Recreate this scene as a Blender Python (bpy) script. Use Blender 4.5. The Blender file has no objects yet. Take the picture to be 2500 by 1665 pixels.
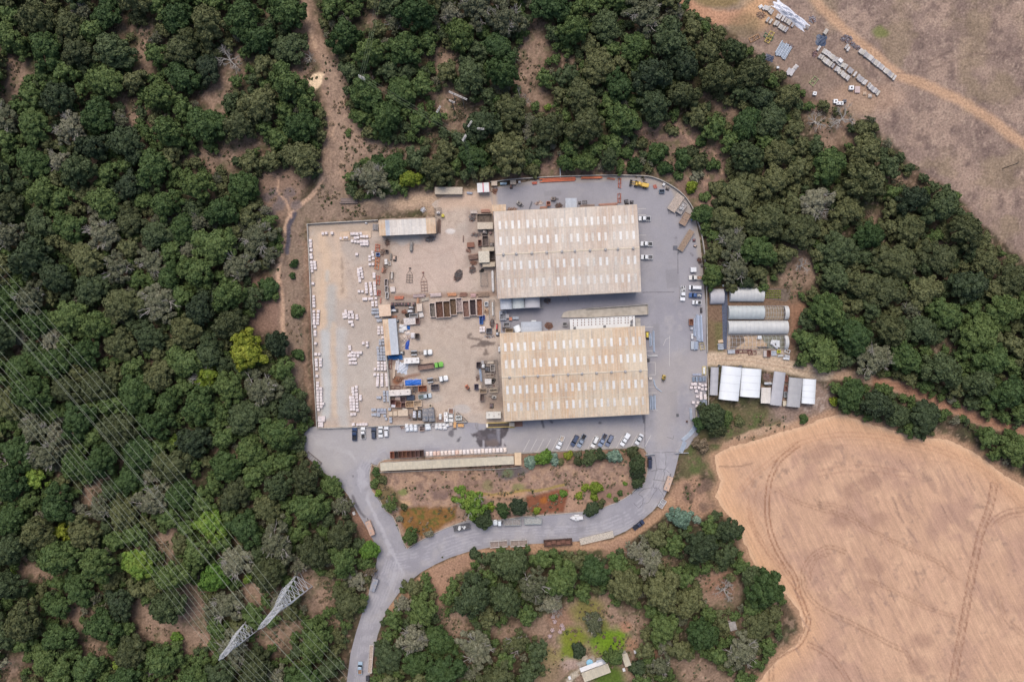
import bpy, math, random
import numpy as np
from mathutils import Vector, geometry

# ------------------------------------------------------------------ camera, sky, sun, exposure
scn = bpy.context.scene
col = scn.collection
ALT = 300.0                       # camera height over the yard
S = 0.18                          # metres of ground per map unit
cam = bpy.data.cameras.new("camera"); camo = bpy.data.objects.new("camera", cam); col.objects.link(camo)
camo.location = (0, 0, ALT); cam.sensor_width = 36.0; cam.lens = 24.0
cam.clip_start = 1.0; cam.clip_end = 6000.0
scn.camera = camo
SUN_EL, SUN_AZ = math.radians(60), math.radians(-12)      # light comes from the top of the picture, slightly left
world = bpy.data.worlds.new("World"); scn.world = world; world.use_nodes = True
wn = world.node_tree; bg = wn.nodes["Background"]
sky = wn.nodes.new("ShaderNodeTexSky"); sky.sky_type = 'NISHITA'; sky.sun_disc = False
sky.sun_elevation = SUN_EL; sky.sun_rotation = SUN_AZ
sky.air_density = 1.0; sky.dust_density = 4.0; sky.ozone_density = 0.6
wn.links.new(sky.outputs[0], bg.inputs[0]); bg.inputs[1].default_value = 0.103
sl = bpy.data.lights.new("sun", 'SUN'); sl.energy = 1.15; sl.angle = math.radians(40); sl.color = (1.0, 0.955, 0.90)
so = bpy.data.objects.new("sun", sl); col.objects.link(so)
dirv = Vector((math.sin(SUN_AZ) * math.cos(SUN_EL), math.cos(SUN_AZ) * math.cos(SUN_EL), math.sin(SUN_EL)))
so.rotation_euler = dirv.to_track_quat('Z', 'Y').to_euler(); so.location = (0, 0, 200)
scn.view_settings.view_transform = 'Standard'; scn.view_settings.look = 'None'
scn.view_settings.gamma = 1.0; scn.view_settings.exposure = 0.66
scn.cycles.max_bounces = 4; scn.cycles.diffuse_bounces = 2; scn.cycles.glossy_bounces = 2
scn.cycles.transparent_max_bounces = 6

# ------------------------------------------------------------------ helpers
K = 1.25                                    # daylight factor used to turn seen colours into surface colours
def lin(c):
    c = c / 255.0
    return c / 12.92 if c <= 0.04045 else ((c + 0.055) / 1.055) ** 2.4
def alb(rgb, k=None):
    k = k or K
    return tuple(min(0.86, max(0.012, lin(c) / k)) for c in rgb)

def W(px, py, z=0.0):                       # map units -> metres (for a point z above ground)
    k = S * (ALT - z) / ALT
    return ((px - 1250.0) * k, (832.5 - py) * k)
class Sheet:                                # an enlarged map sheet: origin and scale
    def __init__(s, ox, oy, sc): s.o = (ox, oy); s.s = sc
    def __call__(s, x, y): return (s.o[0] + x / s.s, s.o[1] + y / s.s)
N = Sheet(0, 0, 1.0); V = Sheet(0, 0, 1 / 1.062)
A = Sheet(740, 480, 4.71); B = Sheet(740, 780, 4.71); C = Sheet(1140, 420, 3.925); D = Sheet(1140, 760, 3.925)
E = Sheet(1640, 660, 4.1275); F = Sheet(720, 1040, 4.356); G = Sheet(1140, 1080, 3.925); Hh = Sheet(1800, 0, 5.227)
I = Sheet(1340, 1460, 4.71); J = Sheet(1700, 1000, 2.3575); L = Sheet(840, 1265, 2.6167); Q = Sheet(480, 1370, 5.316)
T = Sheet(840, 100, 5.6)
ORD = ['zeroth', 'first', 'second', 'third', 'fourth', 'fifth', 'sixth', 'seventh', 'eighth', 'ninth', 'tenth', 'eleventh', 'twelfth',
       'thirteenth', 'fourteenth', 'fifteenth', 'sixteenth', 'seventeenth', 'eighteenth', 'nineteenth', 'twentieth', 'twenty-first',
       'twenty-second', 'twenty-third', 'twenty-fourth', 'twenty-fifth', 'twenty-sixth', 'twenty-seventh', 'twenty-eighth', 'twenty-ninth',
       'thirtieth', 'thirty-first', 'thirty-second', 'thirty-third', 'thirty-fourth', 'thirty-fifth', 'thirty-sixth', 'thirty-seventh']

def tag(o, label=None, cat=None, group=None, kind=None):
    if label: o['label'] = label
    if cat: o['category'] = cat
    if group: o['group'] = group
    if kind: o['kind'] = kind
    return o
def thing(name, label, cat, xy, rot=0.0, group=None, z=0.0):
    o = bpy.data.objects.new(name, None); col.objects.link(o)
    o.empty_display_size = 0.3
    o.location = (xy[0], xy[1], z); o.rotation_euler = (0, 0, rot)
    return tag(o, label, cat, group)
def dup(root, xy, rot=None, label=None, group=None, scale=None):
    r = root.copy(); col.objects.link(r); r.location = (xy[0], xy[1], root.location.z)
    if rot is not None: r.rotation_euler = (0, 0, rot)
    if scale is not None: r.scale = scale
    if label: r['label'] = label
    if group: r['group'] = group
    for ch in KIDS.get(root.name, []):
        c = ch.copy(); col.objects.link(c); c.parent = r; KIDS.setdefault(r.name, []).append(c)
        for g in KIDS.get(ch.name, []):
            d = g.copy(); col.objects.link(d); d.parent = c; KIDS.setdefault(c.name, []).append(d)
    return r
KIDS = {}

def mesh_obj(name, me, parent=None, loc=(0, 0, 0), rot=0.0):
    o = bpy.data.objects.new(name, me); col.objects.link(o)
    o.location = loc; o.rotation_euler = (0, 0, rot)
    if parent is not None:
        o.parent = parent; KIDS.setdefault(parent.name, []).append(o)
    return o

class MB:
    def __init__(s): s.v = []; s.f = []; s.m = []; s.mi = 0
    def mat(s, i): s.mi = i; return s
    def face(s, pts):
        b = len(s.v); s.v += [tuple(p) for p in pts]; s.f.append(tuple(range(b, b + len(pts)))); s.m.append(s.mi)
    def hexa(s, lo, hi):                      # two rings (counter-clockwise seen from above)
        n = len(lo); b = len(s.v); s.v += [tuple(p) for p in lo] + [tuple(p) for p in hi]
        s.f.append(tuple(range(b + n - 1, b - 1, -1))); s.f.append(tuple(range(b + n, b + 2 * n)))
        s.m += [s.mi] * 2
        for i in range(n):
            j = (i + 1) % n
            s.f.append((b + i, b + j, b + n + j, b + n + i)); s.m.append(s.mi)
        return s
    def box(s, cx, cy, z0, z1, sx, sy, rot=0.0, inset=0.0):
        c, t = math.cos(rot), math.sin(rot)
        def ring(hx, hy, z): return [(cx + a * c - b * t, cy + a * t + b * c, z) for a, b in ((-hx, -hy), (hx, -hy), (hx, hy), (-hx, hy))]
        return s.hexa(ring(sx / 2, sy / 2, z0), ring(sx / 2 - inset, sy / 2 - inset, z1))
    def chbox(s, cx, cy, z0, z1, sx, sy, ch):  # box with cut corners in plan and a chamfered top
        def ring(hx, hy, c, z): return [(cx + x, cy + y, z) for x, y in ((-hx + c, -hy), (hx - c, -hy), (hx, -hy + c), (hx, hy - c), (hx - c, hy), (-hx + c, hy), (-hx, hy - c), (-hx, -hy + c))]
        zz = z1 - ch * 0.4
        s.hexa(ring(sx / 2, sy / 2, ch, z0), ring(sx / 2, sy / 2, ch, zz))
        return s.hexa(ring(sx / 2, sy / 2, ch, zz), ring(sx / 2 - ch * .5, sy / 2 - ch * .5, ch, z1))
    def cyl(s, cx, cy, z0, z1, r, n=10, r2=None):
        r2 = r if r2 is None else r2
        a = [2 * math.pi * i / n for i in range(n)]
        return s.hexa([(cx + r * math.cos(t), cy + r * math.sin(t), z0) for t in a], [(cx + r2 * math.cos(t), cy + r2 * math.sin(t), z1) for t in a])
    def tube(s, p, q, r, n=6, r2=None):
        p = Vector(p); q = Vector(q); d = (q - p)
        if d.length < 1e-6: return s
        d.normalize(); u = d.orthogonal().normalized(); w = d.cross(u); r2 = r if r2 is None else r2
        lo = [p + (u * math.cos(2 * math.pi * i / n) + w * math.sin(2 * math.pi * i / n)) * r for i in range(n)]
        hi = [q + (u * math.cos(2 * math.pi * i / n) + w * math.sin(2 * math.pi * i / n)) * r2 for i in range(n)]
        return s.hexa(lo, hi)
    def prism(s, poly, z0, z1):
        ar = sum(poly[i][0] * poly[(i + 1) % len(poly)][1] - poly[(i + 1) % len(poly)][0] * poly[i][1] for i in range(len(poly)))
        if ar < 0: poly = poly[::-1]
        return s.hexa([(x, y, z0) for x, y in poly], [(x, y, z1) for x, y in poly])
    def barrel(s, x0, x1, w, z0, h, n=12, th=0.06, ends=False):   # arched shell along x
        for off, flip in ((0, False), (-th, True)):
            b = len(s.v)
            for i in range(n + 1):
                t = math.pi * i / n
                y = -(w / 2 + off) * math.cos(t); z = z0 + (h + off) * math.sin(t)
                s.v += [(x0, y, z), (x1, y, z)]
            for i in range(n):
                q = (b + 2 * i, b + 2 * i + 1, b + 2 * i + 3, b + 2 * i + 2)
                s.f.append(q[::-1] if not flip else q); s.m.append(s.mi)
        if ends:
            for x in (x0, x1):
                s.face([(x, -(w / 2) * math.cos(math.pi * i / n) * .985, z0 + h * math.sin(math.pi * i / n) * .985) for i in range(n + 1)])
        return s
    def mesh(s, name, mats):
        me = bpy.data.meshes.new(name); me.from_pydata(s.v, [], s.f)
        for m in mats: me.materials.append(m)
        if len(mats) > 1: me.polygons.foreach_set('material_index', s.m)
        me.update(); return me
    def build(s, name, mats, parent=None, loc=(0, 0, 0), rot=0.0):
        if not isinstance(mats, (list, tuple)): mats = [mats]
        return mesh_obj(name, s.mesh(name, mats), parent, loc, rot)

# ------------------------------------------------------------------ materials
MATS = {}
def newmat(name):
    m = bpy.data.materials.new(name); m.use_nodes = True
    return m, m.node_tree, m.node_tree.nodes["Principled BSDF"]
def nd(t, kind, **kw):
    n = t.nodes.new(kind)
    for k, v in kw.items(): setattr(n, k, v)
    return n
def pm(rgb, var=0.18, scale=1.3, rough=0.75, metal=0.0, dirt=None, damt=0.35):
    """weathered paint / plain surface: base colour broken up by two noises and an optional dirt colour"""
    key = (rgb, var, scale, rough, metal, dirt, damt)
    if key in MATS: return MATS[key]
    g_ = sum(rgb) / 3; c = alb(tuple(x * .8 + g_ * .2 for x in rgb)); m, t, p = newmat("surface")
    tc = nd(t, "ShaderNodeTexCoord"); n1 = nd(t, "ShaderNodeTexNoise"); n1.inputs['Scale'].default_value = scale; n1.inputs['Detail'].default_value = 5
    t.links.new(tc.outputs['Object'], n1.inputs['Vector'])
    r = nd(t, "ShaderNodeValToRGB"); e = r.color_ramp.elements
    d = alb(dirt) if dirt else tuple(x * (1 - var * 1.6) for x in c)
    e[0].position = 0.30; e[0].color = (*[c[i] * (1 - damt) + d[i] * damt if dirt else d[i] for i in range(3)], 1)
    e[1].position = 0.62; e[1].color = (*[min(.88, x * (1 + var * .5)) for x in c], 1)
    t.links.new(n1.outputs[0], r.inputs[0]); t.links.new(r.outputs[0], p.inputs['Base Color'])
    p.inputs['Roughness'].default_value = rough; p.inputs['Metallic'].default_value = metal
    MATS[key] = m; return m
def glossy(rgb, rough=0.3):
    return pm(rgb, 0.08, 0.8, rough)
GLASS = pm((38, 44, 52), 0.1, 1.0, 0.12)
TYRE = pm((48, 46, 46), 0.15, 3.0, 0.9)
STEEL = pm((120, 118, 120), 0.2, 2.0, 0.5)
GALV = pm((184, 188, 196), 0.14, 1.5, 0.45)
DARK = pm((58, 54, 54), 0.2, 2.0, 0.8)
RUST = pm((128, 84, 68), 0.35, 1.8, 0.9, dirt=(96, 58, 44))
WOOD = pm((176, 150, 126), 0.22, 3.0, 0.9)
WHITE = pm((232, 230, 230), 0.06, 0.7, 0.5)
CONC = pm((184, 176, 166), 0.16, 0.6, 0.9)

def attr_mat(name, fine=1.1, famt=0.22, coarse=0.12, camt=0.12, rough=0.95, stretch=None, samt=0.0, bump=0.25):
    """colour comes from the vertex colours of the sheet; two noises break it up"""
    m, t, p = newmat(name)
    at = nd(t, "ShaderNodeAttribute", attribute_name="Col"); tc = nd(t, "ShaderNodeTexCoord")
    def noise(scale, det, amt, vec=None):
        n = nd(t, "ShaderNodeTexNoise"); n.inputs['Scale'].default_value = scale; n.inputs['Detail'].default_value = det; n.inputs['Roughness'].default_value = 0.65
        t.links.new(vec or tc.outputs['Object'], n.inputs['Vector'])
        mr = nd(t, "ShaderNodeMapRange"); mr.inputs[1].default_value = 0.28; mr.inputs[2].default_value = 0.72
        mr.inputs[3].default_value = 1 - amt; mr.inputs[4].default_value = 1 + amt; t.links.new(n.outputs[0], mr.inputs[0]); return n, mr.outputs[0]
    n1, a = noise(fine, 6, famt); n2, b = noise(coarse, 4, camt)
    mu = nd(t, "ShaderNodeMath", operation='MULTIPLY'); t.links.new(a, mu.inputs[0]); t.links.new(b, mu.inputs[1]); out = mu.outputs[0]
    if stretch:
        mp = nd(t, "ShaderNodeMapping", vector_type='TEXTURE'); mp.inputs['Rotation'].default_value = (0, 0, stretch[0]); mp.inputs['Scale'].default_value = (stretch[1], stretch[2], 1)
        t.links.new(tc.outputs['Object'], mp.inputs['Vector'])
        n3, c3 = noise(1.0, 3, samt, mp.outputs[0])
        m2 = nd(t, "ShaderNodeMath", operation='MULTIPLY'); t.links.new(out, m2.inputs[0]); t.links.new(c3, m2.inputs[1]); out = m2.outputs[0]
    mx = nd(t, "ShaderNodeVectorMath", operation='SCALE'); t.links.new(at.outputs['Color'], mx.inputs[0]); t.links.new(out, mx.inputs['Scale'])
    t.links.new(mx.outputs[0], p.inputs['Base Color']); p.inputs['Roughness'].default_value = rough
    bp = nd(t, "ShaderNodeBump"); bp.inputs['Strength'].default_value = bump; bp.inputs['Distance'].default_value = 0.3
    t.links.new(n1.outputs[0], bp.inputs['Height']); t.links.new(bp.outputs[0], p.inputs['Normal'])
    p.inputs['Specular IOR Level'].default_value = 0.15
    return m

def roof_mat(name, c1, c2, c3, streak=1.6, patch=0.10, ribs=1.0, balance=0.5):
    """ribbed sheet metal, streaked down the slope (local y), patched with rust and grey weathering"""
    m, t, p = newmat(name); tc = nd(t, "ShaderNodeTexCoord")
    mp = nd(t, "ShaderNodeMapping"); mp.inputs['Scale'].default_value = (streak, 0.045, 0.0); t.links.new(tc.outputs['Object'], mp.inputs[0])
    n1 = nd(t, "ShaderNodeTexNoise"); n1.inputs['Scale'].default_value = 1.0; n1.inputs['Detail'].default_value = 6; n1.inputs['Roughness'].default_value = 0.7; t.links.new(mp.outputs[0], n1.inputs[0])
    n2 = nd(t, "ShaderNodeTexNoise"); n2.inputs['Scale'].default_value = patch; n2.inputs['Detail'].default_value = 5; t.links.new(tc.outputs['Object'], n2.inputs[0])
    n4 = nd(t, "ShaderNodeTexNoise"); n4.inputs['Scale'].default_value = 1.4; n4.inputs['Detail'].default_value = 5; t.links.new(tc.outputs['Object'], n4.inputs[0])
    r1 = nd(t, "ShaderNodeValToRGB"); e = r1.color_ramp.elements; e[0].position = balance - .14; e[1].position = balance + .12
    e[0].color = (*alb(c2), 1); e[1].color = (*alb(c1), 1)
    ad = nd(t, "ShaderNodeMath", operation='ADD'); ml = nd(t, "ShaderNodeMath", operation='MULTIPLY_ADD')
    t.links.new(n2.outputs[0], ml.inputs[0]); ml.inputs[1].default_value = 0.9; ml.inputs[2].default_value = -0.45
    t.links.new(n1.outputs[0], ad.inputs[0]); t.links.new(ml.outputs[0], ad.inputs[1]); t.links.new(ad.outputs[0], r1.inputs[0])
    mp2 = nd(t, "ShaderNodeMapping"); mp2.inputs['Scale'].default_value = (streak * .8, 0.08, 0); mp2.inputs['Location'].default_value = (31, 7, 3); t.links.new(tc.outputs['Object'], mp2.inputs[0])
    n3 = nd(t, "ShaderNodeTexNoise"); n3.inputs['Scale'].default_value = 1.0; n3.inputs['Detail'].default_value = 6; n3.inputs['Roughness'].default_value = 0.75; t.links.new(mp2.outputs[0], n3.inputs[0])
    r2 = nd(t, "ShaderNodeValToRGB"); f = r2.color_ramp.elements; f[0].position = 0.50; f[0].color = (0, 0, 0, 1); f[1].position = 0.72; f[1].color = (.75, .75, .75, 1); t.links.new(n3.outputs[0], r2.inputs[0])
    mx = nd(t, "ShaderNodeMixRGB"); t.links.new(r2.outputs[0], mx.inputs[0]); t.links.new(r1.outputs[0], mx.inputs[1]); mx.inputs[2].default_value = (*alb(c3), 1)
    mr = nd(t, "ShaderNodeMapRange"); mr.inputs[1].default_value = .3; mr.inputs[2].default_value = .7; mr.inputs[3].default_value = .9; mr.inputs[4].default_value = 1.08; t.links.new(n4.outputs[0], mr.inputs[0])
    bk = nd(t, "ShaderNodeTexBrick"); bk.offset = 0.37; t.links.new(tc.outputs['Object'], bk.inputs['Vector'])
    for k_, v_ in (('Scale', 1.0), ('Brick Width', 1.05), ('Row Height', 5.9), ('Mortar Size', .012), ('Bias', 0.1)): bk.inputs[k_].default_value = v_
    bk.inputs['Color1'].default_value = (.90, .90, .91, 1); bk.inputs['Color2'].default_value = (1.07, 1.06, 1.05, 1); bk.inputs['Mortar'].default_value = (.86, .85, .84, 1)
    mb_ = nd(t, "ShaderNodeMixRGB", blend_type='MULTIPLY'); mb_.inputs[0].default_value = 1.0; t.links.new(mx.outputs[0], mb_.inputs[1]); t.links.new(bk.outputs[0], mb_.inputs[2])
    sc = nd(t, "ShaderNodeVectorMath", operation='SCALE'); t.links.new(mb_.outputs[0], sc.inputs[0]); t.links.new(mr.outputs[0], sc.inputs['Scale'])
    t.links.new(sc.outputs[0], p.inputs['Base Color']); p.inputs['Roughness'].default_value = 0.6
    wv = nd(t, "ShaderNodeTexWave", wave_type='BANDS', bands_direction='X'); wv.inputs['Scale'].default_value = ribs; t.links.new(tc.outputs['Object'], wv.inputs[0])
    bp = nd(t, "ShaderNodeBump"); bp.inputs['Strength'].default_value = 0.25; bp.inputs['Distance'].default_value = 0.05; t.links.new(wv.outputs[1], bp.inputs['Height']); t.links.new(bp.outputs[0], p.inputs['Normal'])
    return m

def leaf_mat(name, a, b, c, k=1.0):
    """foliage: colour differs from tree to tree (object random) and from clump to clump (noise)"""
    m, t, p = newmat(name); oi = nd(t, "ShaderNodeObjectInfo"); tc = nd(t, "ShaderNodeTexCoord")
    r = nd(t, "ShaderNodeValToRGB"); e = r.color_ramp.elements
    f = lambda q: (*[min(.5, x * k) for x in alb(q)], 1)
    e[0].color = f(a); e[1].color = f(c); el = e.new(0.5); el.color = f(b)
    ge = nd(t, "ShaderNodeNewGeometry")
    n = nd(t, "ShaderNodeTexNoise"); n.inputs['Scale'].default_value = 0.32; n.inputs['Detail'].default_value = 4; t.links.new(ge.outputs['Position'], n.inputs[0])
    ma = nd(t, "ShaderNodeMath", operation='MULTIPLY_ADD'); t.links.new(n.outputs[0], ma.inputs[0]); ma.inputs[1].default_value = 1.3; ma.inputs[2].default_value = -0.65
    ad = nd(t, "ShaderNodeMath", operation='ADD'); ad.use_clamp = True; t.links.new(oi.outputs['Random'], ad.inputs[0]); t.links.new(ma.outputs[0], ad.inputs[1]); t.links.new(ad.outputs[0], r.inputs[0])
    n2 = nd(t, "ShaderNodeTexNoise"); n2.inputs['Scale'].default_value = 2.4; n2.inputs['Detail'].default_value = 2; t.links.new(ge.outputs['Position'], n2.inputs[0])
    mr = nd(t, "ShaderNodeMapRange"); mr.inputs[1].default_value = .3; mr.inputs[2].default_value = .7; mr.inputs[3].default_value = .6; mr.inputs[4].default_value = 1.45; t.links.new(n2.outputs[0], mr.inputs[0])
    sc = nd(t, "ShaderNodeVectorMath", operation='SCALE'); t.links.new(r.outputs[0], sc.inputs[0]); t.links.new(mr.outputs[0], sc.inputs['Scale'])
    t.links.new(sc.outputs[0], p.inputs['Base Color']); p.inputs['Roughness'].default_value = 0.7; p.inputs['Specular IOR Level'].default_value = 0.25
    return m

# ------------------------------------------------------------------ map noise, masks, sheets of ground
_g = np.random.RandomState(7).rand(256, 256)
def vnoise(x, y, seed=0):
    x = x + seed * 17.31; y = y + seed * 9.77
    xi = np.floor(x).astype(int); yi = np.floor(y).astype(int); fx = x - xi; fy = y - yi
    fx = fx * fx * (3 - 2 * fx); fy = fy * fy * (3 - 2 * fy)
    a = _g[xi % 256, yi % 256]; b = _g[(xi + 1) % 256, yi % 256]; c = _g[xi % 256, (yi + 1) % 256]; d = _g[(xi + 1) % 256, (yi + 1) % 256]
    return (a * (1 - fx) + b * fx) * (1 - fy) + (c * (1 - fx) + d * fx) * fy
def fbm(x, y, scale, seed=0, octv=4):
    s = 0; w = 0.5; t = 0
    for o in range(octv):
        s = s + w * vnoise(x / scale * 2 ** o, y / scale * 2 ** o, seed + o * 3); t += w; w *= 0.55
    return s / t
def line_dist(x, y, pts, closed=False):
    d = np.full(x.shape, 1e9); n = len(pts)
    for i in range(n if closed else n - 1):
        ax, ay = pts[i]; bx, by = pts[(i + 1) % n]; dx, dy = bx - ax, by - ay
        t = np.clip(((x - ax) * dx + (y - ay) * dy) / (dx * dx + dy * dy + 1e-9), 0, 1)
        d = np.minimum(d, (x - ax - t * dx) ** 2 + (y - ay - t * dy) ** 2)
    return np.sqrt(d)
def inside(x, y, pts):
    r = np.zeros(x.shape, bool); n = len(pts)
    for i in range(n):
        ax, ay = pts[i]; bx, by = pts[(i + 1) % n]
        if ay == by: continue
        c = ((ay > y) != (by > y)) & (x < (bx - ax) * (y - ay) / (by - ay) + ax)
        r ^= c
    return r
def sdf(x, y, pts):
    """signed distance, positive inside; only worked out near the polygon"""
    out = np.full(x.shape, -200.0)
    xs = [p[0] for p in pts]; ys = [p[1] for p in pts]
    sel = (x > min(xs) - 60) & (x < max(xs) + 60) & (y > min(ys) - 60) & (y < max(ys) + 60)
    xx, yy = x[sel], y[sel]
    d = line_dist(xx, yy, pts, True); out[sel] = np.where(inside(xx, yy, pts), d, -d)
    return out
def smooth(t): t = np.clip(t, 0, 1); return t * t * (3 - 2 * t)

class Paint:
    """surface colours laid over a cloud of map points, layer by layer"""
    def __init__(s, x, y, base):
        s.x, s.y = x, y; s.c = np.tile(np.array(alb(base)), (len(x), 1))
        s.wx = (fbm(x, y, 22, 3) - .5); s.wy = (fbm(x, y, 22, 8) - .5)
    def blend(s, m, rgb):
        s.c = s.c * (1 - m[:, None]) + np.array(alb(rgb))[None] * m[:, None]
    def noise(s, scale, rgb, lo, hi, amt=1.0, seed=1, mask=None, sx=1, sy=1):
        m = smooth((fbm(s.x * sx, s.y * sy, scale, seed) - lo) / (hi - lo)) * amt
        if mask is not None: m = m * mask
        s.blend(m, rgb)
    def area(s, pts, rgb, soft=6, warp=14, amt=1.0):
        m = smooth(sdf(s.x + s.wx * warp * 2, s.y + s.wy * warp * 2, pts) / soft * .5 + .5) * amt
        s.blend(m, rgb); return m
    def line(s, pts, w, rgb, soft=3, warp=5, amt=1.0, gap=None):
        xs = [p[0] for p in pts]; ys = [p[1] for p in pts]; g = w + soft + warp + 4
        m = np.zeros(len(s.x)); sel = (s.x > min(xs) - g) & (s.x < max(xs) + g) & (s.y > min(ys) - g) & (s.y < max(ys) + g)
        if not sel.any(): return m
        d = line_dist(s.x[sel] + s.wx[sel] * warp, s.y[sel] + s.wy[sel] * warp, pts)
        q = smooth((w / 2 - d) / soft + .5) * amt
        if gap: q = q * smooth((fbm(s.x[sel], s.y[sel], gap, 5) - .35) / .2)
        m[sel] = q; s.blend(m, rgb); return m
    def spot(s, p, r, rgb, soft=None, warp=10, amt=1.0, ry=None):
        ry = ry or r; d = np.sqrt(((s.x + s.wx * warp - p[0]) / r) ** 2 + ((s.y + s.wy * warp - p[1]) / ry) ** 2)
        m = smooth((1 - d) / (soft or .4) + .5) * amt; s.blend(m, rgb); return m
def curve(pts, n=6):
    """smooth a poly-line (Catmull-Rom)"""
    out = []
    for i in range(len(pts) - 1):
        p0 = pts[max(i - 1, 0)]; p1 = pts[i]; p2 = pts[i + 1]; p3 = pts[min(i + 2, len(pts) - 1)]
        for k in range(n):
            t = k / n
            out.append(tuple(0.5 * (2 * p1[j] + (p2[j] - p0[j]) * t + (2 * p0[j] - 5 * p1[j] + 4 * p2[j] - p3[j]) * t * t + (3 * p1[j] - p0[j] - 3 * p2[j] + p3[j]) * t ** 3) for j in (0, 1)))
    out.append(pts[-1]); return out
def put_colours(me, c):
    at = me.color_attributes.new("Col", 'FLOAT_COLOR', 'POINT')
    at.data.foreach_set('color', np.hstack([c, np.ones((len(c), 1))]).astype(np.float32).ravel())
def sheet(name, poly, z, step, mat, painter, holes=()):
    """flat sheet over a map polygon with dense inner points for the colours"""
    xs = [p[0] for p in poly]; ys = [p[1] for p in poly]
    gx, gy = np.meshgrid(np.arange(min(xs), max(xs), step), np.arange(min(ys), max(ys), step))
    gx = gx.ravel(); gy = gy.ravel()
    rs = np.random.RandomState(3); gx = gx + rs.uniform(-.3, .3, gx.shape) * step; gy = gy + rs.uniform(-.3, .3, gy.shape) * step
    ok = (sdf(gx, gy, poly) > step * .4)
    for h in holes: ok &= (sdf(gx, gy, h) < -step * .4)
    pts = [Vector(p) for p in poly]; edges = [(i, (i + 1) % len(poly)) for i in range(len(poly))]
    pts += [Vector((a, b)) for a, b in zip(gx[ok], gy[ok])]
    vs, es, fs, *_ = geometry.delaunay_2d_cdt(pts, edges, [], 1, 1e-4)
    arr = np.array([(v.x, v.y) for v in vs])
    if holes:
        keep = []
        for f in fs:
            cx = sum(vs[i].x for i in f) / 3; cy = sum(vs[i].y for i in f) / 3
            if not any(inside(np.array([cx]), np.array([cy]), h)[0] for h in holes): keep.append(f)
        fs = keep
    wv = [((x - 1250) * S, (832.5 - y) * S, 0.0) for x, y in arr]
    fs = [tuple(f) for f in fs]
    fs = [f if ((wv[f[1]][0] - wv[f[0]][0]) * (wv[f[2]][1] - wv[f[0]][1]) - (wv[f[2]][0] - wv[f[0]][0]) * (wv[f[1]][1] - wv[f[0]][1])) > 0 else f[::-1] for f in fs]
    me = bpy.data.meshes.new(name); me.from_pydata(wv, [], fs); me.materials.append(mat)
    put_colours(me, painter(arr[:, 0], arr[:, 1])); me.update()
    o = mesh_obj(name, me, None, (0, 0, z)); o['kind'] = 'structure'
    return o
# ------------------------------------------------------------------ the ground
def VV(*a): return [V(*p) for p in a]
WEST = VV((-90,-90),(672,-90),(690,25),(703,80),(712,130),(705,180),(720,215),(742,255),(748,300),(735,340),(742,385),(725,412),(690,405),(655,385),(610,392),(588,405),(592,460),(625,490),(646,530),(643,585),(628,615),(592,612),(575,640),(600,652),(640,655),(642,690),(600,692),(582,720),(560,765),(600,775),(650,750),(668,800),(672,850),(690,885),(700,930),(722,965),(706,1000),(692,1015),(700,1045),(745,1085),(783,1105),(788,1140),(806,1165),(800,1190),(832,1240),(866,1258),(868,1295),(850,1322),(838,1380),(820,1430),(800,1462),(783,1500),(772,1640),(-90,1640))
NORTH = VV((712,-90),(1555,-90),(1600,25),(1660,60),(1720,100),(1760,135),(1790,165),(1830,190),(1870,228),(1920,248),(1960,264),(2005,270),(2045,320),(2060,350),(2105,375),(2110,397),(2180,428),(2240,490),(2260,520),(2300,560),(2354,600),(2440,650),(2440,1120),(2354,1085),(2280,1055),(2240,993),(2200,975),(2165,962),(2150,1005),(2100,1012),(2060,985),(1985,962),(1930,945),(1903,905),(1925,868),(1832,838),(1822,770),(1848,700),(1815,666),(1700,662),(1640,665),(1622,640),(1622,560),(1602,500),(1625,470),(1660,440),(1672,390),(1660,330),(1600,290),(1530,272),(1470,300),(1490,350),(1535,350),(1520,385),(1440,393),(1292,388),(1285,350),(1230,388),(1120,413),(1000,425),(960,440),(840,453),(790,450),(790,400),(840,345),(900,345),(870,330),(840,328),(815,280),(790,240),(800,215),(780,150),(770,110),(745,80),(735,40))
SOUTH = VV((810,1640),(845,1560),(860,1500),(872,1440),(902,1385),(937,1337),(990,1318),(1003,1345),(1008,1385),(1022,1345),(1065,1320),(1115,1268),(1200,1258),(1320,1268),(1400,1275),(1435,1256),(1480,1236),(1515,1214),(1545,1192),(1560,1182),(1610,1190),(1650,1180),(1690,1200),(1708,1230),(1700,1262),(1740,1310),(1810,1370),(1812,1400),(1798,1440),(1798,1470),(1785,1500),(1740,1558),(1700,1640))
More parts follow.
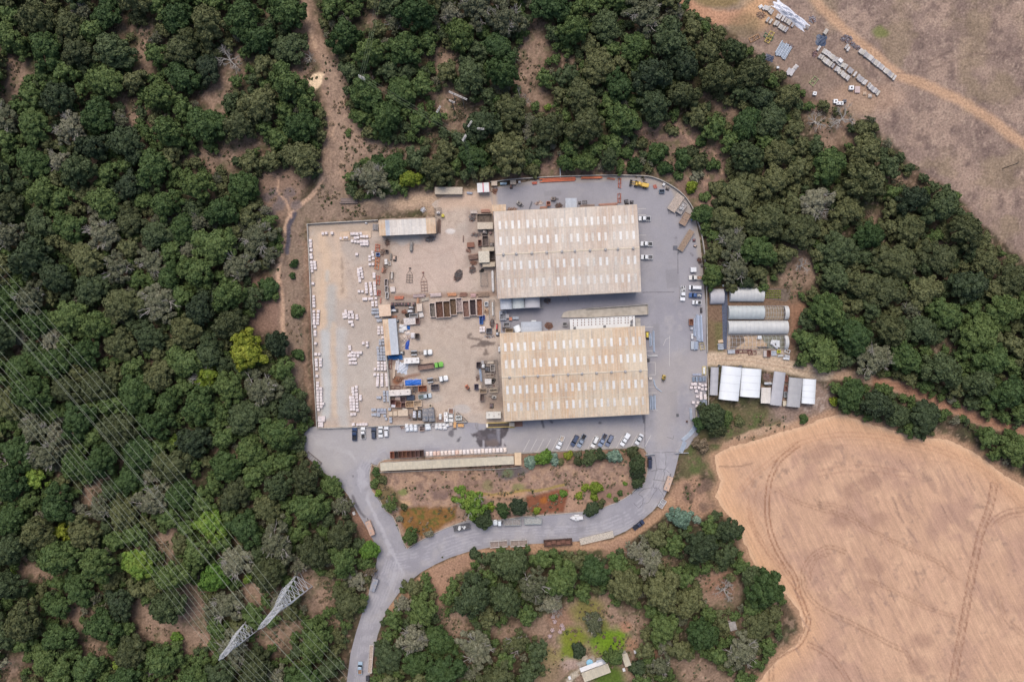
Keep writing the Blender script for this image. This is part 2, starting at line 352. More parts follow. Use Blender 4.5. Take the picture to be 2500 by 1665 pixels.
CLEAR = [VV((300,1395),(370,1372),(425,1335),(478,1345),(480,1390),(470,1440),(485,1470),(440,1530),(400,1500),(330,1470)),   # under the wires
         VV((570,1465),(600,1420),(650,1420),(700,1420),(690,1450),(640,1500),(600,1500)), VV((560,1350),(640,1345),(650,1380),(600,1400),(560,1380)), VV((680,1330),(720,1310),(770,1345),(760,1400),(720,1415),(690,1390)),
         VV((745,1400),(780,1400),(790,1440),(760,1450)), VV((310,30),(345,40),(350,150),(345,175),(325,180),(310,120)), VV((455,190),(520,100),(560,120),(550,180),(500,260),(470,250)), VV((225,45),(300,55),(290,85),(240,80)), VV((265,220),(340,240),(320,300),(260,290)),
         VV((440,355),(560,300),(620,330),(560,370),(470,400)), VV((700,100),(730,180),(700,190),(650,160),(660,120)), VV((480,760),(500,740),(495,790)), VV((0,110),(60,150),(80,190),(30,230),(0,220)),
         VV((830,10),(880,10),(880,50),(840,60)), VV((965,105),(1060,110),(1070,150),(1000,165)), VV((1200,60),(1240,30),(1260,120),(1230,200),(1270,240),(1270,260),(1190,215),(1185,180)), VV((960,200),(1050,205),(1085,260),(1040,300),(1015,270)), VV((1045,260),(1070,260),(1090,300),(1075,305)), VV((820,330),(930,310),(950,355),(850,350)), VV((985,290),(1015,330),(1000,345),(970,300)),
         VV((1280,120),(1340,130),(1330,160),(1280,150)), VV((1600,190),(1680,220),(1700,260),(1660,270)), VV((1870,240),(1960,255),(1980,300),(1950,330),(1900,345),(1870,330),(1850,280)), VV((2045,395),(2085,382),(2098,410),(2085,430),(2045,432)), VV((1975,490),(2040,482),(2025,525),(1980,515)), VV((1800,560),(1880,570),(1880,640),(1850,650),(1820,700),(1800,650)), VV((2160,790),(2200,790),(2200,820),(2160,820)), VV((2100,380),(2140,400),(2130,430)),
         VV((1008,1400),(1060,1393),(1075,1420),(1072,1470),(1052,1505),(1020,1460)), VV((1088,1395),(1130,1440),(1240,1425),(1320,1380),(1412,1378),(1420,1420),(1480,1410),(1478,1490),(1440,1525),(1300,1475),(1190,1470),(1110,1460)), VV((1225,1425),(1300,1390),(1400,1370),(1470,1418),(1465,1480),(1462,1510),(1490,1640),(1210,1640),(1240,1520)), VV((1595,1330),(1640,1305),(1690,1335),(1690,1395),(1620,1400)), VV((1500,1290),(1550,1280),(1545,1310)), VV((1660,1410),(1740,1430),(1720,1470),(1660,1465)), VV((1520,1505),(1610,1520),(1700,1560),(1690,1640),(1580,1640),(1560,1550)),
         VV((460,340),(520,330),(500,350)), VV((160,450),(190,440),(190,480)), VV((400,1100),(440,1080),(450,1110),(410,1120)), VV((180,1150),(200,1080),(220,1090),(210,1160),(180,1180)), VV((340,1200),(410,1210),(400,1270),(370,1290)), VV((0,1280),(70,1350),(150,1330),(60,1290)), VV((130,1400),(200,1380),(210,1470),(180,1450)), VV((180,1460),(260,1500),(240,1530),(170,1500)), VV((0,1520),(60,1500),(60,1568),(0,1568))]
DIRTROAD = [V(*p) for p in curve([(1600,826),(1700,824),(1800,840),(1900,858),(1980,868),(2050,885),(2110,905),(2200,942),(2290,975),(2440,1000)], 4)]
TRAIL = [V(*p) for p in curve([(742,412),(715,450),(680,480),(660,510),(652,560),(645,600),(640,640),(648,690),(650,740),(655,800),(655,840)], 4)]
NTRACK = [V(*p) for p in curve([(672,-40),(700,30),(720,90),(735,120),(755,150),(770,190),(775,240),(795,290),(800,340),(780,400)], 4)]

FIELD = VV((1645,1045),(1672,1030),(1700,1022),(1760,1006),(1800,992),(1850,978),(1890,962),(1930,952),(1965,962),(2000,975),(2060,990),(2120,1008),(2160,1006),(2200,1020),(2240,1040),(2275,1065),(2310,1092),(2354,1118),(2480,1180),(2620,1300),(2620,1700),(1700,1700),(1735,1580),(1762,1545),(1795,1505),(1825,1485),(1848,1450),(1838,1405),(1812,1372),(1770,1328),(1735,1298),(1712,1250),(1702,1215),(1680,1190),(1660,1168),(1645,1140),(1658,1105),(1646,1080))
def paint_ground(x, y):
    p = Paint(x, y, (76, 70, 54))
    p.noise(60, (106, 86, 70), .42, .66, .75, 1); p.noise(25, (64, 60, 44), .45, .7, .8, 2); p.noise(40, (78, 82, 52), .55, .75, .6, 11)
    for c in CLEAR: p.area(c, (152, 127, 109), 16, 26, .9)
    p.noise(9, (78, 64, 55), .55, .8, .6, 5); p.noise(14, (168, 140, 120), .56, .74, .6, 6); p.noise(20, (96, 96, 68), .58, .74, .55, 26); p.noise(5, (186, 160, 140), .64, .78, .5, 27)
    # dry field, top right
    nf = p.area(VV((1555,-900),(1570,0),(1640,45),(1720,100),(1760,130),(1800,165),(1870,225),(1960,262),(2045,320),(2110,395),(2180,430),(2260,515),(2354,600),(3600,1300),(3600,-900)), (146, 125, 114), 8, 10)
    p.noise(55, (170, 146, 130), .42, .62, .8, 4, nf); p.noise(20, (116, 98, 92), .50, .72, .7, 9, nf); p.noise(7, (186, 164, 146), .58, .75, .55, 13, nf, 1.6, .8); p.noise(90, (150, 132, 106), .5, .7, .5, 15, nf); p.noise(5, (100, 86, 80), .6, .8, .5, 19, nf)
    p.area(VV((1700,40),(1860,60),(2000,150),(2010,230),(1930,240),(1850,215),(1760,130)), (132, 112, 100), 20, 24, .5)
    road = [V(*q) for q in curve([(1850,-90),(1870,-10),(1905,35),(1960,85),(2010,125),(2060,170),(2150,205),(2220,240),(2290,285),(2354,330),(2700,560)], 4)]
    p.line(road, 24, (198, 162, 132), 16, 10, .9); p.line(road, 6, (180, 146, 120), 5, 4, .5)
    p.line([V(*q) for q in curve([(1540,-40),(1580,8),(1625,35),(1670,42),(1720,35),(1755,0),(1770,-60)], 4)], 34, (190, 146, 118), 14, 10, .95)
    p.spot(V(1650,-8), 60, (142, 122, 84), .5, 12, .85, 30); p.spot(V(1745,30), 40, (208, 168, 128), .8, 14, .7)
    p.spot(V(2023,74), 20, (116, 126, 66), .9, 14, .7, 13); p.spot(V(1712,60), 40, (128, 112, 84), .7, 10, .6, 30)
    for q in [((2060,170),(2130,165),(2230,125),(2354,128)), ((2100,165),(2160,130),(2190,120)), ((1800,180),(1850,215),(1900,240))]: p.line(VV(*q), 4, (120, 100, 92), 5, 6, .6)
    p.spot(V(1990,225), 90, (186, 154, 130), .8, 20, .5, 36)
    # track and bare hill, top
    for a, w in ((NTRACK, 46), ([V(775,230), V(800,300), V(830,345)], 55), ([V(760,180), V(775,260), V(770,400)], 60)): p.line(a, w, (160, 133, 114), 26, 26, .9)
    p.line(NTRACK, 12, (200, 168, 142), 8, 14, .85, 14); p.line([V(775,240), V(800,290), V(840,345)], 9, (188, 152, 128), 6, 12, .7, 9); p.line([V(740,160), V(745,210), V(770,240), V(810,290)], 6, (186, 150, 126), 6, 14, .6, 7)
    p.area(VV((740,120),(790,150),(800,215),(790,240),(815,280),(840,330),(900,340),(960,345),(940,380),(850,360),(790,400),(790,450),(1000,430),(990,470),(860,500),(720,520),(700,500),(690,1000),(640,1000),(660,800),(600,690),(640,600),(660,520),(740,415),(750,300)), (158, 135, 118), 14, 18, .75)
    p.noise(8, (118, 98, 88), .5, .75, .5, 21, smooth(sdf(x, y, VV((700,120),(800,140),(850,340),(960,350),(1000,480),(720,520),(690,990),(640,990),(600,690),(660,500),(740,410))) / 20 + .5)); 
    for i in range(16):
        rs = random.Random(i + 60); a = (rs.uniform(735, 800), rs.uniform(120, 400)); b = (a[0] + rs.uniform(-40, 60), a[1] + rs.uniform(40, 90)); p.line([V(*q) for q in curve([a, ((a[0] + b[0]) / 2 + rs.uniform(-14, 14), (a[1] + b[1]) / 2), b], 4)], 2.5, (196, 164, 140), 4, 12, .55, 10)
    p.area(VV((709,180),(722,170),(738,167),(746,172),(740,190),(728,204),(716,212),(711,205)), (240, 212, 178), 3, 4, 1); p.area(VV((880,462),(1000,440),(1130,425),(1130,470),(1010,480),(990,500),(975,475),(900,480)), (196, 168, 144), 12, 12, .85)
    p.line(TRAIL, 11, (206, 172, 146), 6, 6, .9); p.line(VV((712,530),(715,700),(722,900),(728,975)), 12, (126, 96, 82), 8, 10, .8)
    p.line(VV((700,560),(708,700),(700,800),(712,930)), 12, (160, 130, 110), 10, 18, .6); p.line(VV((678,490),(664,520),(660,580)), 12, (78, 78, 92), 5, 4, .85); p.line(VV((800,445),(870,470),(1000,455)), 14, (196, 168, 142), 10, 8, .6)
    p.area(VV((590,400),(655,385),(700,410),(680,470),(640,520),(600,470)), (150, 124, 108), 14, 16, .85)
    for q in [(632,440),(650,460),(615,455),(665,440),(640,475),(680,470),(622,490)]: p.spot(V(*q), 15, (112, 102, 102), .6, 14, .7, 12)
    p.line(VV((598,405),(640,400),(640,440),(660,470),(670,500)), 5, (212, 174, 146), 5, 14, .7)
    p.area(VV((575,640),(640,655),(650,760),(600,770),(560,760)), (140, 112, 98), 12, 14, .9)
    # bare slope right of the top yard
    br = p.area(VV((1280,345),(1470,290),(1530,272),(1600,290),(1665,330),(1675,400),(1650,470),(1660,560),(1640,660),(1600,480),(1540,420),(1450,402),(1250,405),(1130,418)), (134, 110, 98), 14, 16, .9)
    p.noise(14, (104, 100, 70), .5, .7, .8, 22, br); p.noise(10, (172, 140, 118), .62, .75, .8, 23, br)
    for q in [((1475,300),(1520,285),(1560,300),(1600,330)), ((1600,330),(1640,350),(1660,400)), ((1590,400),(1630,430),(1640,470)), ((1560,300),(1540,270))]: p.line([V(*k) for k in curve(list(q), 3)], 5, (182, 148, 128), 4, 10, .8)
    # greenhouse side
    p.area(VV((1625,660),(1830,665),(1850,700),(1825,830),(1625,830)), (128, 104, 86), 8, 8, .95); p.area(VV((1628,740),(1662,740),(1662,815),(1628,822)), (116, 110, 74), 6, 6, .9); p.area(VV((1625,735),(1640,735),(1650,828),(1628,830)), (126, 106, 82), 6, 6, .9)
    p.area(VV((1815,700),(1860,690),(1840,760),(1820,800)), (152, 116, 94), 10, 8, .9); p.area(VV((1670,760),(1812,760),(1812,830),(1670,830)), (186, 170, 154), 8, 8, .8)
    p.area(VV((1622,925),(1640,930),(1760,940),(1820,960),(1830,985),(1760,1005),(1680,1020),(1640,1080),(1600,1090),(1560,1130),(1560,1040),(1600,1000)), (104, 98, 70), 14, 24, .95); p.noise(12, (134, 112, 92), .5, .7, .7, 35, smooth(sdf(x, y, VV((1560,1050),(1640,950),(1810,950),(1820,985),(1650,1090),(1600,1100))) / 14 + .5)); p.noise(16, (90, 102, 60), .5, .7, .8, 31, smooth(sdf(x, y, VV((1560,1050),(1640,950),(1810,950),(1820,985),(1650,1090),(1600,1100))) / 14 + .5))
    p.area(VV((1760,870),(1880,880),(1920,900),(1920,960),(1840,985),(1770,960)), (150, 128, 116), 12, 14, .9); p.noise(8, (184, 166, 154), .55, .72, .7, 33, smooth(sdf(x, y, VV((1800,880),(1910,885),(1900,950),(1850,970))) / 10 + .5))
    p.area(VV((1890,835),(1940,850),(1880,872),(1840,865),(1800,835)), (168, 152, 142), 10, 8, .7)
    p.line([V(*q) for q in curve([(1670,1025),(1720,1000),(1780,985),(1830,975)], 3)], 17, (198, 166, 140), 8, 6, .9)
    p.area(VV((1560,1100),(1600,1090),(1650,1180),(1600,1195),(1540,1190),(1520,1160)), (176, 140, 116), 12, 14, .9)
    for q in [(1585,1140,14),(1620,1165,13),(1580,1120,10),(1625,1115,16),(1610,1125,12),(1645,1160,12)]: p.spot(V(q[0], q[1]), q[2], (118, 96, 84), .7, 12, .8)
    # dirt road between the greenhouses and through the wood
    p.line(DIRTROAD, 27, (188, 158, 134), 9, 6, .95); p.line(VV((1600,826),(1700,824),(1800,842),(1900,860)), 34, (204, 182, 158), 10, 6, .85); p.line([(a, b + 5) for a, b in DIRTROAD], 3, (162, 132, 108), 4, 3, .6); p.line([(a, b - 5) for a, b in DIRTROAD], 3, (162, 132, 108), 4, 3, .5)
    p.line([(a, b) for a, b in DIRTROAD[18:]], 24, (168, 122, 98), 9, 6, .8)
    # verge strips of the loop road
    p.area(VV((800,1165),(830,1180),(866,1240),(858,1256),(835,1240),(812,1200)), (150, 116, 98), 5, 6, .95)
    p.line([V(*q) for q in curve([(900,1400),(960,1340),(1000,1312),(1060,1285),(1130,1268),(1250,1258),(1400,1250),(1460,1222),(1510,1185),(1540,1150)], 4)], 22, (184, 148, 120), 9, 8, .95)
    p.area(VV((975,1325),(1000,1300),(1100,1265),(1110,1275),(1060,1320),(1060,1350),(1010,1400)), (168, 134, 112), 8, 10, .95); p.area(VV((1380,1250),(1450,1235),(1440,1270),(1410,1290)), (172, 138, 116), 10, 12, .9)
    p.spot(V(1655,1345), 40, (152, 118, 98), .7, 18, .9, 34)
    p.line(FIELD + FIELD[:1], 22, (196, 156, 126), 16, 22, .9); p.line(FIELD + FIELD[:1], 40, (158, 128, 104), 22, 40, .5)
    # house garden
    for q, r, c in (((1290,1420),34,(150,118,98)),((1350,1405),40,(132,126,72)),((1375,1440),26,(112,118,56)),((1320,1465),34,(122,132,44)),((1412,1468),36,(108,138,34)),((1390,1482),38,(110,140,38)),((1310,1500),26,(112,128,40)),((1260,1510),34,(150,136,92)),((1250,1545),38,(142,122,96)),((1440,1440),16,(170,128,104)),((1450,1480),16,(164,128,104)),((1400,1560),40,(84,110,36)),((1490,1500),26,(150,112,92)),((1475,1545),22,(152,114,94)),((1310,1525),20,(176,152,140))):
        p.spot(V(*q), r, c, .8, 18, .9, r * .8)
    p.line([V(*q) for q in curve([(1345,1510),(1335,1540),(1310,1560),(1300,1600)], 3)], 13, (190, 178, 160), 4, 4, .9)
    p.area(I_patio, (178, 168, 158), 3, 2, 1)
    return p.c
I_patio = [I(*q) for q in ((315,745),(440,700),(500,660),(560,740),(545,775),(375,830))]

def axis(lo, hi, step, far):
    a = list(np.arange(lo, hi + .1, step)); s = step
    while a[-1] < far: s *= 1.35; a.append(a[-1] + s)
    s = step
    while a[0] > -far: s *= 1.35; a.insert(0, a[0] - s)
    return np.array(a)
gx = axis(-160, 2660, 3.5, 14000); gy = axis(-160, 1825, 3.5, 14000)
X, Y = np.meshgrid(gx, gy); nxg, nyg = len(gx), len(gy)
me = bpy.data.meshes.new("ground")
co = np.stack([(X.ravel() - 1250) * S, (832.5 - Y.ravel()) * S, np.zeros(X.size)], 1)
ii = np.arange(nxg * nyg).reshape(nyg, nxg)
qd = np.stack([ii[1:, :-1], ii[1:, 1:], ii[:-1, 1:], ii[:-1, :-1]], -1).reshape(-1, 4)
me.vertices.add(len(co)); me.vertices.foreach_set('co', co.astype(np.float32).ravel())
me.loops.add(qd.size); me.loops.foreach_set('vertex_index', qd.astype(np.int32).ravel())
me.polygons.add(len(qd)); me.polygons.foreach_set('loop_start', np.arange(0, qd.size, 4, dtype=np.int32)); me.polygons.foreach_set('loop_total', np.full(len(qd), 4, np.int32))
me.update(); put_colours(me, paint_ground(X.ravel(), Y.ravel()))
GROUND_M = attr_mat("ground_soil", 1.1, .42, .12, .12); me.materials.append(GROUND_M)
tag(mesh_obj("ground", me), kind='structure')

# ------------------------------------------------------------------ ploughed field
def jag(poly, amp, seed=0):
    rs = random.Random(seed); out = []
    for i, a in enumerate(poly):
        b = poly[(i + 1) % len(poly)]; n = max(1, int(math.dist(a, b) / 9))
        for k in range(n):
            t = k / n; out.append((a[0] + (b[0] - a[0]) * t + rs.uniform(-amp, amp), a[1] + (b[1] - a[1]) * t + rs.uniform(-amp, amp)))
    return out
def paint_field(x, y):
    p = Paint(x, y, (203, 165, 138)); edge = sdf(x, y, FIELD)
    p.noise(120, (186, 150, 130), .4, .62, .8, 2); p.noise(45, (211, 173, 144), .5, .7, .7, 3)
    u = x * .89 - y * .45; v = x * .45 + y * .89
    p.c *= (1 + .13 * (fbm(u, v * .12, 4.5, 5, 3) - .5) * 2)[:, None]
    p.blend(smooth((fbm(u, v * .2, 16, 9, 4) - .60) / .12) * .45 * smooth((edge - 20) / 40), (166, 134, 118))
    p.noise(18, (150, 124, 110), .66, .78, .5, 12)
    p.blend(smooth(1 - edge / 85) * .9, (218, 174, 138)); p.blend(smooth(1 - edge / 14) * .6, (224, 188, 156))
    for q in [(880,470),(1000,420),(1060,620),(830,640),(1020,900),(990,1010),(1300,1330),(1280,1480),(720,250)]: p.spot(J(*q), 26, (166, 132, 114), .9, 30, .55, 20)
    def tr(pts, w, gap, c=(148, 114, 92), amt=.7, both=True):
        amt = min(1, amt * 1.25)
        pts = [J(*q) for q in curve(pts, 5)]
        offs = (-gap, gap) if both else (0,)
        for o in offs:
            q = []
            for i, a in enumerate(pts):
                b = pts[min(i + 1, len(pts) - 1)]; a0 = pts[max(i - 1, 0)]; dx, dy = b[0] - a0[0], b[1] - a0[1]; l = math.hypot(dx, dy) + 1e-6
                q.append((a[0] - dy / l * o, a[1] + dx / l * o))
            p.line(q, w, c, 3.2, 3, amt)
    tr([(590,200),(500,270),(445,350),(415,450),(408,580),(430,720),(490,850),(560,950),(590,1060),(625,1150),(645,1220),(610,1320),(540,1380),(440,1430)], 3, 5, (156, 116, 92), .8)
    tr([(300,560),(330,680),(400,800),(480,900),(560,1010),(610,1120)], 2.5, 4, (172, 130, 104), .6); tr([(350,420),(320,500),(330,620),(380,740),(450,850)], 2.2, 8, (170, 130, 104), .45)
    tr([(1715,420),(1690,560),(1640,700),(1600,880),(1560,1100),(1520,1320),(1475,1568),(1460,1640)], 2.6, 8, (150, 112, 92), .75); tr([(1715,420),(1690,560),(1640,700),(1600,880),(1560,1100),(1520,1320),(1475,1568)], 2.4, 3.5, (164, 128, 106), .6)
    tr([(460,460),(560,520),(700,570),(850,610),(1000,690),(1200,790),(1400,880),(1500,980)], 2.6, 3.5, amt=.45)
    tr([(1000,690),(860,570),(700,540)], 2.6, 3.5, amt=.35)
    tr([(860,820),(770,790),(690,820),(635,880),(612,960),(640,1060),(720,1140),(900,1230),(1100,1340),(1200,1390),(1240,1460)], 2.6, 4, amt=.55); tr([(770,830),(700,850),(660,920),(650,980)], 2.4, 3, amt=.5)
    tr([(1000,980),(1150,1050),(1330,1140),(1500,1190)], 2.6, 3.5, amt=.4); tr([(640,1350),(720,1385),(800,1450),(900,1600)], 3, 5, (158, 122, 102), .65); tr([(430,1560),(440,1450),(520,1380)], 3, 5, amt=.6)
    tr([(1900,570),(1800,585),(1730,620),(1690,670)], 3, 5, (158, 122, 102), .65); tr([(1900,600),(1800,615),(1740,660)], 3, 4, (158, 122, 102), .5); tr([(1740,1080),(1780,1200),(1886,1300)], 2.6, 5, amt=.4)
    tr([(250,470),(340,370),(480,260),(600,190),(800,145),(1000,150),(1200,185),(1400,235),(1600,320),(1720,410),(1886,560)], 2.5, 5, (190, 146, 116), .6); tr([(600,250),(750,200),(950,190),(1150,220),(1400,290)], 2.5, 6, (186, 148, 122), .45); tr([(700,370),(850,340),(1050,345),(1250,380)], 3, 7, (176, 138, 116), .5); tr([(130,325),(220,330),(320,310)], 3, 3, (150, 120, 100), .6, False)
    for i in range(34):
        rs = random.Random(i * 7 + 1); a = (rs.uniform(500, 1800), rs.uniform(250, 1500)); l = rs.uniform(30, 110); ang = math.radians(rs.uniform(48, 72))
        tr([a, (a[0] + l * .5 * math.cos(ang) + rs.uniform(-6, 6), a[1] + l * .5 * math.sin(ang)), (a[0] + l * math.cos(ang), a[1] + l * math.sin(ang))], 3, 0, (142, 116, 104), .5, False)
    return p.c
sheet("ploughed_field", jag(FIELD, 2.2, 1), .004, 3.6, attr_mat("field_soil", 1.3, .13, .2, .06, stretch=(math.radians(27), .8, 12), samt=.14), paint_field)

# ------------------------------------------------------------------ asphalt, gravel yard, island
ASPH = VV((1128,432),(1180,424),(1250,411),(1330,407),(1450,405),(1485,407),(1515,413),(1545,427),(1565,443),(1583,468),(1598,500),(1609,550),(1616,620),(1622,700),(1626,780),(1626,850),(1624,900),(1618,960),(1604,1000),(1580,1030),(1562,1040),(1556,1065),(1550,1090),(1540,1115),(1526,1145),(1500,1175),(1470,1200),(1440,1220),(1410,1233),(1360,1241),(1300,1246),(1200,1251),(1130,1257),(1075,1268),(1035,1281),(1000,1297),(968,1315),(940,1338),(915,1365),(895,1393),(880,1425),(868,1460),(858,1510),(846,1568),(836,1660),(778,1660),(797,1568),(806,1500),(818,1455),(832,1410),(845,1375),(855,1330),(866,1290),(868,1262),(856,1238),(842,1212),(826,1185),(812,1160),(800,1138),(778,1110),(750,1090),(722,1068),(700,1042),(692,1015),(700,995),(714,982),(760,975),(1075,965),(1140,960),(1140,690),(1130,480))
ISLAND = [N(*q) for q in [V(866,1072), V(872,1062), V(884,1056), G(-60,118), G(130,112), G(540,105), G(830,88), G(1120,75), G(1400,62), G(1660,50), G(1695,60), G(1720,95), G(1735,180), G(1725,300), G(1700,390), G(1610,450), G(1560,500), G(1500,540), G(1420,580), G(1330,612), G(1260,650), G(1120,662), G(900,682), G(720,695), G(560,705), G(300,740), F(1830,1000), F(1600,1085), F(1470,1145), F(1340,1215), F(1230,1280), F(1195,1305), F(1170,1265), F(1135,1190), F(1105,1090), F(1040,960), F(960,900), F(900,780), F(820,690), F(800,600), F(795,500), F(815,400)]]
def paint_asphalt(x, y):
    p = Paint(x, y, (164, 161, 166)); p.noise(80, (154, 151, 158), .4, .62, .8, 2); p.noise(26, (176, 171, 171), .50, .70, .6, 4); p.noise(12, (146, 143, 149), .6, .76, .4, 24); p.noise(6, (148, 145, 150), .6, .8, .4, 6)
    p.area(VV((1140,420),(1480,405),(1560,445),(1600,560),(1610,700),(1480,700),(1480,470),(1140,480)), (158, 155, 160), 30, 20, .6)
    for q in (((1530,620),(1560,616),(1562,660),(1532,664)),((1500,745),(1516,744),(1518,800),(1502,801)),((1250,440),(1290,437),(1291,450),(1251,453)),((1540,900),(1556,898),(1558,960),(1542,962)),((850,1290),(880,1300),(872,1330),(846,1320)),((1300,1215),(1360,1208),(1362,1220),(1302,1228)),((1000,1000),(1050,998),(1051,1012),(1001,1014))): p.area(VV(*q), (146, 143, 147), 1.5, 2, .6)
    p.area(VV((1140,690),(1500,680),(1480,760),(1300,730),(1140,770)), (146, 144, 152), 10, 10, .7)
    p.area(VV((1160,985),(1480,975),(1480,1030),(1160,1050)), (174, 168, 166), 12, 12, .6); p.area(VV((1500,830),(1626,790),(1626,850),(1560,900),(1540,1030),(1510,1030)), (178, 170, 166), 20, 14, .6)
    p.line(VV((1128,428),(1250,414),(1450,408),(1545,428),(1600,510),(1618,640)), 16, (176, 164, 152), 10, 6, .7); p.line(VV((1130,432),(1140,480)), 14, (196, 172, 150), 12, 8, .8)
    # worn, paler wheel paths on the loop road
    for off in (-15, -8, -2, 5, 11, 17):
        for base in ([(720,1010),(790,1030),(830,1080),(835,1130),(855,1170),(885,1230),(905,1280),(920,1310),(905,1360)], [(900,1290),(960,1280),(1040,1250),(1120,1232),(1250,1225),(1350,1222),(1420,1205),(1480,1165),(1520,1110),(1530,1050)], [(1000,1010),(880,1025),(835,1060),(835,1120)], [(905,1280),(880,1350),(850,1430),(832,1520),(820,1640)]):
            p.line([(V(*q)[0] + off * .7, V(*q)[1] + off) for q in curve(base, 5)], 3.4, (184, 181, 186), 3, 8, .65, 14)
    p.area(VV((692,1015),(715,985),(900,985),(1060,980),(1060,1010),(850,1040),(800,1090),(740,1085)), (184, 178, 174), 20, 16, .55)
    p.line(VV((880,1020),(1000,1012),(1140,1005)), 30, (178, 174, 174), 20, 10, .5)
    # stains and cracks
    st = [[B(x1, y1) for x1, y1 in ((1940,1300),(2060,1270),(2100,1235),(2355,1235),(2330,1320),(2310,1400),(2345,1470),(2020,1480),(2000,1370),(2010,1340))]]
    for s in st: p.area(s, (86, 80, 83), 2, 11, .95); p.noise(9, (122, 114, 118), .52, .66, .55, 51, smooth(sdf(x, y, s) / 4))
    p.line([B(2240,1260), B(2250,1400)], 8, (150, 148, 156), 4, 6, .7); p.line([B(2075,1400), B(2075,1470)], 5, (180, 176, 180), 3, 3, .8); p.line([B(2300,1380), B(2296,1470)], 6, (186, 180, 180), 3, 3, .8); p.spot(B(2170,1420), 16, (124, 110, 104), .6, 20, .7, 10); p.spot(B(2180,1340), 12, (120, 116, 124), .6, 20, .6, 10)
    for q, r in (((1705,1315),7),((1725,1275),3),((1750,1270),3),((1790,1380),4)): p.spot(B(*q), r, (104, 100, 104), .5, 10, .85)
    p.line([B(1770,1400), B(1810,1355)], 3, (104, 100, 104), 2, 2, .8); p.line([B(1985,1100), B(1990,1260)], 2, (120, 112, 110), 2, 4, .7); p.line([B(2005,1110), B(2010,1260)], 2, (120, 112, 110), 2, 4, .6)
    p.line([F(615,740), F(650,830), F(690,910), F(740,965)], 6, (112, 108, 112), 3, 4, .85); p.spot(F(617,530), 2.5, (110, 106, 110), .5, 1, .8)
    for q in (((720,1045),(735,1110)),((1690,990),(1697,1060)),((800,1055),(815,1063)),((1270,1065),(1280,1068))): p.line([D(*k) for k in q], 5, (92, 90, 98), 3, 3, .85)
    for q in (((2000,625),(1995,680)),((2140,780),(2160,810)),((2200,830),(2250,900)),((2210,850),(2240,880)),((1985,640),(1988,648)),((2150,1150),(2148,1160))): p.line([C(*k) for k in q], 4, (110, 106, 112), 3, 8, .7, 4)
    for q in (((1705,990),(1705,1340)),): p.line([D(*k) for k in q], 1.6, (120, 116, 122), 1.5, 1, .7)
    for q in (((1680,1155),(1990,1150)),((2020,780),(2022,975))): p.line([C(*k) for k in q], 1.5, (128, 124, 132), 1.5, 2, .6)
    return p.c
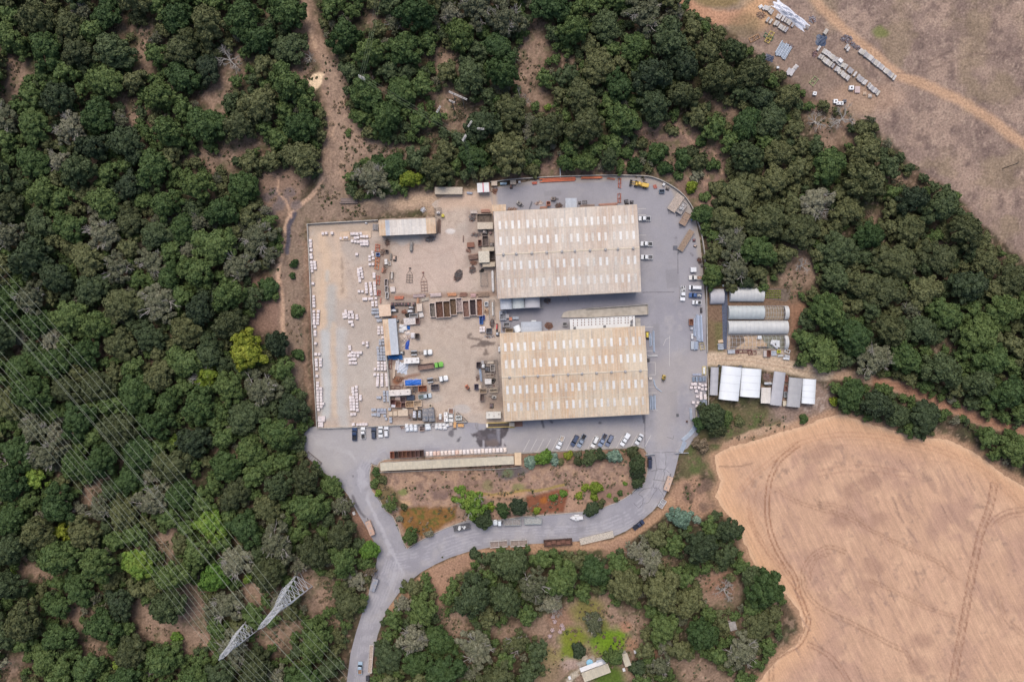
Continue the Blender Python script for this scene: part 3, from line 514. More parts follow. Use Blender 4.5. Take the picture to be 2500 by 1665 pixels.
def paint_gravel(x, y):
    p = Paint(x, y, (193, 176, 162)); p.noise(70, (200, 181, 165), .45, .65, .8, 3); p.noise(20, (184, 166, 152), .52, .72, .7, 4); p.noise(5, (156, 138, 126), .60, .74, .5, 6); p.noise(90, (182, 170, 160), .5, .66, .6, 16)
    p.line([A(230,480), A(270,900), A(200,1300), A(205,1500)], 30, (214, 187, 160), 26, 24, .8); p.line([A(390,430), A(400,800), A(430,1100)], 26, (212, 186, 162), 24, 24, .7); p.line([A(120,480), A(160,900), A(170,1400)], 16, (208, 186, 162), 14, 8, .6)
    p.line([A(340,1050), A(320,1250), A(330,1500)], 22, (184, 180, 174), 16, 10, .8); p.line([B(260,170), B(260,500), B(280,850), B(250,1100)], 24, (192, 192, 190), 16, 8, .9); p.line([B(430,150), B(440,520), B(440,1000), B(480,1200)], 26, (192, 188, 184), 20, 10, .8); p.line([B(360,60), B(345,400), B(355,750), B(370,1100)], 13, (208, 186, 164), 9, 12, .7); p.line([A(280,870), A(280,960)], 10, (190, 186, 178), 10, 6, .7); p.spot(B(720,560), 60, (190, 180, 170), .9, 20, .7)
    p.line([A(440,700), A(440,1100)], 6, (150, 132, 118), 6, 18, .6, 5); p.line([A(130,900), A(130,1100)], 8, (150, 132, 118), 6, 12, .5, 5)
    p.area([A(*q) for q in ((70,330),(860,290),(880,400),(600,400),(300,390),(70,420))], (184, 164, 144), 6, 8, .7)
    p.area([A(*q) for q in ((1100,450),(1600,380),(1900,500),(1900,1050),(1600,1100),(1100,1100),(1080,700))], (202, 180, 166), 20, 16, .7); p.spot(A(1200,480), 36, (196, 190, 184), .6, 16, .7, 14); p.spot(A(1700,400), 12, (226, 220, 216), .6, 8, .8, 6)
    for q in (((1250,720),(1500,700),(1700,600)),((1300,560),(1500,640),(1750,560)),((1100,800),(1350,800),(1460,920),(1560,1080)),((1700,600),(1780,800),(1660,1000))): p.line([A(*k) for k in curve(list(q), 4)], 3, (186, 164, 150), 5, 8, .6)
    p.area([A(*q) for q in ((830,500),(1000,500),(1000,900),(960,1180),(850,1180))], (158, 138, 124), 8, 10, .75); p.area([A(*q) for q in ((1880,140),(2230,140),(2250,1160),(2040,1130),(2010,820),(1880,800))], (170, 152, 140), 8, 12, .75); p.line([A(1000,1150), A(2200,1120)], 12, (158, 134, 118), 7, 8, .8)
    p.area([A(*q) for q in ((980,1180),(1400,1180),(1400,1460),(980,1460))], (150, 134, 124), 8, 10, .8)
    p.area([B(*q) for q in ((960,400),(1120,400),(1160,640),(1100,780),(1380,760),(1320,980),(1530,1190),(1000,1200),(1000,600))], (158, 138, 124), 8, 12, .8); p.line([B(1060,700), B(1200,660), B(1340,625)], 9, (142, 104, 84), 8, 12, .8); p.spot(B(1100,700), 12, (140, 92, 66), .8, 12, .9)
    p.area([B(*q) for q in ((2000,450),(2260,450),(2290,860),(2290,1000),(2080,1020),(2010,820))], (154, 142, 134), 8, 10, .8); p.area([B(*q) for q in ((2090,860),(2300,860),(2310,1040),(2060,1040))], (150, 128, 112), 8, 10, .6)
    p.area([B(*q) for q in ((1350,100),(2000,100),(2000,1000),(1700,1000),(1350,600))], (192, 174, 158), 30, 20, .6)
    for k in range(7): p.line([B(*q) for q in curve([(1600 + k * 32, 980), (1750 + k * 18, 860), (1850 + k * 4, 640), (1830 + k * 22, 300)], 4)], 2, (174, 156, 142), 3, 8, .5, 8)
    for q in (((1930,165),(1900,200),(1960,215),(2030,220),(2060,240)),((2020,280),(2090,250),(2200,260)),((2030,270),(2190,280)),((1935,315),(2010,300),(2090,300)),((2095,345),(2105,385),(2090,400),(2125,400))): p.line([B(*k) for k in curve(list(q), 4)], 6, (122, 108, 100), 4, 10, .85)
    p.spot(B(2110,260), 14, (118, 106, 100), .5, 12, .85, 7); p.spot(B(1820,1030), 22, (196, 188, 182), .5, 10, .8, 12); p.spot(B(1480,900), 26, (190, 178, 166), .7, 14, .7, 12)
    p.line([A(865,285), A(1480,255)], 8, (140, 122, 108), 6, 5, .7); p.line([A(1640,60), A(2000,30), A(2200,150)], 36, (206, 178, 156), 20, 12, .8)
    return p.c
GRAVEL = [A(*q) for q in ((52,322),(300,306),(865,275),(870,260),(1515,238),(1530,150),(1480,90),(1520,40),(1620,0),(1720,-40),(1800,-50),(2165,-60),(2170,90),(2190,170))] + [A(2230,1160), B(2260,-240), B(2300,700), B(2325,1180), B(2100,1200), B(1890,1180), B(1500,1190), B(1110,1215), B(560,1235), B(170,1250), B(110,500), A(95,1200), A(60,600)]
IMP = paint_island = None
def paint_island(x, y):
    p = Paint(x, y, (156, 128, 112)); p.noise(24, (178, 146, 122), .42, .62, .9, 2); p.noise(10, (122, 100, 90), .5, .7, .7, 3); p.noise(5, (188, 160, 138), .6, .75, .5, 4)
    p.area([G(*q) for q in ((260,250),(430,250),(600,240),(590,290),(480,320),(360,350),(300,320))], (92, 88, 92), 5, 10, .8); p.spot(G(540,270), 12, (116, 108, 104), .6, 10, .7, 8)
    p.spot(G(500,430), 16, (128, 128, 84), .7, 12, .8, 10); p.spot(G(390,290), 14, (112, 122, 88), .7, 10, .8, 9); p.spot(G(200,410), 14, (138, 132, 94), .7, 12, .7); p.spot(F(1150,700), 13, (120, 130, 74), .7, 12, .8, 7)
    p.line([G(*q) for q in curve([(0,470),(250,500),(500,465),(750,450),(940,400)], 3)], 6, (160, 140, 74), 4, 6, .8); p.line([G(*q) for q in curve([(0,520),(250,520),(540,490)], 3)], 8, (196, 156, 120), 6, 6, .7)
    p.area([G(*q) for q in ((560,520),(700,490),(930,450),(985,460),(930,660),(720,685),(600,660))], (134, 84, 62), 4, 6, .95); p.noise(6, (110, 74, 58), .55, .75, .7, 9, smooth(sdf(x, y, [G(*q) for q in ((560,520),(980,455),(930,660),(600,660))]) / 8)); p.spot(G(735,560), 9, (170, 104, 48), .8, 12, .8)
    p.area([G(*q) for q in ((985,450),(1100,440),(1160,640),(930,662))], (174, 140, 118), 4, 6, .9); p.area([G(*q) for q in ((1250,470),(1560,370),(1610,450),(1330,610),(1270,590))], (140, 112, 98), 8, 8, .8)
    p.area([F(*q) for q in ((1110,920),(1200,870),(1400,850),(1700,860),(1720,980),(1560,1080),(1330,1180),(1150,1100))], (132, 96, 56), 6, 10, .95); p.noise(6, (150, 112, 60), .5, .7, .8, 14, smooth(sdf(x, y, [F(*q) for q in ((1110,920),(1200,870),(1700,860),(1720,980),(1330,1180),(1150,1100))]) / 6)); p.noise(9, (92, 96, 48), .52, .7, .8, 17, smooth(sdf(x, y, [F(*q) for q in ((1110,920),(1250,850),(1700,840),(1720,980),(1330,1150),(1150,1100))]) / 6))
    p.area([F(*q) for q in ((800,500),(960,520),(990,640),(1100,700),(1150,860),(940,900),(830,680))], (112, 100, 68), 6, 10, .85); p.area([F(*q) for q in ((1110,770),(1220,800),(1240,840),(1180,840))], (204, 170, 134), 5, 8, .9); p.area([F(*q) for q in ((1450,690),(1700,680),(1690,720),(1600,780),(1470,770))], (124, 102, 96), 6, 10, .8)
    p.area([G(*q) for q in ((540,105),(1690,55),(1710,180),(1300,190),(900,220),(560,240))], (132, 104, 84), 8, 10, .7); p.line([G(920,215), G(1280,180), G(1500,185)], 4, (108, 86, 74), 4, 4, .8)
    p.area([F(*q) for q in ((880,380),(2265,300),(2265,345),(920,480))], (150, 138, 126), 4, 4, .9)
    p.area([F(*q) for q in ((810,400),(910,380),(920,480),(860,470))], (170, 150, 130), 4, 5, .9)
    return p.c
ASPH_M = attr_mat("asphalt", 1.6, .07, .15, .05, rough=.85, bump=.1)
sheet("asphalt_yard_and_road", ASPH, .004, 2.6, ASPH_M, paint_asphalt, [ISLAND])
sheet("gravel_yard", jag(GRAVEL, 1.2, 4), .010, 2.6, attr_mat("gravel", 2.0, .17, .25, .09), paint_gravel)
sheet("island_soil", ISLAND, .13, 3.0, attr_mat("island_earth", 1.1, .26, .2, .12), paint_island)
def ribbon(name, pts, w, z0, z1, mat, closed=False, **kw):
    """a low wall or kerb that follows a map line"""
    mb = MB(); P = [Vector(W(*q)).to_3d() for q in pts]; n = len(P); L_, R_ = [], []
    for i in range(n):
        a = P[i - 1] if (i or closed) else P[0]; b = P[(i + 1) % n] if (i < n - 1 or closed) else P[-1]
        d = (b - a).normalized(); s = Vector((-d.y, d.x, 0)) * w / 2; L_.append(P[i] + s); R_.append(P[i] - s)
    for i in range(n if closed else n - 1):
        j = (i + 1) % n
        mb.hexa([(v.x, v.y, z0) for v in (R_[i], R_[j], L_[j], L_[i])], [(v.x, v.y, z1) for v in (R_[i], R_[j], L_[j], L_[i])])
    o = mb.build(name, mat); return tag(o, **kw)
ribbon("kerb", ISLAND, .32, 0, .16, CONC, True, kind='structure')
def quadline(mb, a, b, w, z):
    a = Vector(W(*a)); b = Vector(W(*b)); d = (b - a).normalized(); s = Vector((-d.y, d.x)) * w / 2
    mb.face([(*(a + s), z), (*(a - s), z), (*(b - s), z), (*(b + s), z)])
mb = MB()
for i in range(18):
    x0 = 540 + i * 68.5; 
    if x0 < 1720: quadline(mb, D(x0, 1342 - i * 2.6), D(x0 + 60, 1228 - i * 2.6), .15, .012)
for y in (352, 412, 607): quadline(mb, C(1640, y), C(1715, y), .14, .012)
for a, b in (((1705,152),(1785,150)),((1720,380),(1790,376)),((1742,490),(1805,490)),((1805,490),(1808,608)),((1745,608),(1808,608)),((1742,665),(1812,663)),((1745,725),(1830,722)),((1748,780),(1820,780)),((1750,945),(1828,948)),((1942,235),(1940,525)),((1880,330),(1905,270)),((1905,270),(1942,250))): quadline(mb, D(*a), D(*b), .13, .012)
tag(mb.build("parking_lines", pm((222, 214, 206), .12, 2.0, .8)), kind='structure')

mb = MB(); crk = random.Random(8)
for q in (((1800,100),(1820,250),(1790,420),(1820,440)),((1910,100),(1905,240),(1880,270),(1890,300),(1880,380)),((1820,250),(1900,260),(1940,290)),((1760,270),(1830,260)),((1600,580),(1640,625),(1660,610),(1690,575),(1685,520),(1650,490),(1700,450),(1770,430)),((1690,580),(1740,575),(1830,440)),((1840,440),(1880,500),(1900,540)),((1780,350),(1900,370),(1990,400)),((1790,97),(2010,94))):
    P = [G(*k) for k in curve([(a + crk.uniform(-6, 6), b + crk.uniform(-6, 6)) for a, b in q], 5)]; P = [(a + crk.uniform(-.7, .7), b + crk.uniform(-.7, .7)) for a, b in P]
    for i in range(len(P) - 1): quadline(mb, P[i], P[i + 1], crk.uniform(.1, .2), .009)
for q in (((1705,990),(1704,1150),(1706,1340)),((1915,1205),(1950,1214),(1975,1222),(1980,1195))):
    for i in range(len(q) - 1): quadline(mb, D(*q[i]), D(*q[i + 1]), .16, .009)
for q in (((1680,1155),(1840,1150),(1990,1152)),((2020,780),(2022,975)),((960,1180),(980,1240)),((1100,1310),(1280,1296))):
    for i in range(len(q) - 1): quadline(mb, C(*q[i]), C(*q[i + 1]), .16, .009)
tag(mb.build("road_cracks", pm((112, 108, 112), .2, 2.0, .95)), kind='structure')
# ------------------------------------------------------------------ trees
LK = 0.93
LEAVES = {
 'dark':   leaf_mat("leaves_dark",   (58, 71, 51), (72, 86, 57), (88, 101, 66), LK),
 'green':  leaf_mat("leaves_green",  (64, 86, 49), (78, 99, 55), (100, 117, 66), LK),
 'olive':  leaf_mat("leaves_olive",  (74, 82, 54), (90, 96, 62), (112, 115, 76), LK),
 'grey':   leaf_mat("leaves_grey",   (96, 101, 76), (114, 116, 92), (142, 140, 118), 0.95),
 'bright': leaf_mat("leaves_bright", (84, 118, 50), (108, 138, 58), (136, 154, 70), LK),
 'yellow': leaf_mat("leaves_yellow", (108, 128, 46), (124, 138, 50), (142, 146, 54), 1.0),
 'blue':   leaf_mat("leaves_blue",   (98, 124, 106), (118, 142, 124), (142, 160, 142), 1.0),
 'brown':  leaf_mat("leaves_brown",  (100, 92, 76), (124, 110, 90), (140, 122, 102), LK),
 'straw':  leaf_mat("leaves_straw",  (128, 112, 88), (150, 130, 106), (170, 148, 122), 1.0),
}
BARK = pm((112, 98, 86), .25, 3.0, .95); PALE = pm((176, 168, 160), .2, 2.0, .95); PINK = pm((214, 184, 184), .15, 3.0, .9)
ICO_V = ICO_F = None
def ico():
    global ICO_V, ICO_F
    if ICO_V is None:
        import bmesh
        bm = bmesh.new(); bmesh.ops.create_icosphere(bm, subdivisions=2, radius=1.0)
        ICO_V = np.array([v.co[:] for v in bm.verts]); ICO_F = np.array([[v.index for v in f.verts] for f in bm.faces]); bm.free()
    return ICO_V, ICO_F
def crown_arrays(seed, R=5.0, ncl=30, rc=(.20, .36), flat=.62, leaf=.42, nleaf=90, core=True, lobes=.16, base=2.6):
    """a crown: many leafy clumps spread over an uneven dome, each a rough core under small leaf faces"""
    rs = np.random.RandomState(seed); vs = []; tris = []; quads = []; nv = 0
    ph = rs.uniform(0, 6.28, 3); iv, ifc = ico()
    for k in range(ncl):
        u = (k + .5) / ncl; r = math.sqrt(u) * .92; th = k * 2.39996 + rs.uniform(-.35, .35)
        rim = 1 + lobes * math.sin(2 * th + ph[0]) + lobes * .8 * math.sin(3 * th + ph[1]) + lobes * .5 * math.sin(5 * th + ph[2])
        c = np.array([r * R * .82 * rim * math.cos(th), r * R * .82 * rim * math.sin(th), 0])
        top = base + R * flat * 1.25 * (1 - r * r * .85) + rs.uniform(-.42, .42) * R * .3
        rad = R * rs.uniform(*rc) * (1 - .2 * r); c[2] = max(top - rad * .4, rad * .8)
        n = rs.normal(size=(nleaf, 3)); n /= np.linalg.norm(n, axis=1)[:, None]; n[:, 2] = np.where(n[:, 2] < -.35, -n[:, 2], n[:, 2])
        sq = np.array([1.0, 1.0, .82]); bump = 1 + .16 * np.sin(n[:, :1] * 5 + k) * np.sin(n[:, 1:2] * 5 + 2 * k)
        p = c + n * rad * rs.uniform(.88, 1.13, (nleaf, 1)) * sq * bump
        q = n + rs.normal(scale=.45, size=n.shape); q /= np.linalg.norm(q, axis=1)[:, None]
        t = np.cross(q, rs.normal(size=n.shape)); t /= np.linalg.norm(t, axis=1)[:, None] + 1e-9; b = np.cross(q, t)
        sz = leaf * rs.uniform(.5, 1.25, (nleaf, 1)); asp = rs.uniform(.55, 1.0, (nleaf, 1))
        qv = np.stack([p - t * sz - b * sz * asp, p + t * sz * .8 - b * sz * asp, p + t * sz + b * sz * asp * .9, p - t * sz * .9 + b * sz * asp], 1).reshape(-1, 3)
        vs.append(qv); quads.append(np.arange(nv, nv + nleaf * 4).reshape(-1, 4)); nv += nleaf * 4
        if core:
            w = iv * (rad * .9 * (1 + .12 * np.sin(iv[:, :1] * 4 + k) * np.cos(iv[:, 1:2] * 5 + k))) * sq + c
            vs.append(w); tris.append(ifc + nv); nv += len(w)
    return np.vstack(vs), (np.vstack(tris) if tris else np.zeros((0, 3), int)), np.vstack(quads)
def arrays_to_mesh(name, v, t, q, mats, mi=None):
    me = bpy.data.meshes.new(name); me.vertices.add(len(v)); me.vertices.foreach_set('co', v.astype(np.float32).ravel())
    idx = np.concatenate([t.ravel(), q.ravel()]).astype(np.int32); me.loops.add(len(idx)); me.loops.foreach_set('vertex_index', idx)
    tot = np.concatenate([np.full(len(t), 3), np.full(len(q), 4)]).astype(np.int32); st = np.concatenate([[0], np.cumsum(tot)[:-1]]).astype(np.int32)
    me.polygons.add(len(tot)); me.polygons.foreach_set('loop_start', st); me.polygons.foreach_set('loop_total', tot)
    for m in mats: me.materials.append(m)
    if mi is not None: me.polygons.foreach_set('material_index', mi.astype(np.int32))
    me.update(); return me
FULL = [crown_arrays(s, ncl=n, flat=fl, nleaf=110, leaf=.25, lobes=lb, rc=rc) for s, n, fl, lb, rc in ((1, 62, .6, .14, (.12, .24)), (2, 50, .68, .22, (.13, .27)), (3, 74, .52, .18, (.11, .2)), (4, 44, .64, .24, (.14, .3)), (5, 80, .58, .12, (.1, .2)), (6, 58, .56, .26, (.12, .25)), (7, 52, .74, .17, (.13, .26)))]
LOOSE = [crown_arrays(s, ncl=n, rc=(.09, .2), flat=.52, leaf=.2, nleaf=120, core=(s % 2 == 0), lobes=.26) for s, n in ((11, 70), (12, 60), (13, 84), (14, 64))]
LOWF = [crown_arrays(s, ncl=n, flat=.6, nleaf=44, leaf=.36, lobes=.22, rc=(.17, .33)) for s, n in ((51, 24), (52, 20), (53, 28), (54, 18))]; LOWL = [crown_arrays(s, ncl=n, rc=(.13, .26), flat=.52, leaf=.27, nleaf=50, core=False, lobes=.26) for s, n in ((61, 28), (62, 24))]
BUSH = [crown_arrays(s, R=2.0, ncl=n, rc=(.3, .48), flat=.55, leaf=.22, nleaf=60, lobes=.12, base=.25) for s, n in ((21, 14), (22, 10), (23, 18))]
CR = {}
def crown_mesh(shape, i, kind):
    if (shape, i, kind) not in CR: CR[shape, i, kind] = arrays_to_mesh("crown", *{'full': FULL, 'loose': LOOSE, 'bush': BUSH}[shape][i], [LEAVES[kind]])
    return CR[shape, i, kind]
def limbs(rs, mb, p, d, length, r, depth, spread=.7):
    q = p + d * length; mb.tube(p, q, r, 5, r * .62)
    if depth == 0: return
    for k in range(rs.choice((2, 3, 3))):
        e = Vector((d.x + rs.uniform(-spread, spread), d.y + rs.uniform(-spread, spread), d.z + rs.uniform(-.35, .3))).normalized()
        limbs(rs, mb, q if k else p + d * length * .75, e, length * rs.uniform(.6, .9), r * .6, depth - 1, spread)
def trunk_mesh(seed, mat, h=3.6, r=.34, depth=2):
    rs = random.Random(seed); mb = MB(); mb.tube((0, 0, -.1), (.2, .1, h * .5), r * 1.25, 7, r)
    for k in range(3):
        a = k * 2.1 + rs.random(); limbs(rs, mb, Vector((.2, .1, h * .48)), Vector((math.cos(a) * .7, math.sin(a) * .7, .8)).normalized(), h * .5, r * .6, depth)
    return mb.mesh("trunk", [mat])
TRUNK = [trunk_mesh(s, BARK) for s in (1, 2, 3)]; PTRUNK = [trunk_mesh(s, PALE, 4.4, .3, 3) for s in (4, 5)]
STEM = trunk_mesh(9, BARK, 1.0, .09, 1)
trs = random.Random(5)
WORD = {'dark': 'dark green', 'green': 'mid green', 'olive': 'olive green', 'grey': 'grey green', 'bright': 'bright green', 'yellow': 'yellow green', 'blue': 'blue green', 'brown': 'brownish'}
def tree(px, py, r, kind, shape, label, group=None, name=None, zc=None):
    """r in metres; px,py is where the middle of the crown shows on the map"""
    if shape == 'bush':
        x, y = W(px, py, r * .6); s = r / 2.0
    else:
        x, y = W(px, py, 5.2 * r / 5); s = r / 5.0
    nm = name or ('shrub' if shape == 'bush' else 'oak_tree' if shape == 'full' else 'willow_tree' if kind == 'blue' else 'grey_tree')
    root = thing(nm, label, 'shrub' if shape == 'bush' else 'tree', (x, y), trs.uniform(0, 6.28), group); root.scale = (s * trs.uniform(.9, 1.12), s * trs.uniform(.9, 1.12), s * trs.uniform(.8, 1.25))
    n = {'full': len(FULL), 'loose': len(LOOSE), 'bush': len(BUSH)}[shape]
    mesh_obj('stem' if shape == 'bush' else 'trunk', STEM if shape == 'bush' else (trs.choice(PTRUNK) if shape == 'loose' else trs.choice(TRUNK)), root)
    mesh_obj('foliage' if shape == 'bush' else 'crown', crown_mesh(shape, trs.randrange(n), kind), root)
    return root
taken = []
def special(s, x, y, rpx, kind, shape, label, name=None):
    px, py = s(x, y); r = rpx / s.s * S if s is not V else rpx * 1.062 * S
    taken.append((px, py, r)); return tree(px, py, r, kind, shape, label, name=name)
SPEC = [
 (V,565,805,46,'yellow','full','large yellow and orange leaved tree left of the pallet yard'), (V,636,788,33,'dark','full','dark green tree touching the yellow tree beside the trail'),
 (V,615,665,26,'green','bush','big round green shrub just left of the trail'), (V,682,715,17,'green','bush','round green shrub between the trail and the pallet yard wall'),
 (V,685,815,15,'green','bush','flat green shrub left of the wall, opposite the grey workshop'), (V,676,606,11,'green','bush','small shrub left of the wall, highest of the shrubs beside the trail'), (V,672,634,8,'green','bush','tiny shrub beside the trail, just below the highest one'),
 (V,940,410,26,'yellow','full','yellow green tree above the long white shed'), (V,800,305,9,'green','bush','small lone shrub on the bare track above the yard'), (V,866,378,30,'green','full','round green tree on the slope left of the yellow tree'),
 (V,855,408,46,'grey','loose','broad grey green tree at the foot of the bare track'), (V,905,380,36,'green','full','domed green tree above the yellow tree'), (V,1167,347,54,'olive','full','large billowing olive oak above the pink striped container'),
 (F,1860,810,185,'bright','loose','large pale yellow green tree on the island beside the road'), (F,1995,985,120,'dark','full','very dark round tree over the road edge left of the white truck'), (G,345,650,80,'green','full','round green tree overhanging the white truck'), (G,495,625,95,'dark','full','dark round tree above the flatbed behind the white truck'),
 (F,1225,1180,108,'green','full','round green tree at the left tip of the island'), (F,1425,1150,52,'grey','loose','small grey tree beside the round tree at the island tip'), (F,1015,840,95,'green','loose','leafy green tree at the left bend of the island'), (F,860,490,50,'green','bush','green shrub at the corner of the long shed on the island'), (F,845,610,52,'green','bush','green shrub on the island edge above the left bend'), (F,885,715,38,'bright','bush','bright shrub on the left edge of the island'), (F,930,570,55,'olive','bush','olive shrub below the long shed, left end'), (F,1160,860,42,'olive','bush','olive shrub beside the leafy tree at the left bend'), (F,1110,985,40,'grey','bush','grey green shrub on the island edge above the round tree'),
 (G,615,185,64,'blue','bush','blue green shrub right of the long shed, left one'), (G,735,150,86,'bright','full','bright green tree between two blue green shrubs'), (G,835,165,58,'blue','bush','blue green shrub right of the bright green tree'), (G,893,190,36,'olive','bush','small olive shrub right of the blue green shrubs'), (G,970,125,44,'yellow','bush','yellow olive shrub behind the parking row, leftmost'), (G,1065,180,44,'olive','bush','olive shrub behind the parking row below the bare one'), (G,1060,115,40,'grey','bush','grey leafless looking shrub behind the parking row'), (G,1180,150,85,'dark','full','dark tree behind the parked white car'), (G,1275,115,62,'dark','full','dark tree behind the grey parked pickups'), (G,1412,135,70,'blue','bush','blue green shrub behind the white pickup with shell'), (G,1590,95,62,'olive','bush','low olive shrub behind the last parked car'), (G,1640,215,105,'dark','full','large dark tree beside the navy van'), (G,1640,300,80,'dark','full','dark tree below the large one beside the navy van'), (G,1640,385,78,'dark','full','lowest dark tree on the right end of the island'),
 (G,1200,645,80,'dark','full','dark green tree at the road edge right of the small white trailer'), (G,1285,590,46,'olive','bush','olive shrub touching the dark tree at the road edge'), (G,1240,435,66,'yellow','bush','big yellow shrub in the middle of the island'), (G,1135,432,44,'yellow','bush','yellow shrub left of the big yellow one'), (G,1220,520,42,'yellow','bush','yellow shrub just above the dark roadside tree'), (G,1075,510,40,'yellow','bush','lone yellow shrub on the pale bare strip'), (G,830,530,38,'bright','bush','round green shrub on the red brown bed, left one'), (G,925,490,38,'bright','bush','round green shrub on the red brown bed, right one'), (G,670,655,38,'yellow','bush','yellow round shrub at the road edge below the red brown bed'), (G,1365,510,24,'bright','bush','small round shrub on the island right side, left of three'), (G,1425,545,23,'green','bush','small round shrub on the island right side, lowest of three'), (G,1468,485,30,'green','bush','round shrub on the island right side, biggest of three'), (G,1515,395,22,'bright','bush','small bright shrub under the lowest dark island tree'),
 (G,230,620,48,'yellow','bush','yellow green shrub between the pale tree and the truck'), (F,1910,1362,66,'dark','bush','lone dark round shrub below the road on bare soil'), (F,375,640,135,'green','full','dense round green tree at the forest edge beside the road bend'), (F,490,850,120,'grey','loose','pale grey tree leaning over the road bend'), (F,790,1330,115,'bright','full','bright green tree at the forest edge opposite the island tip'), (F,200,1330,190,'olive','full','large olive brown oak in the wood left of the road fork'),
 (G,2050,730,125,'blue','full','pale blue green tree at the wood edge below the road bend'), (G,2200,740,50,'blue','full','small blue green tree beside the pale blue one'),
 (V,385,1395,48,'dark','full','dark oval tree alone in the clearing under the wires'), (V,405,1465,13,'bright','bush','small bright shrub in the clearing under the wires'), (V,475,860,30,'yellow','bush','yellow vine covered tree with bare twigs in the left wood'),
 (J,190,690,78,'dark','full','round dark tree between the wood and the ploughed field'), (J,410,1040,130,'green','full','big dark green tree at the field edge below the bare tree'), (J,330,970,75,'dark','full','dark tree above the big one at the field edge'),
 (L,530,200,2,'dark','bush','speck of green shrub at the lower road verge'),
 (L,1500,850,45,'dark','bush','dense dark shrub above the blue parasol'), (L,1725,890,72,'green','full','leafy tree standing over the small white house'), (L,1600,680,80,'grey','loose','grey green tree in the green garden lawn'), (L,1100,800,90,'olive','loose','olive tree left of the garden with pale top'), (L,1890,960,62,'dark','bush','dark shrub right of the small white house'),
 (E,430,90,115,'green','full','green tree over the small greenhouse end beside the yard'), (E,760,120,85,'dark','full','dark tree overhanging the top greenhouse'), (E,1300,1400,0.1,'dark','bush','x'),
 (E,1335,1500,50,'green','bush','bright shrub on the slope below the white tunnels'), (E,1640,1320,50,'yellow','bush','yellow green shrub right of the white tunnels'), (E,430,1480,160,'dark','full','large dark tree below the steel bundles'), (E,545,1500,105,'green','full','mid green tree right of the large dark one below the steel bundles'), (E,345,1420,85,'olive','full','olive tree touching the asphalt beside the short rails'), (E,455,1600,110,'olive','full','olive tree between the dirt track and the asphalt corner'), (V,1612,1022,20,'brown','bush','brownish dry shrub beside the asphalt corner'), (V,1700,968,13,'olive','bush','low olive shrub on the grass below the white tunnels'), (E,310,1540,90,'green','full','green tree at the asphalt edge below the pipes'), (V,1510,352,24,'green','bush','round green shrub on the bare slope above the yellow loader'), (V,1440,350,16,'green','bush','small green shrub on the bare slope, left'), (V,1570,365,24,'green','bush','shrub on the bare slope left of the wood'), (V,1605,372,22,'olive','bush','olive shrub on the bare slope'), (V,1620,490,28,'green','full','green tree leaning over the yard wall beside the trailers'), (V,1640,630,30,'green','full','green tree over the yard edge above the greenhouse'),
 (V,1475,330,16,'olive','bush','low olive shrub on the bare slope'), (V,1650,470,14,'olive','bush','low shrub beside the curved wall'), (V,1590,430,15,'yellow','bush','yellowish shrub above the curved wall'), (V,1300,375,22,'green','full','green tree right of the drain pipe above the beams'), (V,1345,372,26,'green','full','second green tree right of the drain pipe'), (V,1400,365,26,'dark','full','dark green tree above the orange beams'), (V,1460,380,20,'green','bush','green shrub above the yellow loader'), (V,1225,390,18,'olive','bush','olive shrub left of the drain pipe'),
]
for s, x, y, r, k, sh, lb in SPEC:
    if r > 3: special(s, x, y, r, k, sh, lb)

for i, (x, y, r, k) in enumerate(((1545,298,16,'olive'),(1612,325,14,'green'),(1590,350,19,'olive'),(1640,378,19,'green'),(1530,386,17,'green'),(1490,388,13,'olive'),(1602,404,16,'grey'),(1560,404,13,'green'),(1650,432,18,'olive'),(1622,452,14,'green'))):
    special(V, x, y, r, k, 'bush', f'{WORD[k]} shrub on the bare slope above the curved wall, {ORD[i + 1]} from its top')
# ---- the woods: round crowns packed into the wooded areas, biggest first
def region(px, py):
    vx, vy = px / 1.062, py / 1.062
    if vy > 1170 and vx > 800: return 'wood below the loop road', 'S'
    if vx > 1160 and vy < 480 and vx < 1560: return 'wood above the warehouses', 'NM'
    if vx >= 1560 and vy < 480: return 'wood below the dry field', 'NE'
    if vx > 1500 and vy < 880: return 'wood right of the greenhouses', 'E'
    if vx > 1500: return 'tree belt above the ploughed field', 'SE'
    if vx > 715 and vy < 480: return 'wood along the power poles', 'N'
    if vy < 420: return 'wood left of the bare track', 'NW'
    if vy < 1010: return 'big wood left of the pallet yard', 'W'
    return 'wood around the lattice pylons', 'SW'
prs = np.random.RandomState(12); cand = []
for poly in (WEST, NORTH, SOUTH):
    xs = [p[0] for p in poly]; ys = [p[1] for p in poly]; x0, x1, y0, y1 = max(-120, min(xs)), min(2620, max(xs)), max(-110, min(ys)), min(1775, max(ys))
    m = int((x1 - x0) * (y1 - y0) / 22); cx = prs.uniform(x0, x1, m); cy = prs.uniform(y0, y1, m); d = sdf(cx, cy, poly); wx_, wy_ = cx + (fbm(cx, cy, 45, 31) - .5) * 90, cy + (fbm(cx, cy, 45, 37) - .5) * 90
    for c in CLEAR: d = np.minimum(d, -sdf(wx_, wy_, c))
    d = np.minimum(d, line_dist(cx, cy, DIRTROAD) - 9)
    cand.append(np.stack([cx, cy, d], 1))
cand = np.vstack(cand); placed = [(a, b, r, True) for a, b, r in taken]; CELL = 90; gridc = {}
def gadd(t): gridc.setdefault((int(t[0] // CELL), int(t[1] // CELL)), []).append(t)
for t in placed: gadd(t)
woods = []
ci = 0; per = len(cand) // 6; prs.shuffle(cand)
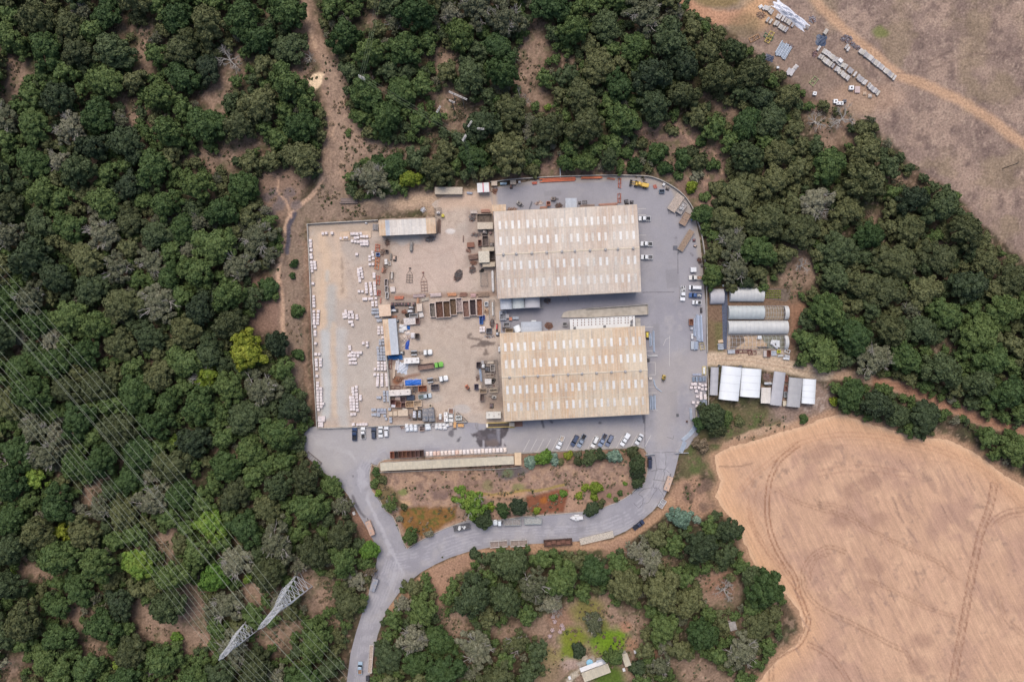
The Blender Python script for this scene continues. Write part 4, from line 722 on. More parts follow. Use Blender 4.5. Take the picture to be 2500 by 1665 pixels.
for step, (rlo, rhi, sep, edge) in enumerate(((7.4, 9.4, .74, .75), (5.6, 7.2, .72, .72), (4.4, 5.6, .70, .70), (3.3, 4.4, .70, .66), (1.8, 3.3, .56, .25), (1.7, 2.4, .62, .6))):
    if step == 5: break
    for cx, cy, d in cand[ci:ci + per]:
        r = prs.uniform(rlo, rhi); rp = r / S
        if d < rp * edge: continue
        gx_, gy_ = int(cx // CELL), int(cy // CELL); ok = True
        for i in (-1, 0, 1):
            for j in (-1, 0, 1):
                for t in gridc.get((gx_ + i, gy_ + j), ()):
                    if math.hypot(t[0] - cx, t[1] - cy) < (t[2] + r) / S * sep: ok = False; break
                if not ok: break
            if not ok: break
        if ok: t = (cx, cy, r, False); gadd(t); woods.append(t)
    ci += per
def pick_kind(px, py, r):
    vx, vy = px / 1.062, py / 1.062; n = vnoise(np.array([px / 150]), np.array([py / 150]), 4)[0]; u = prs.rand() * .62 + n * .38
    wts = [('dark', .32), ('green', .27), ('olive', .17), ('grey', .18), ('brown', .035), ('bright', .025)]
    if vx < 600 and vy > 800: wts = [('dark', .30), ('green', .34), ('olive', .14), ('grey', .09), ('bright', .10), ('yellow', .03)]
    elif vx > 1560 and vy < 700: wts = [('dark', .34), ('olive', .30), ('green', .18), ('grey', .12), ('brown', .05), ('yellow', .01)]
    elif vx < 600 and vy < 500: wts = [('dark', .30), ('green', .26), ('olive', .22), ('grey', .2), ('bright', .02)]
    u = min(max((u - .12) / .76, 0), .999); a = 0
    u = prs.rand() * .5 + u * .5
    for k, w in wts:
        a += w
        if u < a: return k
    return 'dark'
inside_frame = lambda t: -15 < t[0] < 2515 and -15 < t[1] < 1680
woods.sort(key=lambda t: -t[2]); counts = {'oak': 0, 'grey': 0}; rest = []
for t in woods:
    k = pick_kind(*t[:3]); cat = 'grey' if k in ('grey', 'brown') else 'oak'
    if inside_frame(t) and counts[cat] < (240 if cat == 'oak' else 150) and t[2] > (2.3 if cat == 'oak' else 2.6):
        counts[cat] += 1; reg, _ = region(*t[:2]); big = 'large' if t[2] > 6.4 else 'middling' if t[2] > 4.6 else 'small'
        tree(t[0], t[1], t[2], k, 'loose' if cat == 'grey' else 'full', f"{big} {WORD[k]} {'open crowned tree' if cat == 'grey' else 'billowing oak'} in the {reg}", f"{WORD[k]} {'open trees' if cat == 'grey' else 'oaks'} of the {reg}")
    else: rest.append((t, k))
# smaller and outlying trees: one mass of understory
vs, ts, qs, mt, mq = [], [], [], [], []; nv = 0; kinds = list(LEAVES)
for (px, py, r, _), k in rest:
    src = LOWL[trs.randrange(2)] if k in ('grey', 'brown') else LOWF[trs.randrange(4)]; s = r / 5.0
    x, y = W(px, py, 5.2 * s); a = trs.uniform(0, 6.28); ca, sa = math.cos(a), math.sin(a); v = src[0] * s
    vs.append(np.stack([v[:, 0] * ca - v[:, 1] * sa + x, v[:, 0] * sa + v[:, 1] * ca + y, v[:, 2]], 1)); ts.append(src[1] + nv); qs.append(src[2] + nv); nv += len(v)
    mt.append(np.full(len(src[1]), kinds.index(k))); mq.append(np.full(len(src[2]), kinds.index(k)))
tag(mesh_obj("woodland_understory", arrays_to_mesh("woodland_understory", np.vstack(vs), np.vstack(ts), np.vstack(qs), [LEAVES[k] for k in kinds], np.concatenate(mt + mq))), "smaller trees and undergrowth filling the woods between the big crowns", 'undergrowth', kind='stuff')
print("TREES", counts, len(rest), len(woods))
# low dry scrub on the bare slopes
vs, ts, qs, mq = [], [], [], []; nv = 0
SC = [(c, 70) for c in CLEAR] + [(VV((1280,345),(1470,290),(1600,290),(1665,330),(1675,400),(1640,520),(1600,480),(1540,420),(1250,400)), 150), (VV((590,400),(700,400),(690,990),(640,1000),(660,800),(600,690),(650,520)), 90), (VV((740,120),(800,150),(850,340),(930,350),(790,450),(720,500),(760,300)), 240), (ISLAND, 460), (VV((720,490),(860,465),(860,500),(715,515)), 40), (VV((1590,1090),(1640,1150),(1600,1190),(1540,1180)), 40), (VV((1640,960),(1810,950),(1810,985),(1650,1030)), 50), (VV((1220,1400),(1470,1390),(1470,1500),(1240,1560)), 120), (VV((1000,1280),(1100,1270),(1060,1400),(1010,1480)), 30), (VV((300,1380),(480,1340),(480,1480),(400,1530)), 30)]
for poly, n in SC:
    xs = [p[0] for p in poly]; ys = [p[1] for p in poly]; c = 0
    for _ in range(n * 8):
        a, b = prs.uniform(min(xs), max(xs)), prs.uniform(min(ys), max(ys))
        if fbm(np.array([a]), np.array([b]), 30, 41)[0] < .5 or not inside(np.array([a]), np.array([b]), poly)[0]: continue
        r = prs.uniform(.15, .5) + .8 * prs.rand() ** 5; x, y = W(a, b); src = crown_arrays(int(prs.randint(1000)), R=r, ncl=5, rc=(.4, .6), flat=.4, leaf=.14, nleaf=14, core=False, base=.08)
        v = src[0] + np.array([x, y, .13 if poly is ISLAND else 0]); vs.append(v); qs.append(src[2] + nv); nv += len(v); k = prs.choice([2, 3, 7, 8, 8, 1], p=[.1, .12, .08, .4, .22, .08]); mq.append(np.full(len(src[2]), k)); c += 1
        if c >= n: break
tag(mesh_obj("dry_scrub", arrays_to_mesh("dry_scrub", np.vstack(vs), np.zeros((0, 3), int), np.vstack(qs), [LEAVES[k] for k in kinds], np.concatenate(mq))), "low dry scrub and weeds dotted over the bare slopes", 'scrub', kind='stuff')
# bare, dead trees
def bare(s, x, y, r, label, seed, depth=5, flat=.55, mat=PALE):
    px, py = s(x, y); rs = random.Random(seed); root = thing('bare_tree', label, 'tree', W(px, py), rs.uniform(0, 6)); mb = MB(); mb.tube((0, 0, -.1), (0, 0, r * .3), r * .06, 6, r * .05); mb.build('trunk', mat, root); mb = MB()
    for k in range(6):
        a = k * 1.05 + rs.uniform(-.5, .5); f = rs.uniform(.6, 1.15); limbs(rs, mb, Vector((0, 0, r * .28)), Vector((math.cos(a), math.sin(a), flat * rs.uniform(.5, 1.6))).normalized(), r * .29 * f, r * .036 * f, depth - 1, .85)
    mb.build('branches', mat, root); return root
for i, (s, x, y, r, lb) in enumerate(((J,150,1025,7,'bare white branched tree near the left edge of the ploughed field'), (V,1838,612,6,'leafless pale tree in the brown gap right of the greenhouses'), (L,1360,575,4,'leaning dead tree in the garden'), (V,478,862,8.5,'dead spreading tree with yellow vine in the left wood'), (V,488,668,6,'dead grey tree fallen towards the right in the left wood'), (V,212,745,8,'bare silver tree under the upper wires'), (V,1868,285,8,'bare grey tree at the wood edge below the white tanks, left one'), (V,1930,278,8,'bare grey tree at the wood edge below the white tanks, right one'), (V,535,145,8,'fallen dead tree in the upper left clearing'), (V,715,135,5,'dead tree beside the bare track'), (V,338,1545,5,'dead pale tree low in the pylon wood'), (V,20,1055,7,'dead grey tree at the left edge of the picture'), (V,1195,235,7,'leafless grey tree in the wood right of the H shaped pole'), (V,1885,490,6,'dead dark tree in the wood above the greenhouses'), (V,1990,365,5,'dead grey tree at the wood edge beside the red brown gap'))):
    bare(s, x, y, r, lb, i + 40)
for i, (x, y) in enumerate(((1335,625),(1345,655),(1390,680),(1330,710),(1380,720),(1315,748),(1400,700))):
    px, py = L(x, y); t = thing('blossom_shrub', None, 'shrub', W(px, py), i, 'pink blossoming shrubs in the garden'); t['label'] = 'pink blossoming shrub in the garden, %s from the top' % ORD[sorted(q[1] for q in ((1335,625),(1345,655),(1390,680),(1330,710),(1380,720),(1315,748),(1400,700))).index(y) + 1]
    me = CR.setdefault('pink', arrays_to_mesh("foliage", *crown_arrays(77, R=1.0, ncl=9, rc=(.25, .4), leaf=.16, nleaf=40, core=False, base=.3), [PINK])); mesh_obj('foliage', me, t); mesh_obj('stem', STEM, t)
# ------------------------------------------------------------------ buildings
def frame_of(corners, z):
    """map corners TL,TR,BR,BL of a roof at height z -> centre, angle, width, depth"""
    p = [Vector(W(*c, z)) for c in corners]
    c = sum(p, Vector((0, 0))) / 4; ux = ((p[1] - p[0]) + (p[2] - p[3])) / 2; uy = ((p[0] - p[3]) + (p[1] - p[2])) / 2
    return c, math.atan2(ux.y, ux.x), ux.length, uy.length
RT1 = roof_mat("roof_sheet_cream", (214, 201, 187), (198, 176, 158), (174, 169, 168), 1.5, .09, 1.0, .48)
RT2 = roof_mat("roof_sheet_rusty", (216, 199, 175), (204, 173, 142), (176, 170, 165), 1.6, .07, 1.0, .50)
RPALE = roof_mat("roof_sheet_pale", (232, 225, 216), (218, 207, 196), (206, 200, 196), 1.2, .1, 1.0, .45)
RTAN = roof_mat("roof_sheet_tan", (222, 196, 166), (206, 170, 136), (196, 186, 176), 1.4, .2, 1.0, .5)
RBLUE = roof_mat("roof_sheet_blue_grey", (194, 199, 207), (180, 186, 196), (200, 202, 206), 1.2, .15, 1.0, .4)
RBEIGE = roof_mat("roof_sheet_beige", (212, 202, 180), (200, 188, 164), (190, 184, 172), 2.0, .05, 1.0, .45)
WALL = pm((196, 188, 180), .12, .5, .8); WALLD = pm((120, 116, 118), .15, .5, .8); SKYL = pm((236, 236, 234), .06, 2.5, .35); SKYR = pm((232, 229, 224), .08, 1.5, .5); SKYR2 = pm((226, 219, 210), .1, 1.5, .5); SKYR3 = pm((214, 205, 194), .1, 1.5, .5); VENT = pm((186, 180, 176), .25, 3.0, .6); TRIM = pm((214, 196, 170), .1, 1.0, .6)
def big_hall(label, corners, eave, ridge, rmat, skyl, vents, seams, seed):
    c, ang, w, d = frame_of(corners, eave); root = thing('warehouse', label, 'warehouse', c, ang, 'two big metal warehouses'); hw, hd = w / 2, d / 2; rs = random.Random(seed)
    roof = MB(); th = .18
    for sg in (1, -1):
        a = [(-hw, sg * hd, eave), (hw, sg * hd, eave), (hw, 0, ridge), (-hw, 0, ridge)]
        lo = [(x, y, z - th) for x, y, z in a]
        if sg == 1: a, lo = a[::-1], lo[::-1]
        roof.hexa(lo, a)
    ro = roof.build('roof', rmat, root)
    cap = MB(); cap.hexa([(-hw - .02, -.35, ridge - .02), (hw + .02, -.35, ridge - .02), (hw + .02, .35, ridge - .02), (-hw - .02, .35, ridge - .02)], [(-hw, -.12, ridge + .10), (hw, -.12, ridge + .10), (hw, .12, ridge + .10), (-hw, .12, ridge + .10)]); cap.build('ridge_cap', TRIM, root)
    zr = lambda y: ridge - (ridge - eave) * abs(y) / hd
    for x, y, l in skyl:
        l2 = l / 2; m = MB(); m.hexa([(x - .55, y - l2, zr(y - l2) - .02), (x + .55, y - l2, zr(y - l2) - .02), (x + .55, y + l2, zr(y + l2) - .02), (x - .55, y + l2, zr(y + l2) - .02)], [(x - .5, y - l2, zr(y - l2) + .07), (x + .5, y - l2, zr(y - l2) + .07), (x + .5, y + l2, zr(y + l2) + .07), (x - .5, y + l2, zr(y + l2) + .07)]); m.build('skylight', (SKYR, SKYR2, SKYR3)[rs.choice((0, 0, 0, 1, 1, 2))], root)
    for x in vents:
        m = MB(); m.cyl(x, 0, ridge - .1, ridge + .4, .36, 10).cyl(x, 0, ridge + .4, ridge + .65, .55, 12, .6).cyl(x, 0, ridge + .65, ridge + .85, .6, 12, .22); m.build('roof_vent', VENT, root)
    for y in seams:
        m = MB(); m.box(0, y, zr(y) - .02, zr(y) + .06, w - .3, .22); m.build('roof_flashing', TRIM, root)
    wl = MB(); i = .55
    for x0, x1, y0, y1 in ((-hw + i, hw - i, -hd + i, -hd + i + .25), (-hw + i, hw - i, hd - i - .25, hd - i), (-hw + i, -hw + i + .25, -hd + i + .25, hd - i - .25), (hw - i - .25, hw - i, -hd + i + .25, hd - i - .25)):
        zt = eave - th - .03 if abs(y1 - y0) < 1 else eave - th - .03
        wl.box((x0 + x1) / 2, (y0 + y1) / 2, 0, zt, x1 - x0, y1 - y0)
    for sx in (-1, 1): wl.hexa([(sx * (hw - i) - .13 - .0, -hd + i, eave - .21), (sx * (hw - i) + .13, -hd + i, eave - .21), (sx * (hw - i) + .13, hd - i, eave - .21), (sx * (hw - i) - .13, hd - i, eave - .21)], [(sx * (hw - i) - .13, -.2, ridge - .3), (sx * (hw - i) + .13, -.2, ridge - .3), (sx * (hw - i) + .13, .2, ridge - .3), (sx * (hw - i) - .13, .2, ridge - .3)])
    wl.build('wall', WALL, root)
    for k, x in enumerate((-hw * .6, -hw * .15, hw * .3, hw * .7)):
        for sy in (-1,): m = MB(); m.box(x, sy * (hd - i) + sy * .06, .02, 5.0, 5.2, .1); m.build('roller_door', WALLD, root)
    for y in (-hd * .5, hd * .1, hd * .55): m = MB(); m.box(hw - i + .06, y, .02, 4.6, .1, 4.6); m.build('roller_door', WALLD, root)
    for sy in (-1, 1): g = MB(); g.box(0, sy * (hd + .1), eave - .3, eave - .08, w, .16); g.build('gutter', TRIM, root)
    return root, c, ang, w, d
def locmap(c, ang, z):
    def f(px, py):
        x, y = W(px, py, z); dx, dy = x - c.x, y - c.y; return dx * math.cos(ang) + dy * math.sin(ang), -dx * math.sin(ang) + dy * math.cos(ang)
    return f
c1 = [C(255, 380), C(1628, 318), C(1672, 1143), C(295, 1215)]; cc, aa, ww, dd = frame_of(c1, 8.0); lm = locmap(cc, aa, 9)
xs_ = (315, 376, 437, 498, 582, 645, 706, 767, 849, 911, 993, 1055, 1138, 1198, 1260, 1322, 1405, 1466, 1527, 1590)
sk = [(*lm(*C(x + off, y0 - (x - 315) * .0455)), 3.5) for y0, off in ((508, 0), (662, 8), (900, 21), (1070, 28)) for x in xs_]
WH1 = big_hall('upper large warehouse with cream roof, white pickups parked on its right', c1, 8.0, 9.1, RT1, sk, [lm(*C(*q))[0] for q in ((348,785),(472,778),(620,770),(763,767),(908,760),(1032,750),(1178,742),(1325,737),(1445,732),(1590,725))], [lm(*C(900, 535))[1], lm(*C(950, 975))[1]], 1)
c2 = [D(313, 212), D(1705, 145), D(1748, 980), D(355, 1055)]; cc, aa, ww, dd = frame_of(c2, 8.0); lm = locmap(cc, aa, 9)
xs_ = (368, 430, 491, 555, 638, 700, 785, 847, 930, 992, 1055, 1117, 1200, 1264, 1325, 1387, 1470, 1533, 1597, 1659)
sk = [(*lm(*D(x + off, y0 - (x - 368) * .049)), 3.5) for y0, off in ((345, 0), (508, 8), (755, 20), (920, 30)) for x in xs_]
WH2 = big_hall('lower large warehouse with rust streaked tan roof, above the slanted parking row', c2, 8.0, 9.1, RT2, sk, [lm(*D(*q))[0] for q in ((407,630),(546,624),(679,617),(825,608),(968,603),(1100,598),(1240,587),(1383,577),(1515,574),(1660,566))], [lm(*D(900, 375))[1], lm(*D(900, 825))[1]], 2)

def shed(name, label, cat, corners, eave, high=None, rmat=RPALE, walls='nsew', wmat=WALL, panels=(), group=None, extra=None, base=0.0):
    """mono-pitch or flat roofed shed: walls on the named sides, posts elsewhere"""
    c, ang, w, d = frame_of(corners, eave); root = thing(name, label, cat, c, ang, group, base); hw, hd = w / 2, d / 2; high = high or eave
    zt = lambda y: eave - base + (high - eave) * (y + hd) / d
    cuts = [-hw] + [(-hw + w * p[0]) for p in panels] + [hw]; mats = [rmat] + [p[1] for p in panels]; uniq = []
    [uniq.append(m) for m in mats if m not in uniq]
    m = MB()
    for k in range(len(cuts) - 1):
        m.mat(uniq.index(mats[k])); a, b = cuts[k], cuts[k + 1]
        m.hexa([(a, -hd, zt(-hd) - .14), (b, -hd, zt(-hd) - .14), (b, hd, zt(hd) - .14), (a, hd, zt(hd) - .14)], [(a, -hd, zt(-hd)), (b, -hd, zt(-hd)), (b, hd, zt(hd)), (a, hd, zt(hd))])
    m.build('roof', uniq, root)
    m = MB(); i = .3
    for s_, (x0, x1, y0, y1) in dict(n=(-hw + i, hw - i, hd - i - .16, hd - i), s=(-hw + i, hw - i, -hd + i, -hd + i + .16), w=(-hw + i, -hw + i + .16, -hd + i + .17, hd - i - .17), e=(hw - i - .16, hw - i, -hd + i + .17, hd - i - .17)).items():
        if s_ in walls: m.hexa([(x0, y0, 0), (x1, y0, 0), (x1, y1, 0), (x0, y1, 0)], [(x0, y0, zt(y0) - .17), (x1, y0, zt(y0) - .17), (x1, y1, zt(y1) - .17), (x0, y1, zt(y1) - .17)])
    if m.v: m.build('wall', wmat, root)
    if len(walls) < 4:
        n = max(2, int(w / 5)); m_ = None
        for k in range(n + 1):
            for sy, s_ in ((-1, 's'), (1, 'n')):
                if s_ not in walls:
                    m_ = MB(); x = -hw + .5 + (w - 1) * k / n; y = sy * (hd - .4); m_.box(x, y, 0, zt(y) - .16, .16, .16); m_.build('post', STEEL, root)
    return root, c, ang, w, d
r_, c_, a_, w_, d_ = shed('long_shed', 'long narrow white roofed open shed at the top of the gravel yard', 'shed', [A(868,280),A(1520,248),A(1535,427),A(880,452)], 4.6, 5.4, RTAN, 'nwe', WALL, [(.115, RBLUE), (.19, RPALE), (.83, RTAN)])
shed('workshop', 'workshop with half tan, half blue grey roof between pallets and trucks', 'workshop', [A(912,1412),A(1066,1400),B(1103,400),B(948,414)], 4.6, None, RTAN, 'nsew', WALL, [(.42, RBLUE)])
m = MB()
c_, a_, w_, d_ = frame_of([A(865,1248),A(1000,1240),A(1015,1370),A(880,1382)], 3.6)
shed('tan_shed', 'square tan rust spotted shed beside the engine boxes', 'shed', [A(865,1248),A(1000,1240),A(1015,1370),A(880,1382)], 3.6, 3.9, pm((232, 200, 170), .12, .8, .7, dirt=(206, 160, 124)), 'nsew', WALL)
shed('entrance_canopy', 'small blue grey canopy on the upper edge of the upper warehouse', 'canopy', [C(942,254),C(1050,252),C(1053,343),C(945,345)], 4.4, 4.7, RBLUE, 'we')
shed('annex', 'cream box annex at the top left corner of the upper warehouse', 'annex', [C(240,318),C(372,310),C(376,372),C(243,377)], 5.2, None, RTAN, 'nsew')
LONG = [F(906,392), G(445,130), G(452,208), F(912,478)]
shed('long_canopy', 'very long beige roofed narrow shed on the upper edge of the island', 'shed', LONG, 3.2, 3.5, RBEIGE, 'ne', WALL, base=.13)
shed('guard_hut', 'small tan roofed hut at the right end of the long beige shed', 'hut', [G(455,98),G(520,98),G(522,216),G(458,218)], 3.4, None, pm((232, 196, 152), .1, .6, .7), 'nsew', WALL, base=.13)
def barrel_roof(name, label, corners, eave, rise, mat, group, axis='x', walls=False, ends=False, cat='canopy', ribs=5, part='cover'):
    c, ang, w, d = frame_of(corners, eave + rise * .5); root = thing(name, label, cat, c, ang + (0 if axis == 'x' else math.pi / 2), group); L_, Wd = (w, d) if axis == 'x' else (d, w)
    m = MB(); m.barrel(-L_ / 2, L_ / 2, Wd, eave, rise, 14, .05, ends); m.build(part, mat, root)
    for k in range(ribs):
        x = -L_ / 2 + L_ * (k + .0) / (ribs - 1); h = MB()
        for i in range(10):
            t0, t1 = math.pi * i / 10, math.pi * (i + 1) / 10; f = lambda t: (x, -(Wd / 2 + .05) * math.cos(t), eave + (rise + .05) * math.sin(t)); h.tube(f(t0), f(t1), .05, 4)
        if eave > .3:
            for sy in (-1, 1): h.tube((x, sy * Wd / 2, 0), (x, sy * Wd / 2, eave), .06, 4)
        h.build('hoop', GALV, root)
    return root, L_, Wd
PLAST = pm((204, 204, 202), .06, .5, .4); PLASTG = pm((186, 184, 190), .06, .5, .45); PLASTW = pm((240, 244, 248), .03, .3, .4); PLASTB = pm((188, 196, 196), .07, .6, .4)
for k, (q, mt, lb) in enumerate(((((315,1212),(430,1208),(434,1312),(320,1318)), RBLUE, 'left'), (((432,1207),(550,1203),(552,1303),(436,1311)), PLASTB, 'middle'), (((552,1202),(698,1197),(702,1298),(554,1302)), PLASTG, 'right'))):
    barrel_roof('barrel_canopy', f'{lb} of three grey arched canopies along the bottom of the upper warehouse', [C(*p) for p in q], 3.8, 1.2, mt, 'arched canopies beside the upper warehouse', 'y', ribs=3)
barrel_roof('barrel_canopy', 'grey arched canopy at the top left edge of the lower warehouse', [D(515,103),D(716,97),D(720,193),D(518,199)], 3.8, 1.2, RBLUE, None, 'y', ribs=3)
barrel_roof('barrel_canopy', 'small white arched cover beside the grey canopy of the lower warehouse', [D(452,158),D(512,110),D(516,198),D(455,203)], 2.6, .9, PLASTW, None, 'y', ribs=2)
r_, c_, a_, w_, d_ = shed('long_trailer_block', 'long white office block with rust spots and roof vents between the warehouses', 'office block', [D(988,78),D(1608,44),D(1612,148),D(985,180)], 4.4, 4.6, pm((230, 228, 224), .05, .5, .6), 'nsew', WALL)
lm = locmap(c_, a_, 4.6)
for i in range(17):
    for j in range(3):
        x, y = lm(*D(1020 + i * 35, 88 + j * 24 - i * 1.9)); m = MB(); m.box(x + (i * 7 % 5) * .1, y, 4.5, 4.66, .35, .5); m.build('rust_patch', RUST, r_)
for q in ((1032,160),(1320,145),(1578,98),(1577,132)):
    x, y = lm(*D(*q)); m = MB(); m.box(x, y, 4.4, 5.3, 1.1, 1.1, 0, .12); m.build('roof_vent', STEEL, r_)
# concrete loading ramp between the warehouses
def slab_thing(name, label, cat, sh, pts, z0, z1, mat, part_w=None, curb=None, rise=None):
    P = [W(*sh(*q), z1) for q in pts]; cx = sum(p[0] for p in P) / len(P); cy = sum(p[1] for p in P) / len(P); root = thing(name, label, cat, (cx, cy)); m = MB(); m.prism([(x - cx, y - cy) for x, y in P], z0, z1); m.build('slab', mat, root)
    if curb:
        m = MB()
        for i, j in curb:
            a = Vector(P[i]) - Vector((cx, cy)); b = Vector(P[j]) - Vector((cx, cy)); d = b - a; m.box((a.x + b.x) / 2, (a.y + b.y) / 2, z1 + .002, z1 + .9, d.length, .25, math.atan2(d.y, d.x))
        m.build('wall', CONC, root)
    return root
slab_thing('loading_ramp', 'sloping concrete truck ramp between the two warehouses', 'ramp', C, ((905,1395),(925,1350),(965,1332),(1140,1312),(1730,1268),(1733,1365),(1145,1395)), .012, .5, pm((190, 178, 162), .14, .5, .9), curb=((3, 4), (4, 5), (5, 6)))
slab_thing('concrete_apron', 'plain concrete apron at the right end of the long white office block', 'apron', C, ((1615,1400),(1662,1400),(1664,1485),(1618,1490)), .012, .14, CONC)
# --- yard walls
def wall(label, pts, h=1.3, w=.35, name='retaining_wall', cat='wall', mat=CONC): ribbon(name, pts, w, 0, h, mat, False, label=label, cat=cat)
wall('low concrete wall around the upper left corner of the gravel yard', [A(865,276), A(300,305), A(54,322), A(75,700), A(95,1200), B(125,500), B(165,1245)], 1.2, .4)
wall('low wall below the gravel yard behind the row of parked pickups', [B(168,1250), B(560,1236), B(1110,1213), B(1500,1190), B(1890,1172)], 1.0, .35)
wall('concrete wall between the pallet grid and the truck yard', [B(962,415), B(985,620), B(1005,980)], 1.8, .55)
ARC = [C(222,100), C(300,92), C(420,76), C(560,66), C(800,52), C(1090,42), C(1400,36), C(1690,42), C(1800,62), C(1900,105), C(2000,165), C(2080,235), C(2140,315), C(2180,400), C(2215,500), C(2240,580), C(2262,700), C(2280,850), C(2290,1000), C(2292,1200), C(2296,1490), D(2300, 395)]
wall('curved retaining wall around the upper and right edge of the asphalt yard', [N(*q) for q in curve(ARC, 3)], 1.1, .35)
wall('retaining wall between the parking row and the island shrubs', [G(515,100), G(830,80), G(1120,66), G(1400,55), G(1660,42), G(1700,58), G(1722,98)], .7, .3)
wall('low wall on the lower edge of the beige shed', [F(905,490), F(1600,462), G(260,255), G(530,235)], .8, .25)
wall('straight gate rail across the road at the lower right yard corner', [G(1705,118), G(1795,108)], 1.4, .12, 'gate', 'gate', GALV); wall('gate rail on the right side of the road below the guardrails', [G(1990,98), G(2118,97)], 1.4, .12, 'gate', 'gate', GALV)
wall('wall along the right edge of the asphalt beside the white tunnels', [D(2300,520), D(2310,700), D(2312,900), D(2290,1000)], .8, .3)
wall('steel drain pipe running down the slope to the curved wall', [V(1287,348), V(1288,412)], .5, .45, 'drain_pipe', 'pipe', GALV)
# --- white house in the garden
r_, c_, a_, w_, d_ = shed('house', 'small white roofed house at the bottom edge, in the green garden', 'house', [I(372,858),I(648,762),I(742,832),I(412,968)], 3.4, 3.8, RBEIGE, 'nsew', WALL)
m = MB(); m.hexa([(-w_/2, d_/2 + .02, 2.7), (w_/2 - 2, d_/2 + .02, 2.7), (w_/2 - 2, d_/2 + 1.9, 2.5), (-w_/2, d_/2 + 1.9, 2.5)], [(-w_/2, d_/2 + .02, 2.8), (w_/2 - 2, d_/2 + .02, 2.8), (w_/2 - 2, d_/2 + 1.9, 2.6), (-w_/2, d_/2 + 1.9, 2.6)]); m.build('veranda_roof', WHITE, r_)
shed('house_annex', 'white roofed annex on the right of the small house', 'annex', [I(848,640),I(905,625),I(942,765),I(862,800)], 3.0, 3.2, RBEIGE, 'nsew', WALL)
shed('lean_to', 'grey flat roofed lean-to between the parasol and the garden tree', 'lean-to', [I(548,715),I(650,690),I(655,765),I(552,785)], 2.6, 2.7, RBLUE, 'nsew', WALL)
shed('small_shed', 'little grey shed with holed roof alone in the wood beside the field', 'shed', [I(2058,278),I(2140,262),I(2168,355),I(2092,380)], 2.6, 2.8, pm((172, 164, 160), .15, 1.0, .8, dirt=(90, 84, 82)), 'nsew', WALL)
t = thing('parasol', 'pale blue parasol on the patio of the small house', 'parasol', W(*I(463, 712))); m = MB(); m.cyl(0, 0, 0, 2.5, .04, 6); m.build('pole', STEEL, t); m = MB(); m.cyl(0, 0, 2.2, 2.75, 1.55, 8, .05); m.build('canopy', pm((132, 196, 226), .06, 1.0, .7), t)
for x, y, lb in ((477, 772, 'white garden table below the blue parasol'), (860, 812, 'white garden chest below the house annex'), (990, 608, 'white box standing right of the house annex'), (238, 905, 'white garden box beside the curved path')):
    t = thing('garden_box', lb, 'garden box', W(*I(x, y))); m = MB(); m.box(0, 0, .1, .75, 1.0, 1.3, .3); m.build('chest', WHITE, t); m = MB(); m.box(0, 0, .75, .82, 1.1, 1.4, .3); m.build('lid', WHITE, t)
# --- greenhouses
GG = 'tunnel greenhouses beside the yard'
barrel_roof('greenhouse', 'short tunnel greenhouse nearest the yard wall', [E(388,188),E(522,182),E(527,340),E(386,340)], .4, 2.2, PLASTG, GG, 'x', ends=True, cat='greenhouse', ribs=5)
barrel_roof('greenhouse', 'top tunnel greenhouse partly under the trees, left of the green crop rows', [E(592,165),E(928,165),E(930,318),E(582,314)], .4, 2.4, PLAST, GG, 'x', ends=True, cat='greenhouse', ribs=11)
barrel_roof('greenhouse', 'second tunnel greenhouse with its right half left uncovered', [E(575,355),E(930,355),E(932,495),E(572,495)], .4, 2.3, PLASTB, GG, 'x', ends=True, cat='greenhouse', ribs=9)
barrel_roof('greenhouse', 'longest fully covered grey tunnel greenhouse, third from the top', [E(572,508),E(1170,506),E(1172,645),E(568,645)], .4, 2.3, PLAST, GG, 'x', ends=True, cat='greenhouse', ribs=15)
def hoop_frame(label, corners, n, rise=2.3, cover_ends=0):
    c, ang, w, d = frame_of(corners, 1.2); root = thing('open_greenhouse', label, 'greenhouse frame', c, ang, GG)
    for k in range(n + 1):
        x = -w / 2 + w * k / n; h = MB()
        for i in range(10):
            f = lambda t: (x, -d / 2 * math.cos(t), .2 + rise * math.sin(t)); h.tube(f(math.pi * i / 10), f(math.pi * (i + 1) / 10), .055, 4)
        h.build('hoop', GALV, root)
    for y, z in ((0, rise + .2), (-d / 2, .3), (d / 2, .3), (-d * .32, rise * .77 + .2), (d * .32, rise * .77 + .2)): h = MB(); h.tube((-w / 2, y, z), (w / 2, y, z), .06, 4); h.build('rail', GALV, root)
    if cover_ends:
        h = MB(); h.barrel(w / 2 - cover_ends, w / 2 + .1, d, .25, rise + .05, 12, .04); h.build('cover', PLAST, root)
    return root
hoop_frame('uncovered hoops with brown beds at the right of the second greenhouse', [E(938,358),E(1172,358),E(1176,498),E(940,498)], 9, cover_ends=1.7)
hoop_frame('uncovered hoop frame with junk inside, lowest of the greenhouses', [E(562,655),E(1168,655),E(1172,795),E(562,798)], 15, cover_ends=1.5)
def bed(label, sh, pts, mat, z=.05):
    P = [W(*sh(*q)) for q in pts]; cx = sum(p[0] for p in P) / len(P); cy = sum(p[1] for p in P) / len(P); m = MB(); m.prism([(x - cx, y - cy) for x, y in P], 0, z); o = m.build('planting_bed', mat, None, (cx, cy, 0)); tag(o, label, 'planting bed'); return o
SAND = pm((206, 172, 136), .2, .8, .95); SOILB = pm((134, 112, 92), .3, .8, .95)
bed('brown earth bed under the uncovered second greenhouse hoops', E, ((940,362),(1130,362),(1130,496),(940,496)), pm((156, 134, 108), .3, .9, .95, dirt=(96, 92, 58)))
bed('sandy bed in the middle of the lowest hoop frame', E, ((720,668),(850,660),(960,740),(950,790),(640,792),(745,720)), SAND, .07); bed('dark brown bed in the left of the lowest hoop frame', E, ((592,660),(740,660),(735,715),(640,785),(590,790)), SOILB)
